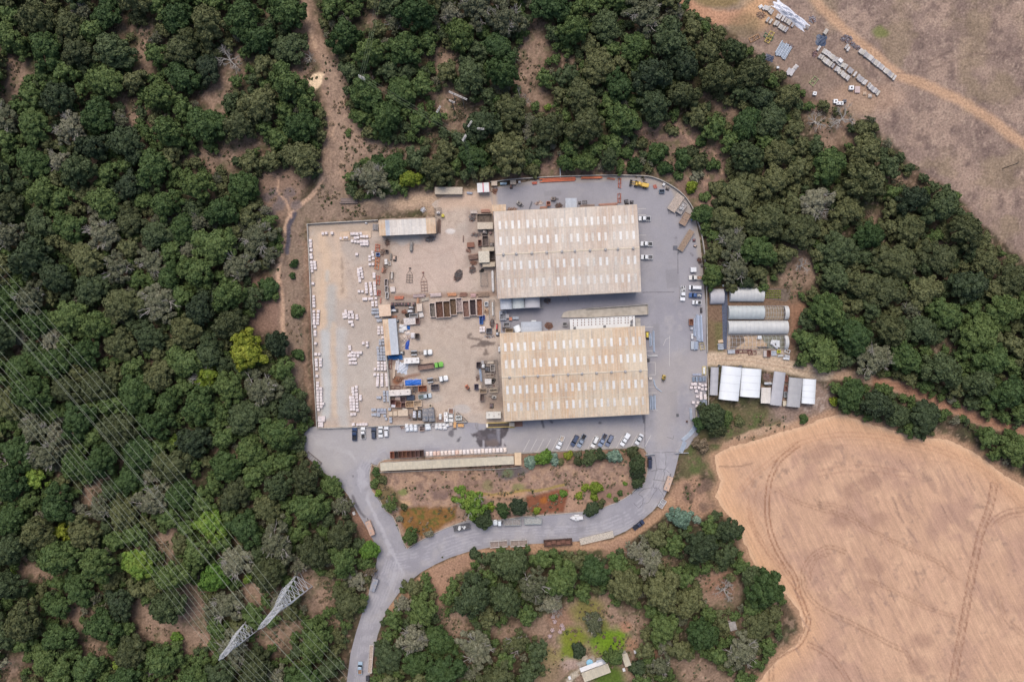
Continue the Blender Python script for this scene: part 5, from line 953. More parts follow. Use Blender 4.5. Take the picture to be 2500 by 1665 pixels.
bed('dark bed in the right of the lowest hoop frame', E, ((900,660),(1130,660),(1130,790),(960,788)), pm((134, 130, 112), .3, .9, .95, dirt=(84, 92, 58)), .04)
bed('earth bed holding the bright green crop rows', E, ((938,180),(1195,188),(1198,280),(1150,318),(940,280)), pm((120, 102, 86), .3, .8, .95), .06)
crop = arrays_to_mesh("crop_row", *(lambda v: (np.concatenate([v[0] * np.array([.8, .4, .5]) + np.array([k * 1.1, 0, 0]) for k in range(7)]), np.zeros((0, 3), int), np.concatenate([v[2] + k * len(v[0]) for k in range(7)])))(crown_arrays(31, R=.8, ncl=5, leaf=.17, nleaf=30, core=False, base=.1, flat=.5, rc=(.3, .5))), [leaf_mat("leaves_crop", (126, 140, 32), (146, 160, 40), (166, 176, 50), 1.15)])
for k in range(4):
    o = mesh_obj('crop_row', crop, None, (*W(*E(946, 208 + k * 22)), .05)); tag(o, 'row of bright green crops right of the top greenhouse, %s from the top' % ORD[k + 1], 'crop row', 'crop rows beside the top greenhouse'); o.scale = (.95, .8, 1)
m = MB(); P = [W(*E(*q)) for q in ((528,188),(560,188),(563,330),(560,560),(553,795),(516,795),(512,560),(505,360))]; m.prism(P, .0, .03); tag(m.build('weed_mat', pm((84, 92, 116), .2, 1.2, .8)), 'long dark blue ground cloth path left of the greenhouses', 'ground cloth')
TG = 'shade tunnels below the dirt road'
barrel_roof('shade_tunnel', 'narrow grey tunnel, leftmost below the dirt road', [E(396,975),E(478,978),E(464,1258),E(384,1254)], 1.8, 1.0, PLASTG, TG, 'y', cat='tunnel')
barrel_roof('shade_tunnel', 'largest bright white tunnel below the dirt road, second from left', [E(512,960),E(708,982),E(684,1318),E(478,1298)], 2.0, 2.0, PLASTW, TG, 'y', cat='tunnel', ends=True)
barrel_roof('shade_tunnel', 'white tunnel right of the largest white one', [E(714,985),E(916,995),E(888,1286),E(690,1268)], 1.9, 1.9, PLASTW, TG, 'y', cat='tunnel', ends=True)
shed('potting_shed', 'pinkish low shed with open frame between the white tunnel and grey roof', 'shed', [E(910,1180),E(1002,1182),E(990,1342),E(892,1338)], 2.2, 2.4, RPALE, 'we', WALL, group=None)
barrel_roof('shade_tunnel', 'long grey tunnel right of the pinkish low shed', [E(1028,1016),E(1142,1030),E(1118,1368),E(998,1352)], 2.2, .8, PLASTG, TG, 'y', cat='tunnel')
barrel_roof('shade_tunnel', 'grey tunnel second from the right below the dirt road', [E(1182,1078),E(1322,1090),E(1298,1382),E(1165,1368)], 2.0, 1.0, pm((178, 176, 178), .06, .5, .5), TG, 'y', cat='tunnel')
barrel_roof('shade_tunnel', 'bright white tunnel, rightmost below the dirt road', [E(1330,1090),E(1468,1100),E(1442,1346),E(1308,1340)], 2.0, 1.3, PLASTW, TG, 'y', cat='tunnel')

# ------------------------------------------------------------------ vehicles (nose towards +x)
def wheel(par, x, y, r, w, inner=0):
    m = MB(); m.tube((x, y - w / 2, r), (x, y + w / 2, r), r, 12); o = m.build('wheel', TYRE, par)
    m = MB(); m.tube((x, y - w / 2 - .012, r), (x, y + w / 2 + .012, r), r * .55, 8); m.build('rim', STEEL, o)
def lights(t, xf, xr, yw, z):
    for s in (-1, 1):
        m = MB(); m.box(xf, s * yw, z, z + .16, .08, .32); m.build('headlight', SKYL, t)
        m = MB(); m.box(xr, s * yw, z, z + .18, .06, .22); m.build('tail_light', pm((170, 40, 36), .1, 1, .3), t)
def cabin(t, body, x0, x1, xr0, xr1, wb, wr, z0, z1):
    """greenhouse of a car: body-colour roof and pillars (into body), dark panes as parts"""
    hb, hr = wb / 2, wr / 2
    body.hexa([(x0, -hb, z0), (x1, -hb, z0), (x1, hb, z0), (x0, hb, z0)], [(xr0, -hr, z1 - .06), (xr1, -hr, z1 - .06), (xr1, hr, z1 - .06), (xr0, hr, z1 - .06)])
    body.hexa([(xr0 - .03, -hr - .03, z1 - .06), (xr1 + .03, -hr - .03, z1 - .06), (xr1 + .03, hr + .03, z1 - .06), (xr0 - .03, hr + .03, z1 - .06)], [(xr0 + .08, -hr + .08, z1), (xr1 - .08, -hr + .08, z1), (xr1 - .08, hr - .08, z1), (xr0 + .08, hr - .08, z1)])
    def pane(nm, a, b, c, d):
        m = MB(); n = (Vector(b) - Vector(a)).cross(Vector(d) - Vector(a)).normalized() * .02; m.hexa([Vector(q) for q in (a, b, c, d)], [Vector(q) + n for q in (a, b, c, d)]); m.build(nm, GLASS, t)
    def lerp(p, q, f): return tuple(p[i] + (q[i] - p[i]) * f for i in range(3))
    pane('windscreen', lerp((x1, -hb, z0), (xr1, -hr, z1 - .06), .06), lerp((x1, hb, z0), (xr1, hr, z1 - .06), .06), lerp((x1, hb, z0), (xr1, hr, z1 - .06), .96), lerp((x1, -hb, z0), (xr1, -hr, z1 - .06), .96))
    pane('rear_window', lerp((x0, hb, z0), (xr0, hr, z1 - .06), .15), lerp((x0, -hb, z0), (xr0, -hr, z1 - .06), .15), lerp((x0, -hb, z0), (xr0, -hr, z1 - .06), .95), lerp((x0, hb, z0), (xr0, hr, z1 - .06), .95))
    for s in (-1, 1):
        a, b, c, d = (x0 + .25, s * hb, z0), (x1 - .3, s * hb, z0), (xr1, s * hr, z1 - .06), (xr0 + .1, s * hr, z1 - .06)
        q = [lerp(a, d, .12), lerp(b, c, .12), lerp(b, c, .9), lerp(a, d, .9)]
        pane('side_window', *(q if s < 0 else q[::-1]))
def car_colour(rgb): return glossy(rgb, .28)
def place(a, b, s=None):
    """from nose point a to tail point b (map units)"""
    if s: a, b = s(*a), s(*b)
    p, q = Vector(W(*a)), Vector(W(*b)); return (p + q) / 2, math.atan2(p.y - q.y, p.x - q.x), (p - q).length
def car(kind, s, nose, tail, rgb, label, group=None, bed=None, width=1.95, load=None, name=None):
    c, ang, L_ = place(nose, tail, s); cat = {'pickup': 'pickup', 'suv': 'car', 'sedan': 'car', 'van': 'van', 'shell': 'pickup'}[kind]
    t = thing(name or {'pickup': 'pickup_truck', 'suv': 'parked_car', 'sedan': 'parked_car', 'van': 'parked_van', 'shell': 'pickup_truck'}[kind], label, cat, c, ang, group); h = L_ / 2; w = width; P = car_colour(rgb); b = MB(); hi = {'pickup': 1.85, 'shell': 1.9, 'suv': 1.75, 'sedan': 1.42, 'van': 1.95}[kind]; belt = 1.02 if kind != 'sedan' else .9
    if kind in ('pickup', 'shell'):
        b.chbox((h + (h - L_ * .60)) / 2, 0, .38, belt, L_ * .60, w, .16)
        xb0, xb1 = -h + .02, h - L_ * .60 - .02; yw = w / 2
        b.box((xb0 + xb1) / 2, 0, .38, .62, xb1 - xb0, w - .06)
        if kind == 'pickup':
            for sy in (-1, 1): b.box((xb0 + xb1) / 2, sy * (yw - .09), .62, belt + .02, xb1 - xb0, .14)
            b.box(xb0 + .06, 0, .62, belt, .1, w - .34); b.box(xb1 - .06, 0, .62, belt, .1, w - .34)
        else: b.chbox((xb0 + xb1) / 2, 0, .62, 1.82, xb1 - xb0, w - .08, .14)
        cabin(t, b, h - L_ * .595, h - L_ * .235, h - L_ * .545, h - L_ * .33, w - .12, w - .42, belt - .02, hi); b.build('body', P, t)
        if kind == 'pickup':
            m = MB(); m.box((xb0 + xb1) / 2, 0, .63, .68, xb1 - xb0 - .26, w - .36); m.build('bed_floor', pm(bed or (62, 62, 66), .25, 2.0, .8), t)
            if load:
                rs = random.Random(int(c.x * 10)); m = MB()
                for k in range(7): m.box(rs.uniform(xb0 + .4, xb1 - .5), rs.uniform(-w * .25, w * .25), .68, rs.uniform(.85, 1.3), rs.uniform(.3, .9), rs.uniform(.2, .7), rs.random())
                m.build('load', pm(load, .3, 2.0, .9), t)
    else:
        b.chbox(0, 0, .36, belt, L_, w, .2)
        x0, x1, r0, r1 = {'suv': (-h + .12, h - L_ * .27, -h + .35, h - L_ * .40), 'sedan': (-h + L_ * .16, h - L_ * .27, -h + L_ * .3, h - L_ * .42), 'van': (-h + .08, h - L_ * .14, -h + .2, h - L_ * .26)}[kind]
        cabin(t, b, x0, x1, r0, r1, w - .1, w - .45, belt - .02, hi); b.build('body', P, t)
        if kind != 'sedan':
            for sy in (-1, 1): m = MB(); m.tube((r0 + .15, sy * (w * .5 - .33), hi + .06), (r1 - .2, sy * (w * .5 - .33), hi + .06), .03, 5); m.build('roof_rail', STEEL, t)
    for sy in (-1, 1):
        m = MB(); m.box(h - L_ * .29, sy * (w / 2 + .09), belt - .02, belt + .16, .14, .2); m.build('mirror', P, t)
        for x in (h - L_ * .19, -h + L_ * .2): wheel(t, x, sy * (w / 2 - .1), .36, .24)
    lights(t, h - .02, -h + .0, w / 2 - .32, .68)
    return t
def axles(t, xs, w, r=.5, dual=True):
    for x in xs:
        for sy in (-1, 1): wheel(t, x, sy * (w / 2 - (.28 if dual else .15)), r, .5 if dual else .28)
def cab_truck(s, nose, tail, rgb, label, body='chassis', bodyrgb=(120, 118, 118), hood=True, name='truck', width=2.35):
    c, ang, L_ = place(nose, tail, s); t = thing(name, label, 'truck', c, ang); h = L_ / 2; w = width; P = car_colour(rgb); m = MB()
    for sy in (-1, 1): m.box(-.2, sy * .42, .72, .98, L_ - .6, .14)
    for x in np.linspace(-h + .6, h - 2, 5): m.box(x, 0, .76, .94, .14, .7)
    m.build('chassis', DARK, t)
    b = MB()
    b.chbox(h - 1.05, 0, .75, 1.75, 2.1, w * .82, .3); b.chbox(h - 2.85, 0, .8, 1.9, 1.75, w, .15); cabin(t, b, h - 3.7, h - 2.0, h - 3.6, h - 2.35, w - .06, w - .35, 1.88, 2.75); b.build('cab', P, t)
    for sy in (-1, 1):
        m = MB(); m.box(h - 1.0, sy * w * .455, .4, 1.05, 1.3, .3); m.build('wing', P, t); m = MB(); m.cyl(h - 4.0, sy * (w / 2 - .15), 1.0, 3.1, .09, 7); m.build('exhaust_stack', GALV, t)
        m = MB(); m.tube((h - 3.7, sy * (w / 2 - .28), .72), (h - 2.3, sy * (w / 2 - .28), .72), .3, 9); m.build('fuel_tank', GALV, t); m = MB(); m.box(h - 2.1, sy * (w / 2 + .2), 1.7, 2.3, .12, .25); m.build('mirror', DARK, t)
    wheel(t, h - 1.0, .95, .5, .3); wheel(t, h - 1.0, -.95, .5, .3); axles(t, (-h + 1.1, -h + 2.45), w); lights(t, h - .01, -h + .1, .75, .9)
    if body == 'dump':
        x0, x1 = -h, h - 4.15; open_box(t, (x0 + x1) / 2, 0, x1 - x0, w + .1, 1.15, 2.35, bodyrgb, 'dump_body')
    if body == 'chassis':
        m = MB(); m.box(-h + 1.8, 0, 1.02, 1.12, 2.2, .9); m.build('fifth_wheel', DARK, t)
        for sy in (-1, 1): m = MB(); m.box(-h + 1.8, sy * (w / 2 - .32), 1.12, 1.18, 2.5, .5); m.build('mudguard', GALV, t)
    return t
def open_box(t, cx, cy, L_, w, z0, z1, rgb, part='tub', inner=None, rim=None, th=.1):
    m = MB(); M1 = pm(rgb, .22, 1.6, .85); mats = [M1]
    m.box(cx, cy, z0, z0 + .12, L_, w)
    for sy in (-1, 1): m.box(cx, cy + sy * (w / 2 - th / 2), z0 + .12, z1, L_, th)
    for sx in (-1, 1): m.box(cx + sx * (L_ / 2 - th / 2), cy, z0 + .12, z1, th, w - 2 * th)
    n = max(2, int(L_ / 1.2))
    for k in range(n + 1):
        for sy in (-1, 1): m.box(cx - L_ / 2 + .1 + (L_ - .2) * k / n, cy + sy * (w / 2 + .05), z0, z1 - .02, .1, .1)
    o = m.build(part, mats, t)
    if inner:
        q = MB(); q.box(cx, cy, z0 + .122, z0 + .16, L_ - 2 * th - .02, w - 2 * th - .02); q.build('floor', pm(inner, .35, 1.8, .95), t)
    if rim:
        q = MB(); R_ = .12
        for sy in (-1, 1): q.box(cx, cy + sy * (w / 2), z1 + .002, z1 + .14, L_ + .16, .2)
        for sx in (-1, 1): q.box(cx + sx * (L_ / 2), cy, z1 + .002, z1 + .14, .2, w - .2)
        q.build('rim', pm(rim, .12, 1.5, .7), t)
    return o
def trailer(s, nose, tail, w, label, deck=(176, 150, 132), rail=None, tongue=True, side=0.0, siderail=(196, 186, 178), boards=True, group=None, wheels=(-.32, -.2), h0=1.05, load=None):
    c, ang, L_ = place(nose, tail, s); t = thing('flatbed_trailer', label, 'trailer', c, ang, group); h = L_ / 2; m = MB(); rs = random.Random(int(c.x * 7 + c.y))
    n = max(5, int(w / .22)); D1 = pm(deck, .22, 2.0, .9)
    for k in range(n): m.box(0, -w / 2 + w * (k + .5) / n, h0, h0 + .06 + rs.uniform(0, .012), L_ - .1, w / n - .02)
    m.build('deck', D1, t); m = MB(); R1 = pm(rail or (150, 128, 118), .2, 1.5, .7)
    for sy in (-1, 1): m.box(0, sy * (w / 2 + .05), h0 - .14, h0 + .1, L_, .1)
    for sx in (-1, 1): m.box(sx * (h - .04), 0, h0 - .14, h0 + .1, .1, w)
    for k in range(4): m.box(-h + L_ * (k + .5) / 4, 0, h0 - .2, h0 - .01, .12, w - .1)
    m.build('frame', R1, t)
    if side:
        m = MB(); S1 = pm(siderail, .12, 1.5, .7)
        for sy in (-1, 1): m.box(0, sy * (w / 2 + .05), h0 + .102, h0 + side, L_, .1)
        for sx in (-1, 1): m.box(sx * (h - .05), 0, h0 + .102, h0 + side, .1, w)
        m.box(0, 0, h0 + .09, h0 + side * .7, .12, w); m.build('side_boards', S1, t)
    axles(t, [L_ * q for q in wheels], w, .42, False)
    if tongue:
        m = MB()
        for sy in (-1, 1): m.tube((h - .1, sy * w * .3, h0 - .2), (h + 1.4, 0, .6), .07, 5)
        m.tube((h + 1.3, 0, 0), (h + 1.3, 0, .8), .06, 5); m.build('drawbar', DARK, t)
    if load:
        m = MB()
        for k in range(6): m.box(rs.uniform(-h * .5, h * .5), rs.uniform(-w * .25, w * .25), h0 + .08, h0 + rs.uniform(.3, .9), rs.uniform(.5, 1.6), rs.uniform(.4, .9), rs.random())
        m.build('load', pm(load, .25, 1.5, .7), t)
    return t
def box_trailer(s, nose, tail, w, label, rgb=(232, 228, 226), h1=3.3, wheels=True, name='box_trailer', cat='trailer', round_=False, tongue=True):
    c, ang, L_ = place(nose, tail, s); t = thing(name, label, cat, c, ang); h = L_ / 2; m = MB(); m.chbox(0, 0, .8, h1, L_, w, .35 if round_ else .1); m.build('body', pm(rgb, .07, .6, .5, dirt=(196, 180, 166), damt=.5), t)
    m = MB(); m.box(0, 0, .55, .79, L_ - .3, w * .8); m.build('frame', DARK, t)
    if wheels: axles(t, (-L_ * .3, -L_ * .3 + 1.1), w, .42, False)
    if tongue: m = MB(); m.tube((h - .1, 0, .6), (h + 1.2, 0, .5), .08, 5); m.tube((h + 1.0, 0, 0), (h + 1.0, 0, .8), .06, 5); m.build('drawbar', DARK, t)
    for k in range(3): m = MB(); m.box(-h + L_ * (k + .6) / 3, w * .12 * (-1) ** k, h1 + .002, h1 + .2, .5, .5); m.build('roof_hatch', pm((170, 164, 160), .1, 1, .6), t)
    m = MB(); m.box(-h - .02, 0, .95, h1 - .2, .04, w * .8); m.build('rear_door', pm((206, 202, 200), .08, .6, .5), t)
    return t
# ------------------------------------------------------------------ the vehicles of the photograph
WHT = (240, 242, 246); PK = 'cars parked on slanted bays below the lower warehouse'; PL = 'cars parked below the gravel yard'
car('pickup', C, (1642,450), (1757,450), WHT, 'white crew cab pickup with dark bed, uppermost of three beside the upper warehouse', 'white pickups beside the upper warehouse', (44,46,60))
car('pickup', C, (1660,690), (1775,693), WHT, 'white pickup with rack frame in its bed, middle of three beside the upper warehouse', 'white pickups beside the upper warehouse', (120,120,122), load=(90,92,96))
car('pickup', C, (1664,818), (1778,821), WHT, 'white pickup with grey bed, lowest of three beside the upper warehouse', 'white pickups beside the upper warehouse', (110,108,112))
car('pickup', C, (2122,1015), (2250,1015), (226,222,216), 'silver pickup with wooden load at the right wall, uppermost of its row', None, (176,140,116), load=(190,150,126))
car('van', C, (2124,1108), (2240,1112), WHT, 'white van at the right wall under the silver pickup')
car('pickup', C, (2062,1235), (2068,1090), WHT, 'white service pickup standing alone, nose down, left of the right wall row', None, (96,94,96), load=(206,204,204), width=2.1)
car('pickup', C, (2122,1180), (2245,1185), (60,96,158), 'blue nosed truck carrying white tank and gear at the right wall', None, (120,118,120), load=(214,212,210))
car('pickup', C, (2155,1250), (2240,1254), WHT, 'small white pickup with dark bed, lowest of the right wall row', None, (60,60,64), width=1.8)
car('pickup', D, (866,1312), (920,1192), WHT, 'white pickup with rusty bed, leftmost of the slanted parking row', PK, (196,178,160))
car('suv', D, (1004,1285), (1058,1186), (72,86,120), 'navy blue car, leftmost dark one of the slanted parking row', PK)
car('pickup', D, (1066,1294), (1130,1176), (150,164,186), 'pale blue grey pickup with black bed beside the navy car', PK, (44,44,50))
car('suv', D, (1198,1300), (1250,1194), (238,238,236), 'white car next to the grey pickup in the slanted parking row', PK)
car('pickup', D, (1266,1290), (1330,1172), (142,158,190), 'blue grey pickup with dark bed right of the white car', PK, (70,66,74))
car('suv', D, (1336,1286), (1390,1184), (122,132,160), 'slate blue car right of the two grey pickups', PK)
car('shell', D, (1478,1282), (1546,1166), (242,244,248), 'white pickup with shell top, alone in the right part of the slanted row', PK)
car('sedan', D, (1620,1270), (1676,1176), (224,226,230), 'white sedan, rightmost of the slanted parking row', PK)
car('pickup', B, (597,1240), (597,1388), (40,66,112), 'dark blue pickup, leftmost below the gravel yard', PL, (40,44,56), width=2.15)
car('pickup', B, (692,1236), (696,1368), (240,240,240), 'white pickup with dark bed below the gravel yard', PL, (60,58,60))
car('suv', B, (814,1238), (818,1366), (66,76,100), 'dark slate car in the middle of the row below the gravel yard', PL, width=2.0)
car('sedan', B, (896,1350), (893,1228), (238,240,242), 'white sedan with nose down below the gravel yard', PL)
car('suv', B, (960,1230), (962,1345), (236,236,240), 'white van-like car, rightmost below the gravel yard', PL)
car('van', G, (1748,132), (1748,240), (48,56,84), 'navy van parked under the dark trees at the road bend')
car('pickup', G, (1690,748), (1592,822), (52,64,96), 'navy pickup parked at the outer side of the road bend', None, (44,48,62))
car('pickup', L, (107,910), (103,990), (168,196,220), 'light blue pickup driving on the road at the bottom edge', None, (176,132,96))
car('pickup', B, (1478,868), (1328,892), (190,204,214), 'silver pickup with open trunk in the truck yard beside the white trailer', None, (96,110,104))
car('pickup', B, (1700,1172), (1704,1020), (236,234,230), 'white pickup with rusty bed beside the lattice boom', None, (150,104,84), width=2.2)
cab_truck(B, (1490,375), (1232,385), (242,242,240), 'white cab truck with bare chassis, upper of two in the truck yard')
cab_truck(B, (1670,670), (1418,702), (244,244,244), 'white cab truck with bare chassis, lower of two in the truck yard')
cab_truck(B, (1616,513), (1330,550), (118,206, 66), 'dump truck with bright green cab and brown empty body', 'dump', (150,118,106), name='dump_truck')
cab_truck(G, (250,762), (345,760), (228,236,242), 'white tractor unit on the loop road under the dark trees', 'chassis')
box_trailer(B, (1345,466), (1172,474), 2.5, 'white camper trailer with roof vents between the truck chassis and the green truck', (238,236,234))
box_trailer(B, (1250,828), (1003,842), 2.6, 'long white tank-like trailer against the concrete wall', (228,218,210), 3.5, round_=True)
box_trailer(B, (1645,1060), (1648,1168), 1.7, 'narrow white trailer beside the white pickup with rusty bed', (246,246,246), 2.4)
box_trailer(B, (2275,1088), (2108,1092), 2.9, 'pale container on skids at the lower left corner of the lower warehouse', (222,218,206), 3.4, False, 'container', 'container', tongue=False)
box_trailer(B, (1412,1018), (1416,1162), 2.5, 'dark slate covered trailer, left of a pair', (86,100,118), 2.7, tongue=False, name='covered_trailer'); box_trailer(B, (1474,1010), (1490,1164), 2.6, 'dark slate covered trailer, right of a pair', (82,94,112), 2.8, tongue=False, name='covered_trailer')
box_trailer(F, (782,1000), (836,1145), 2.3, 'orange brown box trailer on the verge left of the road fork', (206,158,132), 2.3)
box_trailer(G, (1943,322), (1900,452), 2.4, 'tan flat topped trailer at the right side of the road bend', (212,170,142), 1.9)
box_trailer(L, (210,380), (182,455), 2.3, 'grey blue tilted trailer at the left road edge', (136,146,166), 1.9)
trailer(C, (1948,375), (2045,228), 3.6, 'largest pale flatbed trailer at the top of the curved wall', (196,176,160), (206,188,170))
trailer(C, (2020,400), (2085,302), 2.4, 'small grey trailer with load beside the large pale flatbed', (170,162,160), (190,180,174), load=(186,184,184), side=.5)
trailer(C, (2052,510), (2112,400), 2.9, 'brown plank trailer third down the curved wall', (172,142,120), (196,160,140), side=.45, siderail=(196,164,146))
trailer(C, (2035,755), (2150,565), 2.5, 'longest brown plank trailer, lowest along the curved wall', (168,140,116), (176,156,142))
trailer(G, (355,758), (514,755), 2.5, 'grey flatbed coupled behind the white tractor unit', (160,152,148), (176,182,186), False, .5, (176,186,186))
trailer(G, (550,745), (714,742), 2.6, 'grey flatbed trailer on its own, right of the coupled one', (176,176,172), (166,180,180), False, .5, (170,184,184))
trailer(F, (1690,1085), (1862,1050), 2.4, 'dark flatbed trailer left of the very dark tree', (100,98,102), (116,118,124), False, .4, (130,132,140), load=(226,226,226))
trailer(G, (222,970), (388,958), 2.6, 'brown bedded flatbed with white sides on the lower road verge, left one', (160,140,130), (226,216,208), False, .7, (230,222,216)); trailer(G, (416,960), (580,950), 2.6, 'brown bedded flatbed with white sides on the lower road verge, right one', (164,144,132), (226,216,208), False, .7, (230,222,216))
trailer(G, (1080,945), (1400,870), 2.7, 'very long pale flatbed loaded with three beams on the lower verge', (210,196,178), (206,190,170), False, wheels=(-.4, -.34, -.28))
trailer(L, (180,800), (168,978), 1.6, 'long thin white railed trailer at the right road edge near the bottom', (200,176,160), (232,226,220), False, .4, (236,230,226))
trailer(G, (1888,545), (1842,615), 2.0, 'white open frame trailer at the right side of the road bend', (170,166,170), (232,234,236), False, .5, (234,236,238))
trailer(B, (1160,1448 - 1413 - 8), (1298,1436 - 1413 - 8), 3.0, 'white planked trailer below the engine boxes', (226,214,208), (180,160,150), True)
# small white towable on the loop road
c, ang, L_ = place((995, 718), (1098, 714), G); t = thing('white_towable', 'small white pointed trailer alone on the loop road', 'trailer', c, ang); m = MB(); m.hexa([(-3, -.9, .5), (1.6, -.9, .5), (3, 0, .5), (1.6, .9, .5), (-3, .9, .5)][::1], [(-2.8, -.7, 1.7), (1.5, -.7, 1.5), (2.6, 0, 1.2), (1.5, .7, 1.5), (-2.8, .7, 1.7)]); m.build('body', WHITE, t); axles(t, (-.4,), 2.3, .4, False)
for s_ in (-1, 1): m = MB(); m.box(-.2, s_ * 1.1, .75, .95, 2.0, .5); m.build('mudguard', WHITE, t)
m = MB(); m.cyl(.3, 0, 1.55, 2.2, .2, 8); m.build('mast_stub', DARK, t)
# loader, forklifts, small tractor
def loader(s, nose, tail, label, rgb=(236, 186, 50)):
    c, ang, L_ = place(nose, tail, s); t = thing('wheel_loader', label, 'loader', c, ang); Y = glossy(rgb, .4); h = L_ / 2; m = MB(); m.chbox(-h + 1.6, 0, .8, 2.0, 3.2, 1.7, .3); m.build('engine_cover', Y, t)
    m = MB(); m.chbox(.1, 0, .8, 1.4, 2.6, 1.5, .2); m.box(-.1, 0, 1.4, 1.42, 1.4, 1.3); m.build('frame', Y, t); b = MB(); cabin(t, b, -.8, .7, -.6, .5, 1.4, 1.25, 1.4, 2.9); b.build('cab', Y, t)
    for sy in (-1, 1): m = MB(); m.tube((.4, sy * .5, 1.6), (h - 1.0, sy * .5, .7), .14, 6); m.build('lift_arm', Y, t)
    m = MB(); m.box(h - .75, 0, .1, .25, .9, 2.6); m.box(h - 1.15, 0, .25, 1.15, .12, 2.6)
    for sy in (-1, 1): m.box(h - .75, sy * 1.27, .25, .9, .8, .08)
    m.build('bucket', DARK, t)
    for x in (-h + 1.5, 1.2):
        for sy in (-1, 1): wheel(t, x, sy * 1.0, .7, .5)
    return t
loader(C, (1552,105), (1735,142), 'yellow wheel loader with dark bucket in the top right of the asphalt')
def forklift(s, nose, tail, label, rgb):
    c, ang, L_ = place(nose, tail, s); t = thing('forklift', label, 'forklift', c, ang); Y = glossy(rgb, .4); h = L_ / 2; m = MB(); m.chbox(-h + 1.1, 0, .4, 1.3, 2.0, 1.35, .2); m.build('body', Y, t)
    for q in ((-h + .5, .55), (-h + .5, -.55), (-h + 1.9, .55), (-h + 1.9, -.55)): m = MB(); m.tube((*q, 1.25), (*q, 2.2), .05, 5); m.build('guard_post', DARK, t)
    m = MB()
    for k in range(6): m.box(-h + .5 + k * .28, 0, 2.2, 2.26, .1, 1.2)
    m.build('overhead_guard', DARK, t); m = MB(); m.box(-h + 1.0, 0, 1.3, 1.6, .5, .6); m.build('seat', DARK, t)
    for sy in (-1, 1):
        m = MB(); m.box(-h + 2.2, sy * .4, .15, 2.5, .12, .14); m.build('mast', DARK, t); m = MB(); m.box(-h + 2.9, sy * .3, .12, .2, 1.2, .14); m.build('fork', DARK, t)
        for x in (-h + .5, -h + 1.8): wheel(t, x, sy * .62, .33, .24)
    return t
forklift(D, (1870,692), (1888,608), 'yellow forklift driving on the asphalt right of the lower warehouse', (228, 190, 70)); forklift(B, (1925,832), (1872,750), 'orange forklift in the middle of the truck yard', (236, 128, 84))
forklift(C, (535,330), (480,290), 'grey forklift parked near the annex of the upper warehouse', (186, 178, 172)); forklift(C, (855,262), (802,262), 'brown forklift left of the blue grey canopy', (160, 138, 128))
forklift(B, (2110,880), (2225,890), 'white and tan machine beside the junk frame, lower part', (214, 206, 196))

# ------------------------------------------------------------------ pallets of blocks
def pallet_proto(rgb, n, label, seed):
    rs = random.Random(seed); t = thing('block_pallet', label, 'pallet', (0, 0)); m = MB()
    for k in range(5): m.box(-.5 + k * .25, 0, .1, .13, .16, 1.15)
    for k in (-.5, 0, .5): m.box(0, k, 0, .099, 1.15, .1)
    m.build('pallet', WOOD, t); m = MB(); h = rs.uniform(.75, 1.0)
    for i in range(n):
        for j in range(n):
            s_ = 1.14 / n; m.box(-.57 + s_ * (i + .5), -.57 + s_ * (j + .5), .131, .13 + h + rs.uniform(-.05, .05), s_ - .02, s_ - .02)
    m.build('block_stack', pm(rgb, .07, 1.8, .8), t); return t
PINKW = [((238,222,220), 'pale pink'), ((244,230,228), 'pinkish white')]; GREYB = [((186,188,198), 'grey'), ((178,184,198), 'blue grey')]
protos = {}
def place_pallets(points, s, cluster, kind='p', rot=-2.7, tilt=.047, gap=17, scale=1.0, byrow=False):
    """lays out one group of pallets; every label gives column and place within it"""
    rs = random.Random(len(points)); pts = sorted(points, key=lambda q: q[0] - tilt * q[1]); cols = []
    for q in pts:
        u = q[0] - tilt * q[1]
        if cols and u - cols[-1][-1][2] < gap: cols[-1].append((*q, u))
        else: cols.append([(*q, u)])
    for ci_, c in enumerate(cols):
        for ri, q in enumerate(sorted(c, key=lambda q: q[1])):
            var = (PINKW if kind == 'p' else GREYB)[rs.randrange(2)]; lb = (f"{var[1]} block pallet, {ORD[ri + 1]} down in column {ci_ + 1} of {cluster}" if len(cols) > 1 else f"{var[1]} block pallet, {ORD[ri + 1]} down the {cluster}")
            if len(lb.split()) > 16: lb = lb.replace('block pallet', 'pallet')
            key = (var[1], rs.randrange(2)); a = math.radians(rot + rs.uniform(-5, 5)); xy = W(*s(q[0], q[1]), .6); sc = scale * rs.uniform(.9, 1.08)
            if key not in protos:
                protos[key] = pallet_proto(var[0], 2 + key[1], lb, len(protos)); o = protos[key]; o.location = (*xy, 0); o.rotation_euler = (0, 0, a); o['group'] = 'block pallets in the ' + cluster
            else: o = dup(protos[key], xy, a, lb, 'block pallets in the ' + cluster)
            o.scale = (sc, sc * rs.uniform(.95, 1.05), rs.uniform(.85, 1.25))
place_pallets([(85,508),(88,543),(90,577),(93,617),(93,670),(97,703),(97,755),(100,790),(103,823),(105,857),(133,755),(138,788),(140,823)], A, 'upper left wall stack')
place_pallets([(115,1000),(122,1148),(124,1182),(125,1220),(127,1257),(127,1320),(128,1357),(128,1390),(128,1425),(130,1458),(137,1495),(176,1318),(174,1357),(172,1390),(170,1425),(168,1458)], A, 'middle left wall stack')
place_pallets([(138,140),(138,175),(147,275),(147,398),(153,462),(155,497),(156,527),(156,570),(160,648),(187,398),(203,458),(203,492),(203,525)], B, 'left wall stack beside the gap')
place_pallets([(168,725),(167,758),(169,793),(169,828),(170,861),(171,895),(171,928),(171,965),(173,1000),(178,1035),(206,793),(207,828),(207,861),(208,895),(209,928),(207,965),(210,1000),(231,965)], B, 'lower left wall stack')
place_pallets([(186,1125),(186,1155),(212,1125),(212,1155),(237,1125),(237,1155),(190,1190),(190,1220),(217,1190),(217,1220)], B, 'lower left wall corner')
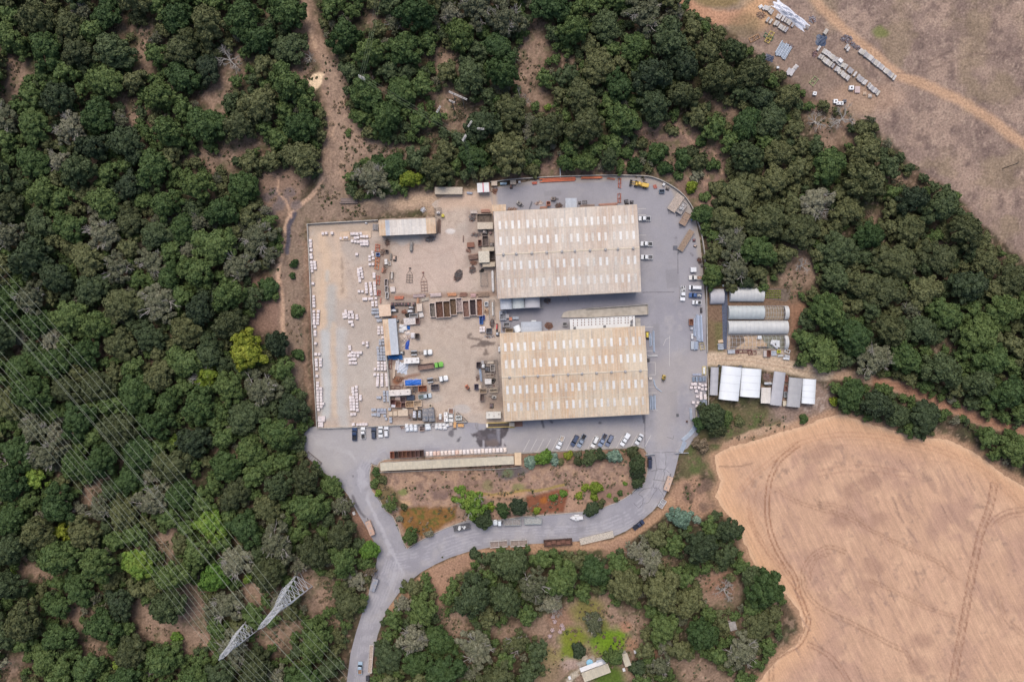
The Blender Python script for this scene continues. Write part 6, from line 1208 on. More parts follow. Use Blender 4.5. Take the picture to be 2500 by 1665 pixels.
place_pallets([(228,425),(268,422),(335,422)], A, 'top row by the corner', tilt=0); place_pallets([(433,480),(478,473),(505,473)], A, 'wooden slab by the top wall', tilt=0, scale=.85)
place_pallets([(560,430),(593,430),(625,430),(665,425),(600,475),(632,472),(672,458),(703,460),(735,460),(566,512),(602,517),(637,520),(673,518),(706,516),(738,516),(673,550),(706,548),(738,548)], A, 'stack left of the long shed', tilt=0)
place_pallets([(618,665)], A, 'gravel, alone below the top stack'); place_pallets([(766,690),(766,728),(768,780),(798,640),(803,672),(808,710),(805,778)], A, 'stack beside the orange racks', gap=22)
place_pallets([(637,838),(640,870),(642,902),(648,936),(652,968),(666,825),(672,858),(678,892),(683,926)], A, 'double row on open gravel', tilt=.1); place_pallets([(817,890),(817,922)], A, 'pair left of the orange racks')
place_pallets([(645,1090),(683,1090),(724,1000),(727,1033),(730,1067),(732,1100),(773,995),(777,1028),(780,1060),(783,1093),(785,1124),(821,993),(823,1026),(826,1058),(828,1090),(830,1121)], A, 'middle pallet grid')
place_pallets([(698,1178),(724,1176),(765,1175),(793,1173),(838,1168),(800,1218),(802,1250),(841,1213),(844,1248)], A, 'grid above the tan shed'); place_pallets([(800,1297),(826,1297),(858,1300),(803,1335),(828,1335),(860,1335),(838,1378),(868,1378),(862,1425),(892,1422)], A, 'grid left of the tan shed', 'g')
place_pallets([(468,1352),(470,1385),(495,1345),(496,1380),(490,1315),(533,1328),(560,1328),(528,1360),(570,1358),(534,1392),(572,1390),(618,1365),(620,1397),(534,1440),(563,1440),(569,1475)], A, 'loose stack on open gravel')
place_pallets([(870,90),(908,90),(870,125),(908,122),(870,158),(910,155),(918,205)], B, 'grid left of the workshop'); place_pallets([(888,245),(922,240),(888,280),(922,278),(858,323),(897,323),(932,325),(863,357),(900,357),(935,357),(868,390),(901,390),(935,390),(868,425),(902,425),(936,425),(868,457),(902,457),(937,457)], B, 'grey grid by the workshop', 'g', gap=15)
place_pallets([(868,497),(907,497),(942,497),(868,532),(907,532),(943,532),(829,568),(868,568),(907,568),(945,568)], B, 'grid by the wall top'); place_pallets([(826,630),(863,632),(908,632),(957,630),(861,665),(908,665),(960,663),(859,697),(907,697),(963,695),(857,725),(907,725),(965,724),(856,754),(907,754),(968,754)], B, 'three columns by the wall', tilt=0, gap=22)
place_pallets([(858,895),(886,895),(933,830),(934,862),(935,895),(936,928),(973,830),(975,862),(978,895),(980,928)], B, 'grey stack by the wall end', 'g')
place_pallets([(800,1035),(830,1033),(800,1092),(832,1090),(870,1035),(905,1035),(940,1035),(870,1095),(940,1105),(995,1030),(955,1140),(1008,1135),(1010,1168)], B, 'grey stack left of the concrete plates', 'g', tilt=0)
place_pallets([(580,1203),(628,1207),(662,1205),(695,1203),(728,1203)], B, 'row behind the parked pickups', tilt=0)
place_pallets([(693,272),(738,265),(740,300)], B, 'trio on open gravel'); place_pallets([(538,310),(540,340),(545,395),(570,378),(600,382),(632,380),(665,380),(527,415),(557,415),(590,415),(632,415),(570,455),(600,455),(540,462),(540,500),(575,498),(604,500)], B, 'loose stack below the trio')
place_pallets([(573,790),(575,825),(580,857),(612,775),(614,815),(616,858),(545,895),(578,893),(618,893),(660,880),(660,912),(548,928),(582,927),(620,927),(550,962),(585,962),(621,965),(552,995),(587,997),(623,1000),(553,1030),(588,1030),(626,1037),(560,1088),(595,1085)], B, 'big lower stack')
place_pallets([(207,1145),(237,1143),(283,1145),(197,1180),(237,1180),(272,1180),(308,1160),(308,1195),(340,1155),(342,1195),(247,1216),(293,1235),(291,1262),(336,1258),(336,1285),(257,1270),(293,1288),(216,1330),(263,1333),(250,1365)], E, 'stack by the white tunnels', tilt=0)
place_pallets([(2045,95),(2078,95),(2045,128),(2078,128)], B, 'square of four by the blue bins', tilt=0)
place_pallets([(1540,1230)] and [(200,585)], E, 'pallet beside the pipe stack', 'g')
# ------------------------------------------------------------------ crates, bins, machines, bundles: one builder per kind
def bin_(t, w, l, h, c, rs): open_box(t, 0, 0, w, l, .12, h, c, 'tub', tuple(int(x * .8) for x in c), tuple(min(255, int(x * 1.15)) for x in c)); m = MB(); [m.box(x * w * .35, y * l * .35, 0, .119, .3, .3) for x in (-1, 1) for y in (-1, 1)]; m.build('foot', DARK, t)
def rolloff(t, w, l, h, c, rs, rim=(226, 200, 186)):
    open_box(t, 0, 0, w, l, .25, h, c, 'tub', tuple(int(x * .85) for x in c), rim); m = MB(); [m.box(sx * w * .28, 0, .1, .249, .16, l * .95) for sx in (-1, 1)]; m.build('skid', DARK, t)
    for sx in (-1, 1): m = MB(); m.tube((sx * w * .28 - .12, -l / 2 + .2, .14), (sx * w * .28 + .12, -l / 2 + .2, .14), .14, 8); m.build('roller', DARK, t)
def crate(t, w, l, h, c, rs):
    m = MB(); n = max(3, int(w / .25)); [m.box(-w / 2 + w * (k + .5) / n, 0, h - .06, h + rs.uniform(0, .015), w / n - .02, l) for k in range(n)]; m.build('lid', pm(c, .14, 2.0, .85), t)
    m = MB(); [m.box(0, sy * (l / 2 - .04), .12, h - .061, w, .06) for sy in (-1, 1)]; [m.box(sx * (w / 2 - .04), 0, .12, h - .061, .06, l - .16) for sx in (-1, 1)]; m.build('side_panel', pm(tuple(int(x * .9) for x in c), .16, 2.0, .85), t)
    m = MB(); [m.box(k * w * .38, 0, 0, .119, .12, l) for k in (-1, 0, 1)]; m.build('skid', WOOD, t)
def machine(t, w, l, h, c, rs):
    m = MB(); [m.box(0, sy * l * .42, .1, .3, w, l * .12) for sy in (-1, 1)]; [m.box(sx * w * .42, 0, .1, .28, w * .12, l * .7) for sx in (-1, 1)]; m.build('base_frame', DARK, t)
    m = MB(); m.chbox(-w * .12, l * .08, .3, h * .8, w * .6, l * .6, min(w, l) * .06); m.build('housing', pm(c, .22, 1.6, .7), t); m = MB(); m.tube((w * .25, -l * .3, h * .5), (w * .25, l * .32, h * .5), min(w, l) * .14, 9); m.build('motor', STEEL, t)
    m = MB(); m.cyl(-w * .2, l * .1, h * .8, h, min(w, l) * .12, 8, min(w, l) * .2); m.build('hopper', pm(tuple(min(250, int(x * 1.2)) for x in c), .2, 2, .7), t)
    m = MB(); m.tube((w * .25, -l * .3, h * .5), (-w * .3, -l * .4, h * .3), .06, 5); m.tube((w * .4, l * .4, .2), (w * .1, l * .2, h * .9), .05, 5); m.build('pipework', RUST, t)
def frame(t, w, l, h, c, rs):
    P_ = pm(c, .22, 1.6, .8); m = MB(); r = .09
    for sx in (-1, 1):
        for sy in (-1, 1): m.box(sx * (w / 2 - r), sy * (l / 2 - r), 0, h, .14, .14)
    m.build('uprights', P_, t); m = MB()
    for z in (h * .45, h):
        for sy in (-1, 1): m.box(0, sy * (l / 2 - r), z, z + .12, w, .12)
        for sx in (-1, 1): m.box(sx * (w / 2 - r), 0, z + .001, z + .119, .12, l - .3)
    m.build('side_rails', P_, t); m = MB(); n = max(2, int(max(w, l) / 1.1))
    for k in range(1, n): (m.box(-w / 2 + w * k / n, 0, h * .45 + .12, h * .45 + .2, .1, l - .26) if w > l else m.box(0, -l / 2 + l * k / n, h * .45 + .12, h * .45 + .2, w - .26, .1))
    m.build('cross_bars', P_, t)
def rack(t, w, l, h, c, rs):
    P_ = pm(c, .15, 1.5, .6); sw = w > l; a, b = (w, l) if sw else (l, w); m = MB(); q = (lambda x, y: (x, y)) if sw else (lambda x, y: (y, x))
    for sy in (-1, 1): m.tube((*q(-a / 2, sy * b * .38), .2), (*q(a / 2, sy * b * .38), .25), .14, 5)
    m.build('long_beams', P_, t); n = max(2, int(a / 1.6))
    for k in range(n + 1):
        m = MB(); x = -a / 2 + a * k / n + rs.uniform(-.2, .2); m.tube((*q(x, -b * .5), .4), (*q(x + rs.uniform(-.2, .2), b * .5), .4), .11, 5); m.tube((*q(x, 0), .3), (*q(x, 0), h), .11, 5); m.build('arm', P_, t)
    m = MB(); m.tube((*q(-a / 2, -b * .38), .5), (*q(a / 2, b * .38), h * .8), .09, 5); m.build('brace', P_, t)
def beams(t, w, l, h, c, rs):
    sw = w > l; a, b = (w, l) if sw else (l, w); n = max(3, int(b / .34)); q = (lambda x, y: (x, y)) if sw else (lambda x, y: (y, x))
    for k in range(n):
        m = MB(); tint = rs.choice((.86, .94, 1, 1.05)); y = -b / 2 + b * (k + .5) / n; of = rs.uniform(-.06, .06) * a; hh = h * rs.uniform(.6, 1); sx, sy = (a * rs.uniform(.82, 1), b / n * .8) if sw else (b / n * .8, a * rs.uniform(.82, 1)); x0, y0 = q(of, y); m.box(x0, y0, .16, .16 + hh * .8, sx, sy, rs.uniform(-.012, .012)); m.build('beam', pm(tuple(min(255, int(x * tint)) for x in c), .14, 1.2, .6), t)
    m = MB(); [m.box(*q(x, 0), 0, .159, *((.2, b) if sw else (b, .2))) for x in (-a * .3, a * .3)]; m.build('bearers', WOOD, t)
def pipes(t, w, l, h, c, rs):
    sw = w > l; a, b = (w, l) if sw else (l, w); r = min(.28, b / 6); n = max(2, int(b / (2 * r))); q = (lambda x, y: (x, y)) if sw else (lambda x, y: (y, x)); M_ = [pm(c, .1, 1.0, .4), pm(tuple(int(x * .88) for x in c), .1, 1.0, .4)]
    for lay in range(2 if h > .8 else 1):
        for k in range(n - lay):
            y = -b / 2 + r + 2 * r * k + r * lay; of = rs.uniform(-.05, .05) * a; m = MB(); m.tube((*q(-a / 2 * rs.uniform(.86, 1) + of, y), r + .12 + lay * r * 1.73), (*q(a / 2 * rs.uniform(.86, 1) + of, y), r + .12 + lay * r * 1.73), r * .97, 8); m.build('pipe', M_[(k + lay) % 2], t)
    m = MB(); [m.box(*q(x, 0), 0, .12, *((.2, b) if sw else (b, .2))) for x in (-a * .3, a * .3)]; m.build('bearers', WOOD, t)
def pile(t, w, l, h, c, rs, n=60):
    m = MB(); m2 = MB()
    for k in range(n):
        u = math.sqrt(rs.random()); th = rs.uniform(0, 6.28); x, y = u * w * .42 * math.cos(th), u * l * .42 * math.sin(th); z = h * (1 - u) * rs.random() + .1; ln = rs.uniform(.5, 1.7); a = rs.uniform(0, 3.14); b = rs.uniform(-.3, .3); d = Vector((math.cos(a), math.sin(a), b)) * ln / 2; (m if k % 3 else m2).tube((x - d.x, y - d.y, max(.06, z - d.z)), (x + d.x, y + d.y, max(.06, z + d.z)), rs.uniform(.05, .11), 4)
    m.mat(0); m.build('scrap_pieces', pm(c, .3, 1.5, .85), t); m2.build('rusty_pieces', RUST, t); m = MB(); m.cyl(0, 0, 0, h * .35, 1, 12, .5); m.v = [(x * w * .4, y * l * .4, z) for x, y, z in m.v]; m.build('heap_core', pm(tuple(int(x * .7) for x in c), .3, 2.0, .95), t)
def bag(t, w, l, h, c, rs):
    m = MB(); m.hexa([(x * w * .5, y * l * .5, 0) for x, y in ((-.85, -1), (.85, -1), (1, -.85), (1, .85), (.85, 1), (-.85, 1), (-1, .85), (-1, -.85))], [(x * w * .53, y * l * .53, h * .6) for x, y in ((-.8, -1), (.8, -1), (1, -.8), (1, .8), (.8, 1), (-.8, 1), (-1, .8), (-1, -.8))])
    m.hexa([(x * w * .53, y * l * .53, h * .6) for x, y in ((-.8, -1), (.8, -1), (1, -.8), (1, .8), (.8, 1), (-.8, 1), (-1, .8), (-1, -.8))], [(x * w * .3, y * l * .3, h) for x, y in ((-.8, -1), (.8, -1), (1, -.8), (1, .8), (.8, 1), (-.8, 1), (-1, .8), (-1, -.8))]); m.build('sack', pm(c, .06, 2.0, .85), t)
    m = MB(); [m.tube((sx * w * .4, sy * l * .4, h * .75), (sx * w * .15, sy * l * .1, h * 1.1), .04, 4) for sx in (-1, 1) for sy in (-1, 1)]; m.build('lifting_loops', WHITE, t)
def cloth(t, w, l, h, c, rs, part='sheet'):
    n = 14; ph = rs.uniform(0, 6); v = []; vs = MB()
    g = [[(w * (i / n - .5) * (1 + .09 * math.sin(j * .9 + ph)), l * (j / n - .5) * (1 + .09 * math.sin(i * 1.1 + ph)), .04 + h * min(1, 3.2 * min(i, n - i) / n) * min(1, 3.2 * min(j, n - j) / n) * (.72 + .28 * math.sin(i * 1.3 + ph) * math.cos(j * 1.1 + ph) + rs.uniform(-.07, .07))) for j in range(n + 1)] for i in range(n + 1)]
    for i in range(n):
        for j in range(n): vs.face([g[i][j], g[i + 1][j], g[i + 1][j + 1], g[i][j + 1]])
    vs.build(part, pm(c, .07, 1.5, .45), t); m = MB(); m.box(0, 0, 0, h * .3, w * .5, l * .5); m.build('covered_goods', WOOD, t)
def tank(t, w, l, h, c, rs):
    sw = w > l; a, b = (w, l) if sw else (l, w); q = (lambda x, y: (x, y)) if sw else (lambda x, y: (y, x)); r = b * .46; m = MB(); m.tube((*q(-a * .42, 0), r + .25), (*q(a * .42, 0), r + .25), r, 14); m.tube((*q(a * .42, 0), r + .25), (*q(a * .5, 0), r + .25), r, 14, r * .6); m.tube((*q(-a * .42, 0), r + .25), (*q(-a * .5, 0), r + .25), r, 14, r * .6); m.build('vessel', pm(c, .1, 1.0, .45), t)
    m = MB(); [m.box(*q(x, 0), 0, r * .5 + .2, *((.25, b * .8) if sw else (b * .8, .25))) for x in (-a * .28, a * .28)]; m.build('saddle', STEEL, t); m = MB(); m.cyl(*q(a * .1, 0), 2 * r + .2, 2 * r + .42, r * .25, 8); m.build('manhole', STEEL, t)
def tote(t, w, l, h, c, rs):
    m = MB(); m.chbox(0, 0, .16, h, w, l, .08); m.build('bottle', pm(c, .05, 1.5, .4), t); m = MB(); m.box(0, 0, 0, .159, w, l); m.build('pallet', DARK, t); m = MB(); m.cyl(0, 0, h + .002, h + .08, w * .2, 10); m.build('cap', DARK, t)
    m = MB(); [m.tube((sx * w * .52, sy * l * .52, .1), (sx * w * .52, sy * l * .52, h), .03, 4) for sx in (-1, 1) for sy in (-1, 1)]; m.build('cage', STEEL, t)
def plates(t, w, l, h, c, rs):
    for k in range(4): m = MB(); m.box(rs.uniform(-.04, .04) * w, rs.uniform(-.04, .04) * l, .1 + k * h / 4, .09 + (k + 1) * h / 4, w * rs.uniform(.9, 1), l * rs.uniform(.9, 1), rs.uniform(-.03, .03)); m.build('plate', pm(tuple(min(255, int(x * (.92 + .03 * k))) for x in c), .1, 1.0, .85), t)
    m = MB(); [m.box(x * w * .3, 0, 0, .099, .15, l * .9) for x in (-1, 1)]; m.build('bearers', WOOD, t)
def planks(t, w, l, h, c, rs): beams(t, w, l, h, c, rs)
def harrow(t, w, l, h, c, rs):
    P_ = pm(c, .25, 2.0, .85); m = MB(); [m.box(0, -l * .5 + l * .62 * (k + .3) / 4, .35, .5, w, .12) for k in range(4)]; [m.box(sx * w * .45, -l * .2, .36, .49, .1, l * .62) for sx in (-1, 0, 1)]; m.build('tool_frame', P_, t)
    m = MB(); [m.tube((-w * .45 + w * .9 * j / 6, -l * .5 + l * .62 * (k + .3) / 4, 0), (-w * .45 + w * .9 * j / 6, -l * .5 + l * .62 * (k + .3) / 4, .36), .06, 4) for k in range(4) for j in range(7)]; m.build('tines', DARK, t)
    m = MB(); [m.tube((sx * w * .35, l * .1, .45), (0, l * .36, .5), .08, 5) for sx in (-1, 1)]; m.tube((0, l * .34, .5), (0, l * .5, .45), .1, 5); m.box(0, l * .47, .3, .6, .9, .5); m.build('drawbar', P_, t)
def drum(t, w, l, h, c, rs): m = MB(); m.cyl(0, 0, 0, h, w / 2, 14); m.build('shell', pm(c, .12, 1.5, .5), t); m = MB(); m.cyl(0, 0, h + .002, h + .06, w * .46, 14); m.build('lid', pm(tuple(int(x * .9) for x in c), .12, 1.5, .5), t); m = MB(); m.cyl(w * .2, 0, h + .062, h + .14, .08, 8); m.build('bung', DARK, t)
def tyres(t, w, l, h, c, rs):
    for k in range(5):
        m = MB(); x, y = rs.uniform(-w * .3, w * .3), rs.uniform(-l * .3, l * .3); r = rs.uniform(.4, .6)
        for i in range(12): a, b = 6.283 * i / 12, 6.283 * (i + 1) / 12; m.tube((x + r * math.cos(a), y + r * math.sin(a), .16 + k * .12), (x + r * math.cos(b), y + r * math.sin(b), .16 + k * .12), .15, 6)
        m.build('tyre', TYRE, t)
def junkpen(t, w, l, h, c, rs):
    frame(t, w, l, h, c, rs)
BUILD = dict(bin=bin_, rolloff=rolloff, crate=crate, machine=machine, frame=frame, rack=rack, beams=beams, pipes=pipes, pile=pile, bag=bag, cloth=cloth, tank=tank, tote=tote, plates=plates, harrow=harrow, drum=drum, tyres=tyres)
NAMES = dict(bin=('steel_bin', 'bin'), rolloff=('skip_container', 'skip'), crate=('storage_crate', 'crate'), machine=('machine_unit', 'machine'), frame=('steel_stand', 'stand'), rack=('beam_rack', 'rack'), beams=('beam_bundle', 'beams'), pipes=('pipe_bundle', 'pipes'), pile=('scrap_pile', 'scrap pile'), bag=('bulk_bag', 'bulk bag'), cloth=('tarpaulin', 'tarpaulin'), tank=('storage_tank', 'tank'), tote=('liquid_tote', 'tote'), plates=('plate_stack', 'plates'), harrow=('harrow', 'harrow'), drum=('drum', 'drum'), tyres=('tyre_heap', 'tyres'))
irs = random.Random(99)
def item(kind, s, x, y, w, l, rot, h, c, label, group=None, name=None, cat=None, z=0.0):
    u = S / s.s; t = thing(name or NAMES[kind][0], label, cat or NAMES[kind][1], W(*s(x, y), h * .5), math.radians(-rot), group, z); BUILD[kind](t, w * u, l * u, h, c, random.Random(irs.randrange(10 ** 6))); return t
RU = (150, 96, 76); OR = (226, 104, 66); GY = (164, 158, 156); CRM = (218, 202, 180); DK = (96, 82, 78); WH = (234, 232, 232); BR = (168, 140, 120); TN = (206, 180, 152); NV = (60, 74, 104); BL = (40, 100, 196); GB = (150, 166, 190)
ITEMS = [
 # --- gravel yard, upper half
 ('planks',A,530,50,212,62,-1,.9,(140,116,108),'stack of dark weathered planks above the gravel yard wall'), ('planks',A,832,353,66,74,0,.9,(150,142,142),'grey plank stack touching the long white shed'), ('plates',A,480,455,118,100,-2,.35,(216,184,152),'sandy wooden slab near the top wall, left one'), ('plates',A,725,440,120,84,-2,.35,(214,184,154),'sandy wooden slab near the top wall, right one'),
 ('bag',A,725,306,26,16,0,.8,WH,'white sack against the top wall'), ('pile',A,1380,155,56,62,10,.7,(228,232,240),'heap of white plastic above the long shed'), ('frame',A,1553,190,76,108,-3,1.6,(140,128,116),'wooden pen at the right end of the long shed'), ('drum',A,1608,222,36,36,0,1.2,(244,222,40),'bright yellow drum beside the wooden pen'), ('tank',A,1556,190,44,40,0,1.2,(200,190,186),'pale tank inside the wooden pen'), ('pipes',A,1562,345,44,168,2,.7,(140,110,94),'rusty upright row of pipes at the right end of the long shed'),
 ('pile',A,1460,490,150,80,-14,.8,(150,148,150),'grey scrap metal heap below the long shed'), ('tank',A,1245,575,40,112,4,1.6,(150,142,136),'grey torpedo shaped tank lying in the upper gravel yard'), ('pile',A,965,530,50,90,0,.5,(140,120,106),'rusty scraps left of the open upper yard'),
 ('rack',A,852,588,58,76,4,1.8,OR,'orange steel rack, uppermost in the line right of the pallets','orange racks'), ('bin',A,862,670,40,34,0,1.0,(84,112,172),'blue bin between the orange racks'), ('rack',A,847,770,54,132,6,1.8,(240,130,70),'orange yellow rack with long spikes below the blue bin','orange racks'), ('rack',A,858,960,48,92,3,1.8,(214,100,72),'red orange rack in the middle of the rack line','orange racks'), ('rack',A,868,1105,40,52,3,1.7,(222,84,70),'small red rack, lowest but one of the rack line','orange racks'), ('beams',A,892,1195,16,72,4,.6,(206,130,108),'reddish beam pair at the bottom of the rack line'),
 ('bin',A,965,630,30,28,0,1.0,(92,76,72),'small dark bin right of the orange racks'), ('tank',A,1010,690,24,74,2,1.2,(150,138,126),'grey roller drum right of the small dark bin'), ('machine',A,1054,712,38,64,6,1.6,(206,172,150),'pinkish machine at the left edge of the open upper yard'), ('crate',A,954,734,32,28,0,1.0,(236,228,222),'white crate right of the racks, upper one'), ('crate',A,956,766,32,28,0,1.0,(236,228,222),'white crate right of the racks, lower one'), ('frame',A,995,770,28,42,-4,.8,(220,212,202),'small pale open frame beside the white crates'), ('frame',A,1018,925,46,108,3,1.2,(130,112,98),'steel cradle under a pale tank'), ('tank',A,1020,905,22,84,3,1.9,(222,212,202),'pale tank lying in a steel cradle'),
 ('bin',A,958,990,34,76,2,1.3,(166,150,146),'grey box trough, uppermost of three right of the racks'), ('bin',A,962,1066,34,64,2,1.3,(176,166,162),'grey box trough, middle of three right of the racks'), ('bin',A,967,1138,32,66,2,1.3,(190,182,178),'pale grey box trough, lowest of three right of the racks'), ('crate',A,1032,1068,52,58,-3,1.2,(232,216,206),'large white crate with lid right of the grey troughs'), ('pile',A,935,850,40,60,0,.6,(150,118,100),'brown scrap between the racks and grey troughs'), ('pile',A,950,800,60,40,20,.5,(156,140,128),'pale scrap below the white crates'), ('pile',A,920,640,60,90,0,.5,(146,126,112),'scrap strewn right of the upper orange rack'), ('beams',A,915,850,26,60,10,.5,(196,120,92),'short orange brown beams leaning in the scrap'),
 ('harrow',A,1225,905,74,178,2,.8,(104,90,82),'dark harrow with drawbar in the open upper yard'), ('harrow',A,1388,980,76,228,-4,.8,(158,108,92),'reddish harrow with long drawbar in the open upper yard'), ('pile',A,1785,905,120,180,20,1.3,(124,114,110),'large dark heap of steel rods in the upper gravel yard'), ('beams',A,1843,485,14,82,2,.4,(140,108,94),'two thin rusty bars lying on the upper yard'),
 ('beams',A,1102,1164,106,38,-2,.9,(228,122,84),'orange beams at the lower edge of the upper yard, leftmost','beam rows dividing the gravel yard'), ('beams',A,1330,1140,152,42,-3,.9,(196,168,164),'grey and pink beams in the dividing row, second from left','beam rows dividing the gravel yard'), ('beams',A,1525,1132,140,44,-3,.9,(222,196,190),'white and red beams in the middle of the dividing row','beam rows dividing the gravel yard'), ('beams',A,1712,1126,112,34,-2,.9,(232,150,96),'orange yellow beams right of the middle of the dividing row','beam rows dividing the gravel yard'), ('beams',A,1842,1126,88,44,-2,.9,(172,112,88),'rust brown beams in the dividing row','beam rows dividing the gravel yard'), ('beams',A,1958,1136,66,42,0,.9,(220,170,164),'red and white beams near the right end of the dividing row','beam rows dividing the gravel yard'), ('beams',A,2072,1128,148,48,-2,1.0,(160,128,104),'brown beams at the right end of the dividing row','beam rows dividing the gravel yard'), ('beams',A,1405,1182,90,34,-14,.7,(224,206,184),'slanted cream beams just under the dividing row'), ('beams',A,1322,1200,30,70,4,.8,(214,150,110),'short upright orange beams above the white truck bed'),
 # --- row of skips
 ('rolloff',A,1490,1306,62,158,-4,1.5,(140,130,122),'grey open skip, first from the left in the skip row','skips in a row'), ('rolloff',A,1572,1300,86,184,-4,1.6,(128,84,68),'wide rust brown skip, second in the skip row','skips in a row'), ('rolloff',A,1653,1296,82,184,-4,1.6,(126,92,66),'brown skip, third in the skip row','skips in a row'), ('rolloff',A,1727,1268,74,184,-3,1.6,(132,102,76),'skip with cream rim, fourth in the skip row','skips in a row'), ('rolloff',A,1796,1246,64,154,-3,1.5,(196,172,168),'pale grey skip, fifth in the skip row','skips in a row'), ('rolloff',A,1874,1292,70,184,-4,1.6,(158,116,102),'reddish skip, sixth in the skip row','skips in a row'), ('rolloff',A,1953,1276,70,180,-3,1.6,(84,66,70),'black skip with white rim, seventh in the skip row','skips in a row'), ('rolloff',A,2030,1274,64,192,-2,1.5,(176,108,76),'orange rust skip, last on the right of the skip row','skips in a row'),
 # --- engine boxes and junk above the workshop
 ('machine',A,1028,1240,34,42,0,1.3,(120,82,86),'dark red engine box, first in the row above the tan shed','engine boxes'), ('machine',A,1066,1240,34,42,0,1.3,(130,100,104),'dark red engine box, second in the row above the tan shed','engine boxes'), ('machine',A,1103,1238,34,42,0,1.3,(110,84,88),'dark red engine box, third in the row','engine boxes'), ('machine',A,1140,1238,34,42,0,1.3,(140,108,110),'pinkish engine box, fourth in the row','engine boxes'), ('machine',A,1180,1240,34,42,0,1.3,(120,90,92),'dark engine box, fifth in the row','engine boxes'), ('machine',A,1216,1238,34,42,0,1.3,(156,96,92),'red engine box, sixth in the row','engine boxes'), ('machine',A,1276,1236,36,42,0,1.3,(150,110,108),'dark red engine box, rightmost of the row','engine boxes'),
 ('machine',A,1050,1312,86,42,-3,1.6,(226,228,236),'white and blue machine right of the tan shed'), ('bin',A,1030,1278,44,26,0,1.0,(66,74,110),'navy bin above the white and blue machine'), ('crate',A,1342,1278,60,88,-4,1.8,(228,206,186),'cream truck box standing left of the skip row'), ('machine',A,1242,1320,90,46,-4,1.5,(214,212,216),'white machine with silver parts right of the engine boxes'), ('pile',A,1160,1330,60,40,0,.8,(170,110,86),'rusty heap left of the white machine'), ('tyres',A,1195,1372,56,56,0,.8,DK,'heap of tyres below the rusty heap'), ('bin',A,1274,1370,92,44,-2,1.2,(170,166,166),'grey tub below the white machine'), ('plates',A,1358,1360,52,58,-12,.7,(220,210,202),'pale plates beside the cream truck box'), ('machine',A,1250,1278,80,34,0,1.2,(180,176,180),'grey gear cluster between engine boxes and white machine'), ('beams',A,1050,1382,70,26,-4,.6,(206,128,92),'orange rust beams above the workshop roof'), ('machine',A,1085,1430,36,36,0,1.2,(206,204,206),'white unit at the top right corner of the workshop'), ('bin',A,1318,1432,40,62,0,1.1,(128,92,84),'rust bin at the end of the white planked trailer'),
 # --- machinery along the left side of the upper warehouse
 ('beams',A,1962,178,84,40,-2,1.6,(228,206,190),'cream beams at the top left of the upper warehouse'), ('beams',A,2098,166,110,36,-2,1.4,(196,132,106),'orange rust beams beside the annex'), ('bin',A,2088,248,172,92,-2,1.2,(140,120,106),'wide bin of dark gravel left of the upper warehouse'), ('crate',A,2095,342,178,78,-1,2.6,(220,202,178),'cream container left of the upper warehouse'), ('pile',A,1948,245,90,110,0,1.0,(140,132,130),'grey scrap left of the dark gravel bin'), ('machine',A,2092,412,66,66,0,1.6,(150,138,132),'grey brown machine below the cream container'), ('drum',A,2155,420,28,28,0,1.2,(150,100,96),'dark red drum beside the grey brown machine'), ('pile',A,1985,440,130,44,0,.7,(136,128,126),'scrap with wheels below the cream container'), ('bin',A,2032,536,36,66,0,1.4,(124,82,72),'narrow rust bin left of the warehouse'), ('bin',A,2096,512,66,110,-2,1.6,(130,112,106),'grey brown tub left of the warehouse'), ('plates',A,1928,558,86,56,-2,1.2,(152,98,76),'rust red plate stack at the edge of the upper yard'),
 ('pipes',A,1955,690,108,84,-6,1.0,(150,110,90),'bundle of rusty pipes left of the hopper house'), ('pile',A,1960,762,100,52,0,.7,(150,106,84),'rusty scrap below the pipes'), ('crate',A,2082,700,122,130,-2,4.2,(222,210,188),'cream hopper house beside the upper warehouse'), ('crate',A,2130,610,142,46,-2,3.0,(206,188,164),'cream conveyor box above the hopper house'), ('crate',A,2136,786,142,50,-2,3.0,(216,196,168),'cream conveyor box below the hopper house'), ('bin',A,2174,680,50,84,0,1.8,(96,84,82),'dark bin between hopper house and warehouse'), ('pile',A,1950,840,90,110,0,.9,(132,122,118),'grey scrap with cables below the hopper house'), ('tyres',A,2045,850,76,46,0,.7,DK,'pile of grey wheels left of the warehouse'), ('frame',A,2080,950,84,150,-3,1.4,(156,146,136),'grey open steel bed left of the warehouse'), ('tank',A,2182,972,32,244,-2,2.2,(226,222,220),'long thin white tank against the warehouse wall'), ('pile',A,1900,620,50,40,0,.5,(170,130,112),'pale brown scrap at the edge of the upper yard'), ('machine',A,2170,560,50,60,0,1.6,(130,120,116),'dark pump unit against the warehouse wall'),
 # --- below: between the yards
 ('frame',A,2170,1295,66,212,-2,1.6,(150,142,138),'long grey frame with pale tank left of the arched canopies'), ('tank',A,2180,1290,22,160,-2,1.7,(216,212,206),'pale tank inside the long grey frame'), ('bin',A,2108,1236,36,44,0,1.0,(184,188,194),'grey bin right of the skip row'), ('pile',A,2110,1320,44,90,0,.8,(214,176,140),'heap of pale timber right of the skip row'), ('bin',A,2050,1420,38,86,0,1.1,(44,96,180),'bright blue trough below the skip row'), ('bin',A,2076,1392,26,44,0,1.1,(56,66,140),'navy bin beside the blue trough'),
 ('bin',B,2140,130,62,54,0,1.1,(104,102,112),'dark grey tub left of the lower warehouse corner'), ('machine',B,2230,92,24,92,2,1.6,(232,84,80),'red upright machine between the warehouses'), ('machine',B,2238,168,40,50,0,1.6,(190,194,202),'grey cabinet at the lower warehouse top left corner'), ('pile',B,2175,50,60,120,0,.8,(130,122,120),'scrap left of the red upright machine'), ('pile',B,2140,195,140,34,0,.5,(176,172,172),'grey pipe scraps above the oil stains'), ('tank',B,2258,342,30,62,0,4.0,(240,240,242),'white round tank against the lower warehouse wall'),
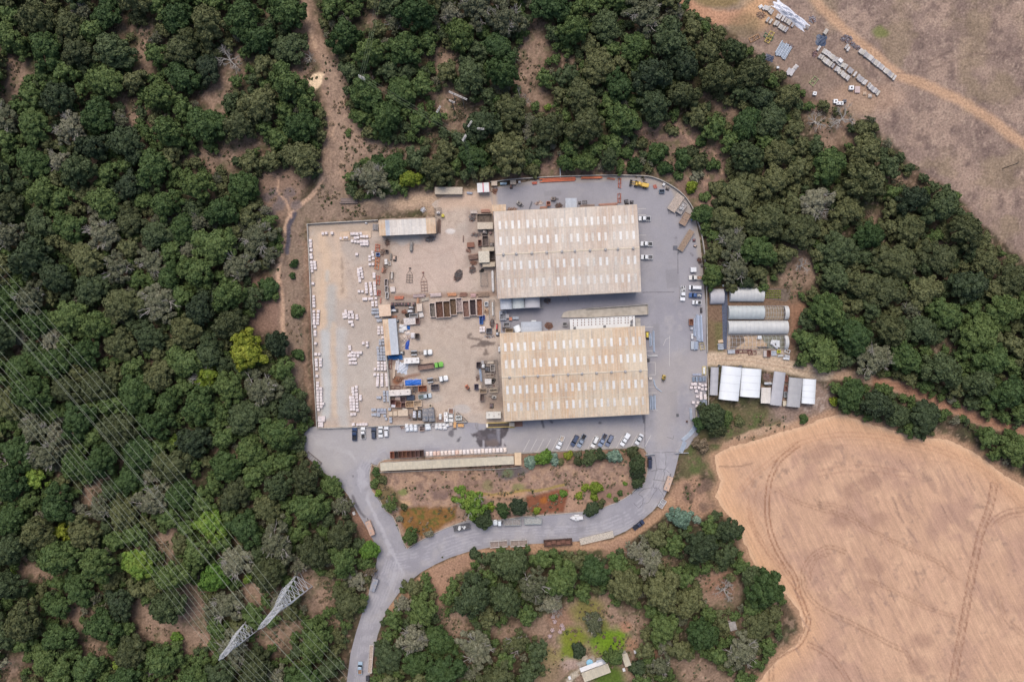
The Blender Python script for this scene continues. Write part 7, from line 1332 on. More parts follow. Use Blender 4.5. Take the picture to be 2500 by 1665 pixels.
 ('bin',C,345,1375,60,80,0,1.3,(180,182,190),'grey crate below the left arched canopy'), ('crate',C,325,1348,30,34,0,1.1,(176,180,188),'small grey crate under the left arched canopy'), ('crate',C,388,1380,34,38,10,1.1,(196,190,190),'grey crate with orange straps below the arched canopies'), ('crate',C,418,1408,28,30,0,1.1,(220,136,104),'orange crate below the arched canopies'), ('crate',C,455,1398,34,26,0,1.0,(176,184,196),'blue grey crate below the arched canopies, left of pair'), ('crate',C,484,1398,24,26,0,1.0,(180,188,198),'blue grey crate below the arched canopies, right of pair'), ('crate',C,640,1432,44,22,0,1.1,(234,238,240),'white chest above the grey arched canopy'),
 ('bin',D,405,185,70,36,0,1.3,(168,140,112),'wooden tub left of the white arched cover'), ('bin',D,380,130,56,40,0,1.2,(160,158,160),'grey tub left of the white arched cover'), ('pile',D,360,160,40,80,0,.6,(136,132,134),'scrap left of the white arched cover'), ('pile',D,785,140,100,80,0,.8,(150,108,92),'rusty heap between arched canopy and office block'), ('bin',D,938,125,38,34,0,1.0,(150,148,150),'grey grate box left of the office block'), ('frame',C,715,1255,30,100,0,2.4,(150,148,146),'open steel stand right of the three arched canopies'), ('pile',C,770,1235,80,60,0,.6,(120,118,122),'scrap under the edge of the upper warehouse'),
 # --- truck yard, left side
 ('cloth',B,1056,436,168,54,-2,1.4,(30,116,200),'blue tarpaulin along the bottom of the workshop'), ('bag',B,1130,80,50,40,8,.9,WH,'white sack at the top of the sack heap right of the workshop','white sacks beside the workshop'), ('bag',B,1165,105,56,46,-12,.9,WH,'white sack in the middle of the sack heap','white sacks beside the workshop'), ('bag',B,1128,128,56,44,4,.8,WH,'white sack at the lower left of the sack heap','white sacks beside the workshop'), ('bag',B,1175,66,44,34,20,.9,WH,'white sack beside the planked trailer','white sacks beside the workshop'), ('cloth',B,1212,95,34,44,0,.7,(40,116,214),'small bright blue tarpaulin beside the white sacks'), ('cloth',B,1198,160,62,40,0,.8,(236,222,214),'cream sheet below the white sacks'), ('cloth',B,1155,222,112,92,-3,.9,(206,184,168),'tan sheet right of the workshop'), ('cloth',B,1198,288,42,112,8,.6,(36,84,200),'crumpled deep blue tarpaulin right of the workshop'), ('bag',B,1262,185,48,60,0,1.0,(220,214,214),'grey sack pile left of the small dark bin'), ('bin',B,1313,192,44,58,2,1.2,(92,80,76),'small dark bin in the truck yard'), ('machine',B,1140,385,50,44,0,1.3,(220,218,214),'white and black unit at the lower right corner of the workshop'), ('beams',B,1155,300,40,14,-30,.4,(238,228,222),'white boards beside the deep blue tarpaulin'), ('pile',B,1210,215,40,40,0,.6,(232,216,208),'heap of pale rubble beside the tan sheet'),
 ('rack',B,1002,512,36,112,3,1.4,(150,92,78),'rust red rack against the concrete wall'), ('beams',B,1044,592,34,182,3,.8,(216,186,158),'long beige beams right of the rust rack'), ('beams',B,1082,520,38,130,6,.8,(226,222,224),'white beams beside the beige ones'), ('cloth',B,1148,560,110,122,12,.7,(206,212,224),'crumpled pale plastic sheeting in the truck yard'), ('pile',B,1105,692,110,60,-20,.6,(160,112,84),'heap of rusty earth and timber'), ('rack',B,1058,780,104,46,-2,1.0,(140,88,74),'rust brown frames above the long white trailer'), ('pile',B,1130,760,50,70,0,.7,(196,180,170),'white rubble beside the rust frames'), ('pile',B,1285,805,70,70,0,.8,(128,122,120),'grey scrap right of the long white trailer'), ('rolloff',B,1268,724,192,74,-3,1.5,(70,84,104),'long open truck box under a blue tarpaulin'), ('frame',F,195,350,60,190,-50,.8,(120,104,98),'rusty low frame at the left edge of the asphalt'), ('bin',B,1375,792,88,64,-3,1.5,(164,92,60),'orange rust skip right of the long white trailer'), ('bin',B,1518,777,88,64,-3,1.3,(112,102,108),'dark grey skip below the lower white truck'),
 ('bin',B,1035,948,50,48,3,1.3,(110,62,60),'dark red bin with white rim at the wall end'), ('crate',B,1042,990,48,34,3,1.2,(224,220,228),'white crate with blue top below the dark red bin'), ('bin',B,1097,974,60,64,4,1.3,(150,98,78),'rust brown bin right of the dark red one'), ('crate',B,1090,900,54,48,2,1.2,(220,184,164),'peach crate below the long white trailer'), ('bin',B,1152,922,62,54,0,1.2,(118,92,92),'purple brown bin below the long white trailer'), ('bin',B,1158,978,54,46,0,1.2,(112,76,70),'dark rust bin left of the tan skips'), ('bin',B,1230,972,90,66,-2,1.4,(206,166,126),'tan skip, left of a pair'), ('bin',B,1320,964,84,66,-2,1.4,(222,190,158),'tan skip with orange stains, right of a pair'), ('crate',B,1238,897,88,60,0,1.6,(64,74,98),'navy covered box below the long white trailer'),
 ('plates',B,1007,1085,46,52,-3,.7,(216,190,160),'beige concrete plates, left of three'), ('plates',B,1060,1080,50,58,-2,.7,(218,192,162),'beige concrete plates, middle of three'), ('plates',B,1147,1075,112,70,-2,.7,(218,192,164),'large beige concrete plates, right of three'), ('beams',B,1170,1032,56,18,10,.4,(236,226,214),'short white boards above the beige plates'), ('plates',B,905,1065,110,34,-2,.5,(170,168,180),'grey plate stack in the middle of the grey pallets'),
 ('pile',B,1240,1120,70,100,0,.7,(170,160,152),'pale scrap right of the concrete plates'), ('machine',B,1287,1100,54,128,3,1.8,(206,204,212),'stripped white vehicle body, left of a pair'), ('machine',B,1345,1098,50,128,3,1.7,(160,166,176),'grey stripped vehicle body, right of a pair'), ('crate',B,1300,1020,40,36,0,1.2,(214,180,146),'tan crate above the stripped vehicle bodies'), ('tank',B,1578,1116,36,66,0,1.4,(246,246,246),'white tank on a brown deck right of the slate trailers'), ('plates',B,1575,1148,78,60,0,.5,(150,122,108),'brown deck under the white tank'), ('bin',B,1466,990,30,32,0,1.0,(196,178,156),'small beige bin above the slate trailers'), ('bin',B,1790,1128,62,46,-3,1.0,(220,224,220),'pale trough beside the lattice boom'), ('frame',B,1788,1138,74,60,-3,.6,(140,136,134),'steel frame under the pale trough'),
 # --- bags and crates below the gravel yard
 ('pile',B,1140,1235,40,50,0,.6,(206,186,176),'pale rubble left of the bulk bags'),
 ('bag',B,1192,1222,40,42,-3,1.1,(238,240,244),'white bulk bag, upper row, first from left','white bulk bags below the wall'), ('bag',B,1242,1222,40,42,-3,1.1,(236,238,244),'white bulk bag, upper row, second from left','white bulk bags below the wall'), ('bag',B,1292,1222,40,42,-3,1.1,(238,240,244),'white bulk bag, upper row, third from left','white bulk bags below the wall'), ('bag',B,1200,1266,40,38,-3,1.1,(228,232,240),'white bulk bag, lower row, first from left','white bulk bags below the wall'), ('bag',B,1247,1264,40,38,-3,1.1,(228,234,240),'white bulk bag, lower row, second from left','white bulk bags below the wall'), ('bag',B,1294,1264,40,38,-3,1.1,(232,236,242),'white bulk bag, lower row, third from left','white bulk bags below the wall'),
 ('machine',B,1366,1222,52,42,0,1.1,(130,120,120),'dark machine between the bulk bags'), ('bin',B,1368,1262,50,36,0,.9,(156,132,124),'brown tub below the dark machine'), ('bag',B,1432,1212,56,36,4,1.1,(232,238,242),'upper white sack right of the dark machine'), ('bag',B,1438,1248,60,40,-4,1.1,(232,238,244),'lower white sack right of the dark machine'), ('crate',B,1498,1205,34,34,0,1.0,(170,162,160),'grey crate between the white sacks'),
 ('bag',B,1532,1205,38,34,10,1.0,WH,'white sack in the long heap, top left','heap of white sacks below the wall'), ('bag',B,1576,1208,42,36,-8,1.1,WH,'white sack in the long heap, top second','heap of white sacks below the wall'), ('bag',B,1620,1205,40,36,14,1.1,WH,'white sack in the long heap, top third','heap of white sacks below the wall'), ('bag',B,1660,1215,38,36,-14,1.0,WH,'white sack in the long heap, top right','heap of white sacks below the wall'), ('bag',B,1535,1240,40,36,-10,1.0,WH,'white sack in the long heap, bottom left','heap of white sacks below the wall'), ('bag',B,1580,1244,44,36,12,1.1,WH,'white sack in the long heap, bottom middle','heap of white sacks below the wall'), ('bag',B,1630,1246,44,36,-6,1.0,WH,'white sack in the long heap, bottom right','heap of white sacks below the wall'), ('crate',B,1700,1202,36,34,0,1.0,(214,198,186),'beige crate right of the sack heap'), ('crate',B,1746,1210,32,66,3,1.0,(232,170,104),'upright orange crate right of the sack heap'), ('crate',B,1814,1216,66,34,2,1.0,(240,176,104),'lying orange crate below the lattice boom'),
 # --- junk pen left of the lower warehouse
 ('frame',B,2150,640,190,340,-4,1.5,(136,124,116),'large junk pen frame left of the lower warehouse'), ('bin',B,2020,522,48,62,0,1.3,(84,72,78),'dark bin at the upper left of the junk pen'), ('crate',B,2062,487,32,32,0,1.1,(206,198,196),'pale crate at the top left of the junk pen'), ('crate',B,2155,488,74,40,-2,1.1,(206,186,164),'cream crate at the top of the junk pen'), ('machine',B,2075,540,50,70,10,1.3,(226,226,228),'white motor inside the junk pen'), ('machine',B,2120,575,60,70,0,1.3,(84,82,90),'black engine inside the junk pen'), ('bin',B,2180,555,50,70,0,1.1,(170,160,154),'grey tub inside the junk pen'), ('frame',B,2145,645,90,44,-2,1.1,(200,176,150),'tan frame inside the junk pen'), ('crate',B,2128,712,76,60,-2,1.2,(228,222,216),'white square crate inside the junk pen'), ('tyres',B,2195,705,56,70,0,.7,DK,'tyres inside the junk pen'), ('pile',B,2150,760,110,50,0,.6,(156,146,140),'scrap at the bottom of the junk pen'), ('pile',B,2190,620,50,60,0,.7,(150,140,136),'scrap at the right of the junk pen'), ('pipes',B,2042,635,26,152,-8,.7,(172,188,212),'galvanised pipes leaning on the left of the junk pen'), ('pile',B,2005,670,28,66,0,.5,(140,120,110),'rusty wheels left of the junk pen'), ('bin',B,1994,773,44,60,0,1.2,(82,74,96),'navy purple bin at the lower left of the junk pen'), ('crate',B,2034,772,32,40,0,1.1,(212,192,170),'cream crate beside the navy purple bin'), ('bin',B,2070,820,76,48,-2,1.1,(176,150,124),'tan trough below the junk pen, left'), ('bin',B,2190,815,84,42,-2,1.1,(196,176,150),'tan trough below the junk pen, right'), ('bin',B,2060,895,46,74,2,1.3,(128,106,98),'brown bin below the tan trough'), ('machine',B,2168,992,46,60,0,1.3,(118,96,98),'dark purple machine above the pale container'),
 # --- top row of the asphalt yard
 ('crate',C,262,113,56,44,-2,1.6,(222,200,178),'tan crate right of the striped container'), ('tank',C,350,113,66,26,-3,1.3,(166,196,214),'pale blue tank at the top wall'), ('crate',C,442,102,56,42,-2,1.6,(220,196,170),'tan crate right of the pale blue tank'), ('crate',C,503,98,22,18,-10,.9,WH,'white box at the top wall'), ('machine',C,425,140,28,44,0,1.3,(140,96,84),'rust machine below the right tan crate'), ('pile',C,268,185,50,60,30,.6,(156,108,84),'rusty scrap below the left tan crate'), ('beams',C,868,76,350,34,-3.2,.9,(228,100,52),'long orange steel beams against the top wall, left bundle'), ('beams',C,1192,56,205,22,-1,.9,(232,112,58),'long orange steel beams against the top wall, right bundle'), ('beams',C,650,108,50,24,-6,.6,(236,96,64),'short orange red beams left of the long bundle'), ('beams',C,1380,66,80,16,6,.4,(206,116,84),'short rusty beams right of the long bundles'), ('rack',C,1465,104,32,86,0,1.8,(208,96,62),'orange stand at the top right of the asphalt'), ('rack',C,1462,250,36,84,0,1.8,(204,100,66),'orange stand near the top edge of the upper warehouse'), ('beams',C,1802,142,34,40,-20,.4,(222,110,88),'red beams lying right of the yellow loader'), ('bin',C,1866,187,48,30,0,1.0,(92,108,128),'slate blue tub right of the yellow loader'), ('machine',C,1923,162,36,28,20,1.0,(110,98,94),'dark compressor beside the slate blue tub'), ('crate',C,1886,122,22,24,30,.9,WH,'white box on the curved wall'), ('tote',C,2158,447,22,40,0,1.0,(84,120,190),'blue barrel under the trees at the curved wall'),
 ('beams',C,610,320,12,80,20,.3,(110,112,124),'dark lone beam above the upper warehouse'), ('pile',C,690,300,90,26,-10,.3,(220,196,180),'pale planks scattered above the upper warehouse'), ('bin',C,780,305,34,38,0,1.2,(178,108,84),'rust red hopper left of the blue grey canopy'), ('pile',C,880,322,90,50,0,.9,(120,108,104),'dark scrap left of the blue grey canopy'), ('machine',C,1080,295,24,28,0,1.1,(120,112,110),'small dark pump right of the blue grey canopy'), ('frame',C,1128,292,40,32,0,1.2,(110,104,100),'small dark frame right of the blue grey canopy'), ('beams',C,1150,325,150,24,-3,.5,(160,130,114),'brown bars along the upper warehouse edge'), ('beams',C,1350,312,190,22,-3,.6,(206,140,114),'orange brown bars along the upper warehouse edge'), ('beams',C,730,342,76,22,-3,.7,(176,116,90),'rust bars beside the upper warehouse edge, left'), ('pile',C,430,358,110,24,-3,.7,(176,140,120),'rusty pieces beside the annex'), ('machine',C,1530,288,40,50,-10,1.4,(84,80,86),'black machine at the top right corner of the warehouse'), ('machine',C,1580,290,34,32,0,1.1,(92,88,94),'dark motor at the top right corner of the warehouse'),
 ('plates',C,1995,725,38,36,0,.4,(104,106,118),'dark plate lying beside the longest plank trailer'), ('machine',C,2178,655,30,28,0,.9,(150,90,96),'maroon machine near the curved wall'), ('machine',C,2188,712,32,22,20,.9,(212,180,158),'peach machine near the curved wall'), ('pile',C,2230,850,40,70,-30,.4,(96,78,74),'dark brush pieces at the curved wall'), ('drum',C,2252,898,22,22,0,1.0,(90,84,86),'dark drum at the curved wall'), ('crate',C,2168,938,54,44,-3,1.4,(240,242,246),'white cart box at the curved wall'), ('machine',C,2247,1325,22,50,0,1.0,(76,76,82),'dark motorbike like machine above the pipe stack'),
 ('crate',V,1032,440,63,16,0,2.5,(214,196,172),'long cream container at the top left of the asphalt yard',None,'shipping_container','container'), ('plates',C,158,152,126,92,-3,.0,WH,'x'), ('beams',C,25,203,56,22,4,.8,(178,184,204),'grey blue beams between the container and striped roof'), ('planks',B,2,2,0,0,0,0,WH,'x'),
 # --- right of the lower warehouse
 ('pipes',D,1790,290,20,222,-2,.7,(176,192,216),'long galvanised pipes right of the lower warehouse'), ('pipes',D,1758,275,26,130,-4,.7,(178,192,214),'shorter galvanised pipes right of the lower warehouse'), ('pipes',D,1780,427,102,16,-2,.6,(214,214,216),'pale pipe lying level right of the lower warehouse'), ('machine',D,1732,232,36,82,0,1.7,(240,204,62),'yellow hoist at the right wall of the lower warehouse'), ('crate',D,1757,643,28,24,0,1.0,(234,222,214),'white crate at the right wall of the lower warehouse'), ('pipes',D,1785,872,72,142,-1,.7,(176,190,212),'galvanised pipe bundle at the lower right of the warehouse'), ('machine',D,1742,468,24,34,0,1.2,(90,90,94),'dark unit at the right wall of the lower warehouse'),
 # --- east edge of the asphalt
 ('pipes',E,228,575,26,182,-3,.9,(182,196,220),'galvanised guardrail stack, left of three','galvanised stacks at the right wall'), ('pipes',E,262,575,34,272,-3,1.2,(190,202,224),'galvanised guardrail stack, middle of three','galvanised stacks at the right wall'), ('pipes',E,296,578,34,272,-3,1.2,(184,198,222),'galvanised guardrail stack, right of three','galvanised stacks at the right wall'), ('bin',E,192,522,38,58,0,1.2,(160,104,82),'rusty bin left of the guardrail stacks'), ('tank',E,205,668,24,54,0,1.3,(238,236,236),'white tank left of the guardrail stacks'), ('crate',E,205,755,28,82,0,1.0,(188,196,206),'grey crate below the guardrail stacks'), ('pipes',E,248,758,62,84,2,.9,(184,198,222),'short galvanised lengths below the guardrail stacks'), ('frame',E,305,765,46,66,-12,.7,(226,200,120),'yellow frames below the guardrail stacks'), ('crate',E,326,1010,38,86,0,.5,(224,204,140),'yellow pallet beside the white tunnels'), ('tank',E,327,1012,24,66,0,1.7,(248,248,248),'white tank on the yellow pallet'), ('pipes',E,255,1050,94,22,-2,.6,(182,190,214),'pale pipes above the steel bundles'),
 ('beams',E,220,1096,26,50,-3,1.1,(140,158,180),'blue grey steel bundle, first of four in a row','blue grey steel bundles'), ('beams',E,254,1096,30,50,-3,1.1,(148,164,186),'blue grey steel bundle, second of four in a row','blue grey steel bundles'), ('beams',E,292,1096,32,50,-3,1.1,(140,158,182),'blue grey steel bundle, third of four in a row','blue grey steel bundles'), ('beams',E,328,1094,30,50,-3,1.1,(150,166,188),'blue grey steel bundle, last of four in a row','blue grey steel bundles'), ('beams',E,318,1346,72,90,-1,1.1,(146,158,176),'large blue grey steel bundle at the wall below the pallets'), ('pipes',E,195,1448,26,132,-3,.7,(184,194,214),'pale pipes on the asphalt below the pallets'), ('beams',E,248,1460,14,132,-3,.5,(214,200,172),'single wooden beam beside the pale pipes'), ('pipes',E,296,1432,28,86,-8,.7,(180,192,212),'short galvanised rails below the large steel bundle'), ('beams',E,271,1490,22,28,-8,.7,(190,204,222),'short bright steel piece below the rails'), ('beams',E,330,1425,26,50,-3,.8,(176,124,92),'rust brown beams beside the short rails'), ('drum',E,153,1522,18,22,0,.9,(120,80,66),'rust drum on the asphalt below the pale pipes'), ('plates',D,2018,995,24,28,-10,.1,(96,96,100),'square dark drain cover on the asphalt'),
 # --- greenhouse surroundings
 ('crate',E,533,153,44,18,-12,.9,(206,216,226),'pale chest at the upper end of the blue ground cloth'), ('beams',E,492,770,62,58,0,.9,(182,190,204),'grey panels at the lower end of the ground cloth'), ('plates',E,490,715,50,30,-10,.4,(220,186,148),'tan boards above the grey panels'), ('crate',E,598,820,72,36,-2,1.0,(184,188,198),'grey crate below the lowest hoop frame'), ('pile',E,655,820,40,30,0,.5,(140,96,88),'small dark heap beside the grey crate'), ('rack',E,740,818,130,40,-2,1.1,(136,74,66),'dark red machine parts below the hoop frame, left'), ('rack',E,815,830,70,50,-2,1.1,(142,80,70),'dark red machine parts below the hoop frame, right'), ('crate',E,938,840,32,62,0,1.0,(196,184,180),'pale crates left of the rust bin below the frame'), ('bin',E,974,838,38,60,0,1.1,(140,84,66),'rust bin below the lowest hoop frame'), ('pipes',E,1025,826,66,28,-2,.8,(192,200,216),'upper galvanised stack below the hoop frame'), ('pipes',E,1025,850,66,22,-4,.7,(196,204,218),'lower galvanised stack below the hoop frame'), ('bin',E,1076,818,34,24,0,.8,(206,204,60),'yellow tub below the hoop frame'), ('frame',E,1163,815,52,36,20,.9,(232,234,236),'white frame at the right end of the hoop frame'), ('beams',E,1095,860,60,18,-6,.6,(216,218,222),'pale beams right of the galvanised stacks'), ('crate',E,1160,865,52,26,10,.9,(190,190,194),'grey crate at the stony slope, upper'), ('crate',E,1152,889,62,20,6,.8,(228,232,238),'white crate at the stony slope, lower'),
 ('crate',E,882,676,38,32,0,1.1,(240,244,246),'white cube box inside the lowest hoop frame'), ('tank',E,1030,758,92,20,42,.9,(236,234,236),'white slanted tank inside the lowest hoop frame'), ('crate',E,1030,718,60,32,0,.9,(234,236,238),'white crates inside the hoop frame, upper'), ('crate',E,1066,740,36,70,0,1.0,(232,234,238),'white crates inside the hoop frame, right'), ('crate',E,1015,735,44,30,0,.8,(222,222,226),'pale crate inside the hoop frame, lower left'), ('beams',E,920,775,120,14,-1,.6,(70,66,66),'long black trough at the bottom of the hoop frame'),
 ('pile',E,960,1070,90,80,0,.6,(160,130,122),'rusty pots and scraps between the white tunnel and grey roof'), ('tank',E,968,1140,80,30,0,1.0,(200,204,210),'silver tank above the pinkish shed'), ('bin',E,1150,1090,28,60,0,.9,(150,96,80),'rust bin between the grey tunnels, top'), ('bin',E,1146,1190,26,50,0,.9,(150,100,90),'rust bin between the grey tunnels, middle'), ('bin',E,1142,1250,30,50,0,.9,(150,156,162),'grey bin between the grey tunnels'), ('crate',E,1138,1340,44,50,0,1.2,(224,208,180),'cream crate at the bottom between the grey tunnels'), ('drum',E,690,970,34,30,0,1.2,(120,112,106),'dark water drum above the white tunnels'), ('drum',E,478,960,24,24,0,1.0,(90,92,90),'dark drum at the corner of the largest white tunnel'),
 # --- dry field storage
 ('cloth',Hh,690,185,520,120,39,2.0,(226,228,240),'very large white tarpaulin in the dry field',None,'large_tarpaulin'), ('rack',Hh,220,490,130,70,-28,1.0,(206,150,96),'orange wooden rack beside the wood edge'), ('rack',Hh,415,475,70,150,30,1.2,(226,196,84),'yellow and green tiller bar in the dry field'), ('rack',Hh,400,470,120,60,30,1.0,(80,140,96),'green implement frame between yellow bars'), ('pipes',Hh,590,650,200,170,120,.6,(176,190,210),'wide stack of pale blue pipes beside the wood edge'), ('cloth',Hh,1075,515,130,140,10,.8,(70,84,112),'dark navy tarpaulin at the end of the crate rows'), ('cloth',Hh,410,740,110,80,20,.5,(66,74,100),'dark sheet at the wood edge below the pipes'), ('crate',Hh,1125,412,44,70,32,1.0,(200,190,178),'lone pale crate above the navy tarpaulin'), ('crate',Hh,690,930,50,90,32,1.0,(206,202,204),'white hive box near the wood edge, lower right'), ('crate',Hh,650,920,46,90,32,1.0,(200,196,198),'white hive box near the wood edge, lower left'), ('cloth',Hh,742,865,50,90,40,.8,(214,208,206),'pale cloth bundle above the white hive boxes'), ('crate',Hh,515,868,30,28,0,.9,(226,232,238),'small white box at the wood edge'), ('rack',Hh,975,1040,80,110,40,.7,(170,184,120),'thin green implement frame in the dry field'),
 ('tote',Hh,985,1200,44,44,10,1.1,(244,246,250),'white tank with black lid, alone at the wood edge','white tanks in the dry field'), ('tote',Hh,1453,1127,58,52,0,1.2,(246,248,252),'large white tank beside the pink pallet','white tanks in the dry field'), ('tote',Hh,1250,1300,52,50,0,1.2,(246,248,252),'white tank, leftmost of the cluster','white tanks in the dry field'), ('tote',Hh,1280,1322,42,42,0,1.0,(244,246,250),'white tank, second of the cluster','white tanks in the dry field'), ('tote',Hh,1325,1325,48,46,0,1.1,(240,242,242),'white tank, third of the cluster','white tanks in the dry field'), ('tote',Hh,1367,1297,40,36,0,1.1,(96,100,112),'dark tank, rightmost of the cluster','white tanks in the dry field'), ('plates',Hh,1530,1150,70,86,4,.5,(206,180,176),'pinkish pallet beside the large white tank'), ('bag',Hh,1693,1228,44,46,0,.8,(200,184,170),'beige sack at the lower end of the crate row'), ('bag',Hh,1625,1195,44,40,0,.6,(206,172,140),'tan sack above the beige one'), ('crate',Hh,1310,783,56,46,40,1.6,(242,240,240),'white box standing on the long crate row'), ('pile',Hh,300,195,130,110,30,.4,(196,160,130),'tan heap beside the tarpaulin stacks'), ('bag',Hh,300,90,50,40,-30,.7,WH,'white sack above the tan heap'), ('pile',Hh,990,690,60,100,32,.5,(150,118,120),'reddish wreckage at the head of the crate rows'), ('pile',Hh,960,250,110,100,10,.6,(170,164,172),'pale wreckage at the right end of the tarpaulin'), ('pile',Hh,880,350,70,60,10,.5,(190,184,180),'pale scraps below the end of the tarpaulin'), ('pile',Hh,680,590,80,60,0,.4,(150,130,126),'scrap at the upper end of the pale blue pipes'),
 ('crate',I,1115,722,50,36,-20,.9,(84,80,82),'black cart under the trees right of the house'),
 ('beams',L,195,322,10,26,10,.8,(232,232,234),'white post box at the left road edge above the tilted trailer'), ('crate',L,152,1020,22,30,0,1.2,(70,72,84),'dark box at the right road edge in the bottom'), ('crate',F,627,925,26,34,-20,.8,(238,232,226),'white box on the brown verge by the road stain'),
]
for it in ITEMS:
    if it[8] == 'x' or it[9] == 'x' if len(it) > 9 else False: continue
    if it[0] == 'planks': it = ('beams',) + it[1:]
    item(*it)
t = item('cloth', B, 1268, 718, 190, 72, -3, .7, (24, 110, 226), 'bright blue tarpaulin spread over the long truck box', z=1.35)
# striped roof container, timber bin rows
shed('striped_container', 'white roofed container with a red stripe at the top left of the asphalt', 'container', [C(105,108),C(218,102),C(220,190),C(92,200)], 3.2, None, pm((228, 226, 224), .06, .8, .6), 'nsew', WALL, [(.42, pm((214, 120, 134), .08, 1, .6)), (.53, pm((228, 226, 224), .06, .8, .6)), (.93, pm((170, 110, 100), .1, 1, .7))])
for k in range(8): item('bin', F, 1038 + k * 44.5, 304 - k * 2.2, 42, 66, -3, 1.3, [(150,84,60),(84,62,58),(116,72,58),(132,80,56),(122,76,62),(112,72,62),(120,86,80),(92,66,58)][k], 'rust brown bin, %s from left in the row below the driveway' % ORD[k + 1], 'rust bins above the long beige shed')
for k in range(22): item('bag', F, 1409 + k * 39.3, 297 - k * 1.95, 34, 48, -3, 1.1, [(238,214,200),(240,220,206),(236,196,176),(240,226,220)][(k * 7 + k // 3) % 4 if k < 9 else 3 if k % 3 else 1], 'pink white sack, %s from left in the row above the beige shed' % ORD[k + 1], 'sacks above the long beige shed')
# yellow railed conveyor pit under the lower warehouse corner
t = thing('conveyor_pit', 'yellow railed conveyor pit at the lower left corner of the lower warehouse', 'conveyor', W(*D(305, 1086)), math.radians(2)); m = MB(); m.box(0, 0, .05, .7, 9.6, 1.5); m.build('belt', pm((90, 78, 70), .2, 2, .8), t)
for sy in (-1, 1): m = MB(); m.box(0, sy * .95, 0, 1.2, 10.6, .2); m.build('rail', pm((240, 204, 96), .1, 1, .5), t)
for sx in (-1, 1): m = MB(); m.box(sx * 5.1, 0, 0, 1.1, .9, 1.6); m.build('end_block', pm((232, 222, 206), .1, 1, .7), t)
item('plates', D, 495, 1080, 76, 50, -2, .3, (140, 98, 80), 'rust brown plate right of the yellow railed pit'); item('beams', D, 436, 1112, 52, 8, -1, .5, (240, 204, 60), 'yellow rail beside the rust brown plate'); item('crate', D, 430, 1082, 50, 36, 0, 1.5, (216, 200, 178), 'cream block at the right end of the yellow railed pit')
# lattice boom
a, b = B(1765, 1070), B(1885, 1178); c, ang, L_ = place(a, b); t = thing('lattice_boom', 'dark lattice crane boom lying beside the white pickup with rusty bed', 'crane boom', c, ang); m = MB(); br = MB()
for sy in (-1, 1):
    for z in (.2, .9): m.tube((-L_ / 2, sy * .5, z), (L_ / 2, sy * .5, z), .07, 5)
for k in range(9):
    x0, x1 = -L_ / 2 + L_ * k / 9, -L_ / 2 + L_ * (k + 1) / 9; s_ = 1 if k % 2 else -1; br.tube((x0, -s_ * .5, .9), (x1, s_ * .5, .9), .05, 4); br.tube((x0, .5, .2), (x1, .5, .9), .05, 4); br.tube((x0, -.5, .2), (x1, -.5, .9), .05, 4)
m.build('chords', pm((110, 108, 108), .2, 1.5, .6), t); br.build('lacing', pm((120, 116, 114), .2, 1.5, .6), t)
# rusty open rack trailer on the verge
c, ang, L_ = place((735, 955), (1005, 938), G); t = thing('rack_trailer', 'rusty brown open rack trailer on the lower road verge', 'trailer', c, ang); open_box(t, 0, 0, L_, 2.7, .9, 2.2, (96, 70, 62), 'side_boards', (120, 84, 70)); axles(t, (-L_ * .35, -L_ * .25, L_ * .3), 2.4, .45, False)
for k in range(6): m = MB(); m.box(-L_ / 2 + L_ * (k + .5) / 6, 0, 1.9, 2.05, .16, 2.4); m.build('cross_bar', RUST, t)
for k in range(5): m = MB(); m.box(-L_ / 2 + L_ * (k + .9) / 6, .3 * (-1) ** k, 1.07, 1.7, L_ / 8, 1.4); m.build('load', RUST, t)
# guardrail lengths curved along the edge
for pts, lb in (([(2175,1085),(2150,1130),(2110,1175),(2050,1225)], 'curved stack of galvanised rails along the asphalt edge, upper'), ([(2072,1238),(2055,1290),(2030,1342)], 'stack of galvanised rails along the asphalt edge, lower'), ([(1785,650),(1795,700),(1815,735),(1858,765)], 'bent pale rail right of the lower warehouse')):
    P = [D(*q) for q in curve(pts, 4)]; t = thing('guardrail_stack', lb, 'rails', W(*P[len(P) // 2])); ox, oy = t.location[:2]; n = 5 if 'bent' not in lb else 2
    for k in range(n):
        m = MB()
        for i in range(len(P) - 1): a = W(P[i][0] + k * 1.9, P[i][1] + k * 1.1); b = W(P[i + 1][0] + k * 1.9, P[i + 1][1] + k * 1.1); m.tube((a[0] - ox, a[1] - oy, .25), (b[0] - ox, b[1] - oy, .25), .15, 6)
        m.build('rail', pm((180, 196, 218), .1, 1, .4), t)
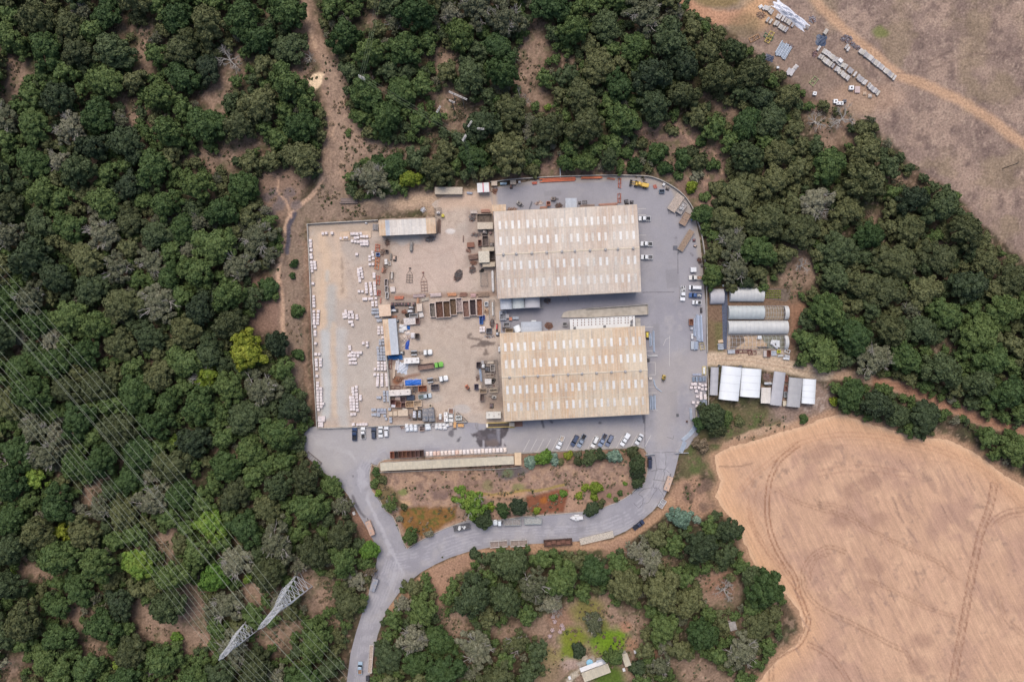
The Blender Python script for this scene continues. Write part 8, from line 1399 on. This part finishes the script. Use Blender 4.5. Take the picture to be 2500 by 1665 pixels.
# hive-like crate rows in the dry field
crs = random.Random(4); cp = {}
def field_crate(x, y, label, group, rot, sc=1.0):
    v = crs.randrange(4); xy = W(*Hh(x, y), .6); a = math.radians(-rot + crs.uniform(-4, 4))
    if v not in cp:
        t = thing('storage_crate', label, 'crate', xy, a, group); crate(t, .94, 2.3, .8, [(212,206,203), (190,184,182), (204,196,186), (176,172,176)][v], random.Random(v)); cp[v] = t
    else: t = dup(cp[v], xy, a, label, group)
    t.scale = (sc, sc * crs.uniform(.85, 1.05), crs.uniform(.9, 1.3))
def crate_row(pts, n, rot, rowname, group):
    P = curve(pts, 8); d = [0]
    for i in range(len(P) - 1): d.append(d[-1] + math.dist(P[i], P[i + 1]))
    num = 0
    for k in range(n):
        if n > 10 and crs.random() < .1: continue
        num += 1
        q = d[-1] * (k + .5) / n; i = max(j for j in range(len(d)) if d[j] <= q); i = min(i, len(P) - 2); f = (q - d[i]) / (d[i + 1] - d[i] + 1e-9)
        field_crate(P[i][0] + (P[i + 1][0] - P[i][0]) * f + crs.uniform(-5, 5), P[i][1] + (P[i + 1][1] - P[i][1]) * f + crs.uniform(-7, 7), f'grey wooden crate, {ORD[num]} from the top left in the {rowname}', group, rot)
GC = 'crates in rows on the dry field'
crate_row([(1045,715),(1430,1010)], 17, 33, 'short lower row', GC); crate_row([(1095,645),(1450,915),(1800,1195)], 36, 35, 'long middle row', GC); crate_row([(1560,640),(1780,810),(2010,1000)], 22, 33, 'row beside the sandy road', GC)
crate_row([(500,200),(570,235),(640,275),(720,330)], 7, 32, 'upper row under the tarpaulin', GC); crate_row([(470,290),(540,330),(600,365),(640,390)], 6, 32, 'lower row under the tarpaulin', GC); crate_row([(370,255),(440,290)], 2, 32, 'pair left of the tarpaulin', GC); crate_row([(330,90),(400,120),(450,170)], 5, 32, 'top row left of the tarpaulin', GC); crate_row([(1380,590),(1430,640)], 2, 32, 'pair near the sandy road', GC); crate_row([(1040,620)] * 1 + [(1045,630)], 1, 32, 'spot above the short lower row', GC)
for i, (x, y) in enumerate(((1395,470),(1350,500),(1440,490),(1400,520),(1470,560),(1510,600),(1545,610))): item('pile', Hh, x, y, 70, 50, 35, .6, (150, 146, 156), 'grey wreckage at the head of the row by the sandy road, %s from top' % ORD[sorted((470,500,490,520,560,600,610)).index(y) + 1], 'wreckage by the sandy road')

# ------------------------------------------------------------------ power line pylons and poles
PYL = pm((212, 214, 220), .06, 1.0, .4); WIRE = pm((154, 162, 140), .03, 1.0, .6); WIRE2 = pm((88, 106, 78), .03, 1.0, .6)
LD = Vector((0.655, -0.755)); AD = Vector((0.755, 0.655))          # line direction and arm direction on the ground
def lattice(mb, r0, r1, z0, z1, n, t):
    R45 = [(1, 1), (-1, 1), (-1, -1), (1, -1)]
    for k in range(n):
        f0, f1 = k / n, (k + 1) / n; a0, a1 = r0 + (r1 - r0) * f0, r0 + (r1 - r0) * f1; y0, y1 = z0 + (z1 - z0) * f0, z0 + (z1 - z0) * f1
        for i in range(4):
            p, q = R45[i], R45[(i + 1) % 4]
            mb.tube((p[0] * a0, p[1] * a0, y0), (q[0] * a1, q[1] * a1, y1), t, 4); mb.tube((q[0] * a0, q[1] * a0, y0), (p[0] * a1, p[1] * a1, y1), t, 4); mb.tube((p[0] * a1, p[1] * a1, y1), (q[0] * a1, q[1] * a1, y1), t, 4)
def pylon(px, py, hgt, base, label, arms, sc=1.0):
    t = thing('lattice_pylon', label, 'pylon', W(px, py), math.atan2(AD.y, AD.x), 'lattice pylons in the lower left wood'); wz = hgt * .58
    for sx, sy in ((1, 1), (-1, 1), (-1, -1), (1, -1)):
        m = MB(); m.tube((sx * base, sy * base, 0), (sx * 1.15, sy * 1.15, wz), .22, 5, .17); m.tube((sx * 1.15, sy * 1.15, wz), (sx * .8, sy * .8, hgt - 4), .16, 5, .13); m.tube((sx * .8, sy * .8, hgt - 4), (0, 0, hgt), .12, 5); m.build('leg', PYL, t)
    m = MB(); lattice(m, base, 1.15, 0, wz, 7, .10); lattice(m, 1.15, .8, wz, hgt - 4, 7, .075); m.build('bracing', PYL, t)
    for z, l in arms:
        for s_ in (-1, 1):
            m = MB()
            for sy in (-1, 1): m.tube((s_ * 1.0, sy * 1.0, z), (s_ * l, 0, z), .1, 4); m.tube((s_ * .9, sy * .9, z + 1.8), (s_ * l, 0, z), .08, 4)
            for k in range(1, 4): f = k / 4; m.tube((s_ * (1 + (l - 1) * f), 1 - f, z), (s_ * (1 + (l - 1) * f), f - 1, z), .05, 4); m.tube((s_ * (1 + (l - 1) * f), 1 - f, z), (s_ * (1 + (l - 1) * (f - .2)), f - 1, z), .05, 4)
            m.build('cross_arm', PYL, t); m = MB(); m.cyl(s_ * l, 0, z - 2.0, z - .05, .12, 6); m.build('insulator', GALV, t)
    return Vector(W(px, py))
def wire(p, q, sag, r, label, group, name='power_line'):
    p, q = Vector(p), Vector(q); m = MB(); n = 22; pts = [p.lerp(q, i / n) - Vector((0, 0, 4 * sag * (i / n) * (1 - i / n))) for i in range(n + 1)]; o = pts[0].copy()
    for i in range(n): m.tube(pts[i] - o, pts[i + 1] - o, r, 4)
    ob = m.build(name, WIRE2 if 'pole' in group else WIRE, None, o); tag(ob, label, 'power line', group); return ob
for nm, (px, py), hgt, base, arms, side in (('right', (728, 1428), 45, 4.4, ((29.5, 4.3), (34.5, 4.3), (39.5, 4.1)), 'upper right'), ('left', (607, 1532), 30.5, 3.5, ((18, 3.0), (21.5, 3.0), (25, 2.9)), 'lower left')):
    p = pylon(px, py, hgt, base, {'right': 'taller pale lattice pylon, upper right of the pair in the lower left wood', 'left': 'shorter pale lattice pylon, lower left of the pair in the lower left wood'}[nm], arms)
    k = 0
    for z, l in arms:
        for s_ in (-1, 1):
            k += 1; a = p + AD * (s_ * l); 
            for d_, wd in ((-1, 'running up left'), (1, 'running down right')):
                far = a + LD * (d_ * 260); sg = 7; wire((a.x, a.y, z - 2), (far.x, far.y, z - 2 + 2), sg, .048, f'thin pale power line of the {side} pylon, {wd}, {ORD[k]} of six', f'power lines of the {side} pylon')
    for d_, wd in ((-1, 'running up left'), (1, 'running down right')): far = p + LD * (d_ * 260); wire((p.x, p.y, hgt - .1), (far.x, far.y, hgt), 5, .04, f'thin earth wire from the tip of the {side} pylon, {wd}', f'power lines of the {side} pylon')
def pole(px, py, h, ang, label, arms=1, w=2.6, legs=1, gap=5):
    top = W(px, py, h); t = thing('power_pole', label, 'power pole', top, math.radians(ang), 'wooden power poles in the upper wood'); PW = pm((206, 200, 196), .1, 1.0, .7)
    for k in range(legs): m = MB(); x = (k - (legs - 1) / 2) * gap; m.cyl(x, 0, 0, h, .24, 7, .17); m.build('post', pm((150, 136, 124), .15, 1, .8), t)
    for k in range(arms):
        for sy in (-1, 1): m = MB(); m.box(0, sy * .24, h - .9 - k * 1.6, h - .62 - k * 1.6, w, .2); m.build('cross_arm', PW, t)
        for x in np.linspace(-w * .45, w * .45, 4): m = MB(); m.cyl(x, .1, h - .62 - k * 1.6, h - .2 - k * 1.6, .12, 6); m.build('insulator', WHITE, t)
    return top
P1 = pole(*T(232,485), 15, -24, 'power pole with two cross arms beside the bare track', 2, 2.8); pole(*T(1555,742), 14, -24, 'H shaped double pole with long cross arm in the upper wood', 1, 8.4, 2, 4.2); pole(*T(1290,930), 14, 60, 'single slanted pole above the line in the upper wood', 1, 3.2); pole(*T(1718,1130), 13, 57, 'pole with thin cross arm right of the slanted one', 1, 3.0); pole(*T(1866,1196), 13, -6, 'pole with level cross arm, rightmost in the upper wood', 1, 3.0); P2 = pole(*T(1640,1315), 14, 60, 'power pole with crossed arms where the line bends', 2, 2.8)
pole(*T(1472,822), 12, -24, 'short pole with cross arm below the H shaped pole', 1, 2.6)
for k in range(3):
    o = (k - 1) * 1.0; wire((P1[0] + o * .4, P1[1] + o * .9, 14.6), (P2[0] + o * .4, P2[1] + o * .9, 13.6), 1.2, .045, 'thin dark green wire between the two pole tops, %s of three' % ORD[k + 1], 'pole wires in the upper wood'); q = W(*T(430 + k * 30, -560), 15); wire((P1[0] + o * .9, P1[1], 14.6), (q[0], q[1], 15), 1.5, .045, 'thin wire from the track pole to the top edge, %s of three' % ORD[k + 1], 'pole wires in the upper wood'); q = W(*C(70 + k * 18, 120), 6); wire((P2[0] + o * .5, P2[1], 13.4), (q[0], q[1], 6), .8, .04, 'thin wire from the bend pole down to the yard, %s of three' % ORD[k + 1], 'pole wires in the upper wood')
p = W(*V(2340, 376), 9); t = thing('power_pole', 'lone dark pole on the dry field at the right edge', 'power pole', p); m = MB(); m.cyl(0, 0, 0, 9, .2, 7, .14); m.build('post', pm((66, 60, 58), .15, 1, .8), t); m = MB(); m.box(0, .2, 8.2, 8.4, 2.4, .16, .5); m.build('cross_arm', pm((80, 74, 70), .15, 1, .8), t)
